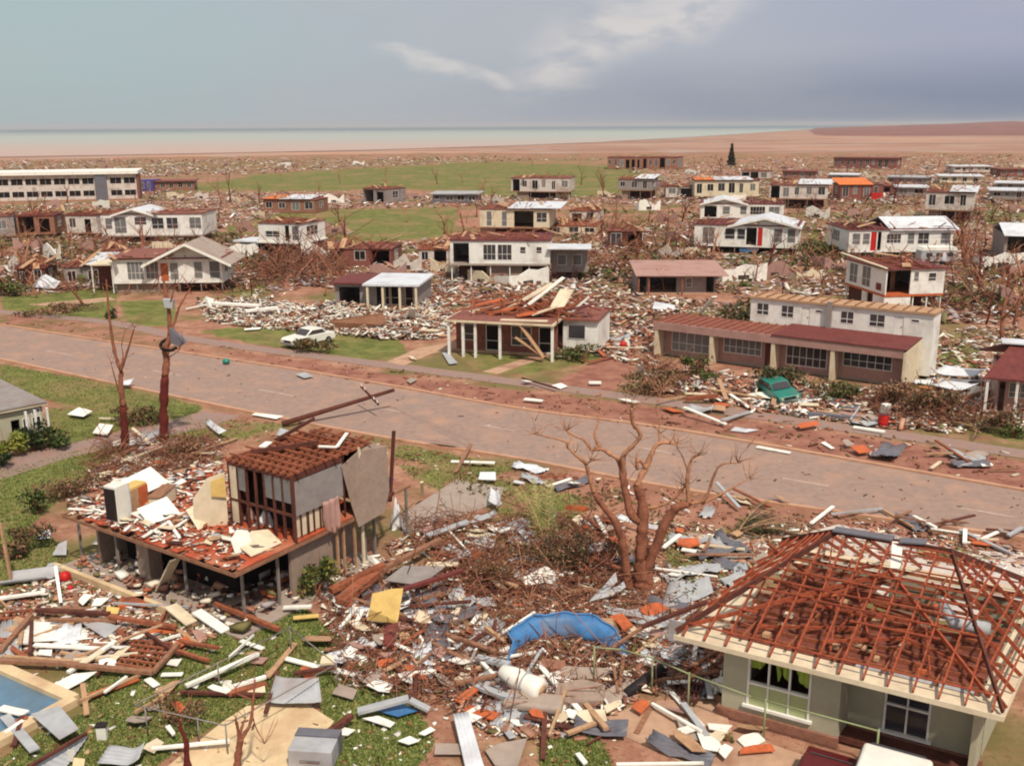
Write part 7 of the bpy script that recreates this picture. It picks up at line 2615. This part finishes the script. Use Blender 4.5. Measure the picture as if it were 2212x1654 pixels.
def rand_in(poly, rr):
    xs_, ys_ = [p[0] for p in poly], [p[1] for p in poly]
    while True:
        x, y = rr.uniform(min(xs_), max(xs_)), rr.uniform(min(ys_), max(ys_))
        if inpoly(np.array([x]), np.array([y]), poly)[0]:
            return x, y


zr_ = random.Random(21)
for poly, place, npk, nbd, nsh in ZONES:
    for kind, n in (('plank', npk), ('board', nbd), ('metal_sheet', nsh)):
        for _ in range(n):
            x, y = rand_in(poly, zr_)
            p = gp(x, y)
            k = zr_.uniform(0, math.pi)
            far_k = 1.0 if y > 1000 else 1.5
            z0 = zr_.uniform(.02, .22)
            if kind == 'plank':
                m = zr_.choice(PC)
                L_ = zr_.uniform(.7, 3.0) * far_k
                w_, t_ = zr_.uniform(.06, .2) * far_k, zr_.uniform(.04, .1)
                tl = zr_.uniform(-.12, .12)
                mb = MB().beam((-L_ / 2, 0, L_ / 2 * abs(tl) - L_ / 2 * tl + t_), (L_ / 2, 0, L_ / 2 * abs(tl) + L_ / 2 * tl + t_), w_, t_)
            elif kind == 'board':
                m = zr_.choice(BC)
                L_, w_ = zr_.uniform(.35, 1.2) * far_k, zr_.uniform(.25, .7) * far_k
                tl = zr_.uniform(0, .3)
                pts_ = [(-L_ / 2, -w_ / 2), (L_ / 2 * zr_.uniform(.6, 1.1), -w_ / 2 * zr_.uniform(.5, 1.1)), (L_ / 2, w_ / 2 * zr_.uniform(.4, 1)), (zr_.uniform(-.2, .2) * L_, w_ / 2 * zr_.uniform(.8, 1.2)), (-L_ / 2 * zr_.uniform(.5, 1), w_ / 2 * zr_.uniform(.5, 1))]
                mb = MB().prism([(a_, b_, .02 + tl * (b_ + w_ * .6)) for a_, b_ in pts_], (0, 0, .03))
            else:
                m = zr_.choice(SC)
                L_, w_ = zr_.uniform(1.0, 2.4) * far_k, zr_.uniform(.6, .9) * far_k
                v, f = [], []
                cu, ph = zr_.uniform(.1, .5), zr_.uniform(0, 6)
                for i in range(25):
                    for j in range(6):
                        a_, b_ = i / 24 - .5, j / 5 - .5
                        v.append((b_ * L_, a_ * w_ * (1 - .35 * max(0, b_) * (ph > 3)), .05 + .015 * math.sin(i * 1.57) + cu * (b_ * b_ * 1.6 * (b_ > -.2 or ph < 2) + .3 * math.sin(a_ * 3 + b_ * 4 + ph) ** 2) + .05 * math.sin(j * 2.1 + i * .5 + ph)))
                for i in range(24):
                    for j in range(5):
                        a_ = i * 6 + j
                        f.append((a_, a_ + 1, a_ + 7, a_ + 6))
                mb = MB().add(v, f)
            o = mb.build(kind, m, None, kind == 'metal_sheet')
            if kind == 'metal_sheet':
                o.modifiers.new('thick', 'SOLIDIFY').thickness = .008
            o.location, o.rotation_euler = (p.x, p.y, z0 if kind != 'metal_sheet' else z0 * .5), (0, 0, k)
            nm = kind.replace('_', ' ')
            tag(o, '%s loose %s lying %s' % (WORD[m], nm, place), nm, '%s %ss lying %s' % (WORD[m], nm, place))

# ------------------------------------------------------------------ litter nobody could count
PAL = {
    'mix': [((164, 114, 92), 4), ((188, 140, 112), 3.5), ((138, 90, 72), 2.5), ((230, 214, 190), 3), ((242, 236, 222), 2.4), ((172, 160, 156), 1.8), ((80, 52, 46), 1.8), ((176, 98, 66), 1.0), ((122, 112, 70), 1.2)],
    'white': [((236, 226, 206), 5), ((246, 240, 226), 3), ((170, 112, 88), 2.5), ((150, 96, 76), 2), ((80, 48, 42), 2), ((180, 168, 160), 2), ((214, 176, 140), 2)],
    'brown': [((150, 100, 78), 4), ((124, 78, 62), 2.5), ((176, 126, 100), 3), ((96, 62, 50), 1.5), ((110, 100, 60), 2.0), ((222, 206, 182), 1.2)],
    'lawn': [((236, 230, 214), 3), ((150, 96, 70), 2), ((180, 150, 110), 2), ((110, 70, 50), 1)],
    'far': [((182, 138, 116), 4), ((160, 114, 94), 3), ((132, 94, 80), 2), ((218, 202, 188), 3), ((240, 232, 222), 2.6), ((170, 156, 154), 1.6), ((92, 62, 58), 1.6), ((126, 118, 76), 2.0)],
}
LITTERZ = [
    # name, label, poly, n, palette, size, elongation, pile
    ('debris_litter', 'splintered timber and plaster litter between stilted house and pool shell', [(690, 1300), (900, 1130), (1340, 1120), (1380, 1300), (1560, 1330), (1570, 1520), (1390, 1500), (1260, 1600), (1060, 1590), (940, 1500), (740, 1480)], 7500, 'mix', .115, 3.2, .14),
    ('debris_litter', 'splintered litter spread below the stilted house and along the lawn edge', [(0, 1270), (140, 1250), (330, 1270), (520, 1350), (420, 1400), (250, 1440), (0, 1430)], 3600, 'mix', .11, 3.0, .1),
    ('debris_litter', 'sparse pale chips over the lower lawns', [(0, 1430), (640, 1310), (760, 1420), (900, 1500), (1340, 1590), (1340, 1680), (0, 1680)], 550, 'lawn', .08, 2.6, .02),
    ('debris_litter', 'litter heaped over the open deck edge and yard behind the stilted house', [(130, 1060), (300, 960), (480, 945), (480, 1050), (160, 1110)], 2600, 'mix', .13, 3.0, .2),
    ('debris_litter', 'litter on the yard between the hip roof, the road and the big bare tree', [(1380, 1130), (1880, 1130), (2212, 1190), (2212, 1240), (1680, 1200), (1560, 1330), (1400, 1290)], 2000, 'mix', .11, 3.2, .06),
    ('debris_litter', 'litter along the near verge of the road', [(500, 900), (800, 945), (1460, 1062), (2212, 1170), (2212, 1200), (1440, 1110), (1100, 1060), (800, 980), (480, 950)], 1500, 'brown', .09, 3.0, .03),
    ('debris_litter', 'litter along the red verge and footpath beyond the road', [(0, 672), (560, 760), (1120, 830), (1640, 900), (2212, 985), (2212, 1055), (1700, 965), (1120, 884), (560, 790), (0, 700)], 1300, 'brown', .12, 3.0, .03),
    ('debris_litter', 'sparse chips and straw scattered over the road', [(0, 705), (1123, 890), (2212, 1070), (2212, 1155), (1123, 985), (0, 772)], 260, 'brown', .06, 3.4, .01),
    ('debris_litter', 'white splintered rubble of a flattened house beyond the road', [(430, 655), (560, 650), (720, 665), (960, 650), (990, 700), (960, 735), (830, 735), (700, 720), (560, 712), (440, 695)], 8000, 'white', .22, 2.8, .8),
    ('debris_litter', 'rubble beside and behind the verandah house', [(900, 640), (1000, 600), (1400, 640), (1600, 660), (1600, 700), (1420, 720), (1420, 800), (1290, 770), (1300, 690), (980, 680)], 5200, 'mix', .26, 2.6, .5),
    ('debris_litter', 'rubble strip before the pink terrace', [(1400, 790), (1500, 800), (1940, 850), (2140, 870), (2130, 940), (1940, 930), (1640, 890), (1400, 845)], 3600, 'mix', .18, 2.8, .3),
    ('debris_litter', 'rubble at right between the end wall and the right edge', [(1990, 720), (2212, 700), (2212, 940), (2040, 890), (2000, 800)], 2000, 'mix', .22, 2.6, .3),
    ('debris_litter', 'middle distance rubble left of the green field', [(0, 470), (480, 500), (640, 530), (700, 600), (590, 650), (480, 610), (240, 625), (0, 640)], 5000, 'far', .36, 2.4, .6),
    ('debris_litter', 'middle distance rubble at centre', [(640, 530), (960, 520), (1500, 480), (1500, 600), (1360, 640), (960, 640), (640, 620)], 6000, 'far', .36, 2.4, .6),
    ('debris_litter', 'middle distance rubble at right', [(1480, 440), (2212, 440), (2212, 700), (2040, 700), (1840, 640), (1600, 650), (1500, 600)], 7000, 'far', .36, 2.4, .5),
    ('debris_litter', 'far rubble belts round the green fields', [(300, 412), (500, 415), (1100, 425), (1440, 425), (1500, 445), (1000, 448), (640, 455), (480, 495), (0, 470), (0, 445), (300, 440)], 7500, 'far', .42, 2.4, .7),
    ('debris_litter', 'far rubble of the suburb at upper right', [(1320, 345), (2212, 335), (2212, 445), (1480, 440), (1420, 425), (1420, 390), (1330, 365)], 10000, 'far', .55, 2.2, 1.1),
    ('debris_litter', 'far rubble along the shore at upper left', [(0, 348), (500, 345), (1000, 340), (1330, 345), (1000, 352), (560, 376), (300, 385), (0, 380)], 5500, 'far', .65, 2.2, 1.1),
]
for name, label, poly, n, pal, size, el, pile in LITTERZ:
    xs_, ys_ = [p[0] for p in poly], [p[1] for p in poly]
    X = rng.uniform(min(xs_), max(xs_), n * 4)
    Y = rng.uniform(min(ys_), max(ys_), n * 4)
    ok = inpoly(X, Y, poly)
    X, Y = X[ok][:n], Y[ok][:n]
    P = gp_np(X, Y)
    n_ = len(P)
    s = size * np.minimum(np.exp(rng.normal(0, .55, n_)), 2.4)
    e = 1 + (el - 1) * rng.uniform(0, 2, n_)
    size3 = np.stack([s * np.sqrt(e), s / np.sqrt(e) * rng.uniform(.6, 1.2, n_), rng.uniform(.02, .06, n_) * (1 + size * 3)], 1)
    clump = .5 + .5 * np.sin(P[:, 0] * 1.3 / (size * 8) + np.sin(P[:, 1] * .9 / (size * 8)) * 2) * np.sin(P[:, 1] * 1.1 / (size * 8) + 1.7)
    keep = rng.uniform(0, 1, n_) < (.35 + .9 * clump)
    P, size3, clump = P[keep], size3[keep], clump[keep]
    n_ = len(P)
    P[:, 2] = rng.uniform(0, 1, n_) ** 1.5 * pile * clump
    w = np.array([k[1] for k in PAL[pal]])
    cols = np.array([C(*k[0]) for k in PAL[pal]])[rng.choice(len(w), n_, p=w / w.sum())] * rng.uniform(.75, 1.2, (n_, 1))
    o = boxes_np(name, P, size3, rng.uniform(0, np.pi, n_), rng.normal(0, .22 if pile > .1 else .06, n_), np.clip(cols, 0, .9))
    tag(o, label, 'debris', kind='stuff')

# twigs and snapped branches
TW = [([(690, 1290), (1340, 1130), (1400, 1290), (1540, 1330), (1560, 1500), (1390, 1500), (1060, 1560), (740, 1480)], 3200, 'twig_litter', 'snapped twigs tangled in the foreground debris', .8, .018, .5),
      ([(860, 1120), (1320, 1120), (1340, 1300), (960, 1300)], 1800, 'twig_litter', 'dense brown twigs heaped left of the big bare tree', .9, .018, .9),
      ([(0, 480), (600, 520), (700, 620), (480, 640), (0, 640)], 1700, 'twig_litter', 'stripped branches among the left middle distance rubble', 2.0, .05, 1.8),
      ([(560, 520), (760, 520), (740, 620), (560, 610)], 1000, 'twig_litter', 'rust brown fallen branches below the small green field', 3.0, .06, 2.6),
      ([(1200, 480), (1520, 470), (1520, 610), (1220, 600)], 1100, 'twig_litter', 'stripped branches among the centre rubble', 2.4, .06, 2.2),
      ([(1560, 380), (2212, 400), (2212, 700), (2040, 690), (1700, 620)], 1800, 'twig_litter', 'stripped branches among the right middle distance rubble', 2.6, .06, 2.4),
      ([(1860, 860), (2140, 870), (2140, 930), (1900, 920)], 500, 'twig_litter', 'fallen boughs right of the cream end wall', 1.4, .025, 1.0),
      ([(1380, 780), (1470, 800), (1480, 860), (1400, 860)], 300, 'twig_litter', 'fallen boughs left of the pink terrace', 1.3, .025, .9),
      ([(220, 955), (480, 945), (470, 1010), (180, 1050)], 900, 'twig_litter', 'brown sticks behind the stilted house deck', 1.0, .02, .6)]
for poly, n, nm, label, L_, w_, pile in TW:
    xs_, ys_ = [p[0] for p in poly], [p[1] for p in poly]
    X = rng.uniform(min(xs_), max(xs_), n * 4)
    Y = rng.uniform(min(ys_), max(ys_), n * 4)
    ok = inpoly(X, Y, poly)
    P = gp_np(X[ok][:n], Y[ok][:n])
    n_ = len(P)
    P[:, 2] = rng.uniform(0, 1, n_) ** 2 * pile * .5
    l = L_ * np.exp(rng.normal(-.2, .5, n_))
    size3 = np.stack([l, np.full(n_, w_), np.full(n_, w_)], 1) * rng.uniform(.7, 1.3, (n_, 1))
    tw_c = np.array([C(*c) for c in ((156, 102, 78), (130, 82, 62), (176, 122, 94), (108, 70, 56))])
    o = boxes_np(nm, P, size3, rng.uniform(0, np.pi * 2, n_), rng.normal(0, .45, n_), tw_c[rng.integers(0, 4, n_)], None, .1)
    tag(o, label, 'branches', kind='stuff')

# scrubby regrowth
SCR = [([(0, 470), (480, 500), (640, 530), (590, 650), (0, 640)], 5000, .5), ([(1220, 460), (2212, 440), (2212, 700), (1840, 640), (1250, 610)], 7000, .5),
       ([(860, 1010), (1340, 1060), (1560, 1180), (1500, 1300), (1100, 1250)], 3500, .11), ([(690, 1290), (1100, 1260), (1100, 1560), (760, 1500)], 1800, .09)]
for i, (poly, n, size) in enumerate(SCR):
    xs_, ys_ = [p[0] for p in poly], [p[1] for p in poly]
    X = rng.uniform(min(xs_), max(xs_), n * 4)
    Y = rng.uniform(min(ys_), max(ys_), n * 4)
    ok = inpoly(X, Y, poly)
    P = gp_np(X[ok][:n], Y[ok][:n])
    cl_ = np.sin(P[:, 0] / (size * 9)) * np.sin(P[:, 1] / (size * 12) + np.sin(P[:, 0] / (size * 15)))
    P = P[cl_ > .1]
    n_ = len(P)
    a = rng.normal(0, 1, (n_, 3))
    a[:, 2] = np.abs(a[:, 2]) * .7
    a /= np.linalg.norm(a, axis=1, keepdims=True)
    b = np.cross(a, rng.normal(0, 1, (n_, 3)))
    b /= np.linalg.norm(b, axis=1, keepdims=True)
    P[:, 2] = rng.uniform(0, 1, n_) * size * 2
    s = size * rng.uniform(.5, 1.3, (n_, 1))
    V = np.stack([P - a * s, P + b * s * .5, P + a * s, P - b * s * .5], 1)
    V[:, :, 2] = np.maximum(V[:, :, 2], .01)
    gc = np.array([C(*c) for c in OLIVE + GREENS])
    o = np_mesh('scrub', V.reshape(-1, 3), np.arange(n_ * 4).reshape(n_, 4), gc[rng.integers(0, len(gc), n_)] * rng.uniform(.7, 1.2, (n_, 1)), LEAF)
    tag(o, ['low olive scrub among the left rubble', 'low olive scrub among the right rubble', 'weeds and low scrub round the big bare tree', 'weeds in the debris right of the stilted house'][i], 'scrub', kind='stuff')

# grass blades on the near lawns
bl_x, bl_y = [], []
for poly, s_ in GRASS[:13]:
    xs_, ys_ = [p[0] for p in poly], [p[1] for p in poly]
    n = int((max(xs_) - min(xs_)) * (max(ys_) - min(ys_)) * .09 * s_)
    X = rng.uniform(min(xs_), max(xs_), n)
    Y = rng.uniform(min(ys_), max(ys_), n)
    ok = inpoly(X, Y, poly)
    bl_x.append(X[ok])
    bl_y.append(Y[ok])
X, Y = np.concatenate(bl_x), np.concatenate(bl_y)
ok = (X > -60) & (X < 2270)
P = np.repeat(gp_np(X[ok], Y[ok]), 3, axis=0)
n_ = len(P)
P[:, :2] += rng.normal(0, .06, (n_, 2))
hgt = rng.uniform(.03, .09, n_)
yaw = rng.uniform(0, 6.28, n_)
dxy = np.stack([np.cos(yaw), np.sin(yaw), np.zeros(n_)], 1) * .035
ln = rng.normal(0, .05, (n_, 3))
ln[:, 2] = 0
tip = P + ln
tip[:, 2] = hgt
V = np.stack([P - dxy, P + dxy, tip], 1)
gc = np.array([C(*c) for c in ((106, 124, 58), (128, 138, 70), (90, 106, 46), (152, 148, 84))])
o = np_mesh('grass', V.reshape(-1, 3), np.arange(n_ * 3).reshape(n_, 3), gc[rng.integers(0, 4, n_)] * rng.uniform(.7, 1.15, (n_, 1)), LEAF)
tag(o, 'short rough grass on the near lawns and verges', 'grass', kind='stuff')

# broken stuff strewn over the open deck of the stilted house
dz_ = random.Random(77)
DS = [('board', 'white_board'), ('board', 'cream_paint'), ('board', 'tan_timber'), ('plank', 'white_board'), ('plank', 'rust_timber'), ('plank', 'brown_timber'), ('metal_sheet', 'grey_sheet'), ('board', 'white_board')]


def deck_put(o, x, y, z, yaw, tx=0, ty=0):
    p = dN + sx_ * x + sy_ * y
    o.location, o.rotation_euler = (p.x, p.y, ZD + z), (tx, ty, SYAW + yaw)


for i in range(64):
    kind, m = DS[i % 8]
    x, y = (dz_.uniform(.5, bx0 - .3), dz_.uniform(.5, SY - .6)) if i % 3 else (dz_.uniform(.6, SX * .75), dz_.uniform(by1 + .3, SY - .5))
    if kind == 'plank':
        L_ = dz_.uniform(.5, 2.2)
        mb = MB().box(-L_ / 2, L_ / 2, -.06, .06, .01, .06)
    else:
        L_, w_ = dz_.uniform(.3, .9), dz_.uniform(.25, .6)
        mb = MB().prism([(-L_ / 2, -w_ / 2, .02), (L_ / 2, -w_ / 2 * dz_.uniform(.3, 1), .02), (L_ / 2 * dz_.uniform(.6, 1), w_ / 2, .02 + .2 * dz_.random()), (-L_ / 2 * dz_.uniform(.4, 1), w_ / 2, .02 + .2 * dz_.random())], (0, 0, .02))
    nm = kind.replace('_', ' ')
    o = tag(mb.build(kind, m), '%s loose %s strewn on the open deck of the stilted house' % (WORD[m], nm), nm, '%s %ss on the open deck' % (WORD[m], nm))
    deck_put(o, x, y, .01 + .12 * dz_.random(), dz_.uniform(0, 3.1))
for label, m, x, y, pts, th in (
        ('large cream board heap propped at the near corner of the deck', 'cream_paint', bx0 * .62, .75, [(-.8, -.45, .03), (.7, -.5, .05), (.9, .4, .3), (.2, .55, .45), (-.7, .4, .25)], .04),
        ('white board with a dark window hole standing on the near deck corner', 'white_board', bx0 * .45, .9, [(-.5, 0, .02), (.35, -.05, .02), (.4, .25, .6), (-.1, .3, .8), (-.5, .2, .55)], .05),
        ('slanting white ceiling sheet behind the wardrobe on the deck', 'white_board', bx0 * .55, SY * .62, [(-.7, -.4, .05), (.7, -.5, .1), (.8, .4, .6), (-.6, .5, .5)], .03),
        ('cream fallen wall sheet leaning on the kitchen wall scrap', 'cream_paint', bx0 * .8, by1 + 1.0, [(-.7, -.5, .02), (.5, -.4, .1), (.6, .3, .8), (-.5, .4, .6)], .03),
        ('white ragged roof lining piece at the far side of the deck', 'white_board', bx0 * 1.0, SY - 1.0, [(-1.2, -.5, .1), (1.2, -.4, .3), (1.0, .5, .9), (-1.0, .6, .6)], .03)):
    o = tag(MB().prism(pts, (0, .01, th)).build('wall_board', m), label, 'board')
    deck_put(o, x, y, .02, 0)
o = MB()
c8 = [(-.7, -.3, .5), (-.3, -.55, .5), (.4, -.45, .6), (.65, 0, .7), (.3, .4, .7), (-.4, .35, .6)]
o.tube([Vector(c) for c in c8 + [c8[0]]], .05, 6)
for c in (c8[0], c8[2], c8[4]):
    o.tube([Vector(c), Vector((c[0] * 1.1, c[1] * 1.1, .02))], .04, 5)
o = tag(o.build('cane_chair_frame', 'white_paint', None, True), 'white bent round chair frame lying at the back of the deck', 'chair frame')
deck_put(o, bx0 * .75, SY - .6, .02, .4)
n_ = 3200
X, Y = rng.uniform(.0, SX - .2, n_), rng.uniform(.1, SY - .1, n_)
sel = (rng.uniform(0, 1, n_) < .35 + .6 * (Y / SY)) & ((X < bx0 - .1) | (Y > by1 + .1))
X, Y = X[sel], Y[sel]
n_ = len(X)
P = np.array([dN.x, dN.y, 0]) + X[:, None] * np.array(sx_) + Y[:, None] * np.array(sy_)
P[:, 2] = ZD + .006 + rng.uniform(0, .12, n_) ** 1.3
s = .08 * np.exp(rng.normal(0, .5, n_))
cols = np.array([C(*k[0]) for k in PAL['white']])[rng.integers(0, 7, n_)]
o = boxes_np('debris_litter', P, np.stack([s * 2, s * .8, np.full(n_, .03)], 1), rng.uniform(0, 3.14, n_), rng.normal(0, .15, n_), cols)
tag(o, 'plaster and timber chips covering the open deck of the stilted house', 'debris', kind='stuff')

# the thin haze that softens the far suburb and the shore
hz = MB().box(-26000, 26000, -60, 30000, -1.5, 60).build('haze', 'dark_void')
hz.data.materials.clear()
hm = bpy.data.materials.new('haze_air')
hm.use_nodes = True
nt = hm.node_tree
nt.nodes.clear()
ho = nt.nodes.new('ShaderNodeOutputMaterial')
pv = nt.nodes.new('ShaderNodeVolumePrincipled')
pv.inputs['Color'].default_value = (0.86, 0.84, 0.84, 1)
pv.inputs['Density'].default_value = 0.00007
nt.links.new(pv.outputs[0], ho.inputs['Volume'])
hz.data.materials.append(hm)
tag(hz, 'thin pale haze over the far suburb and tidal flats', 'haze', kind='stuff')

# a few more single pieces beside the edge house, and clutter under the stilted house
plank('pale yellow pole lying on the grass right of the edge house', 'cream_paint', 'V', (215, 903), (330, 907), .14, .08)
panel('board', 'white board on the grass left of the forked trunk', WB, 'V', [(200, 935), (215, 915), (245, 918), (232, 940)], [.05, .2, .2, .05], cat='board')
panel('board', 'white ragged board above the pale yellow pole', WB, 'V', [(145, 895), (170, 880), (200, 888), (180, 900)], [.05, .2, .1, .05], cat='board')
sheet('white sheet scrap on the verge beside the forked trunk', WS, 'V', [(260, 832), (268, 822), (290, 818), (282, 832)], [.05, .2, .3, .1], 4, .3)
n_ = 700
X, Y = rng.uniform(-.2, SX * .9, n_), rng.uniform(-.3, SY, n_)
P = np.array([dN.x, dN.y, 0]) + X[:, None] * np.array(sx_) + Y[:, None] * np.array(sy_)
P[:, 2] = .105 + rng.uniform(0, .5, n_) ** 2
s = .12 * np.exp(rng.normal(0, .5, n_))
cols = np.array([C(*k[0]) for k in PAL['mix']])[rng.integers(0, 9, n_)]
o = boxes_np('debris_litter', P, np.stack([s * 1.8, s, s * .6], 1), rng.uniform(0, 3.14, n_), rng.normal(0, .3, n_), cols)
tag(o, 'household clutter strewn under the stilted house', 'debris', kind='stuff')
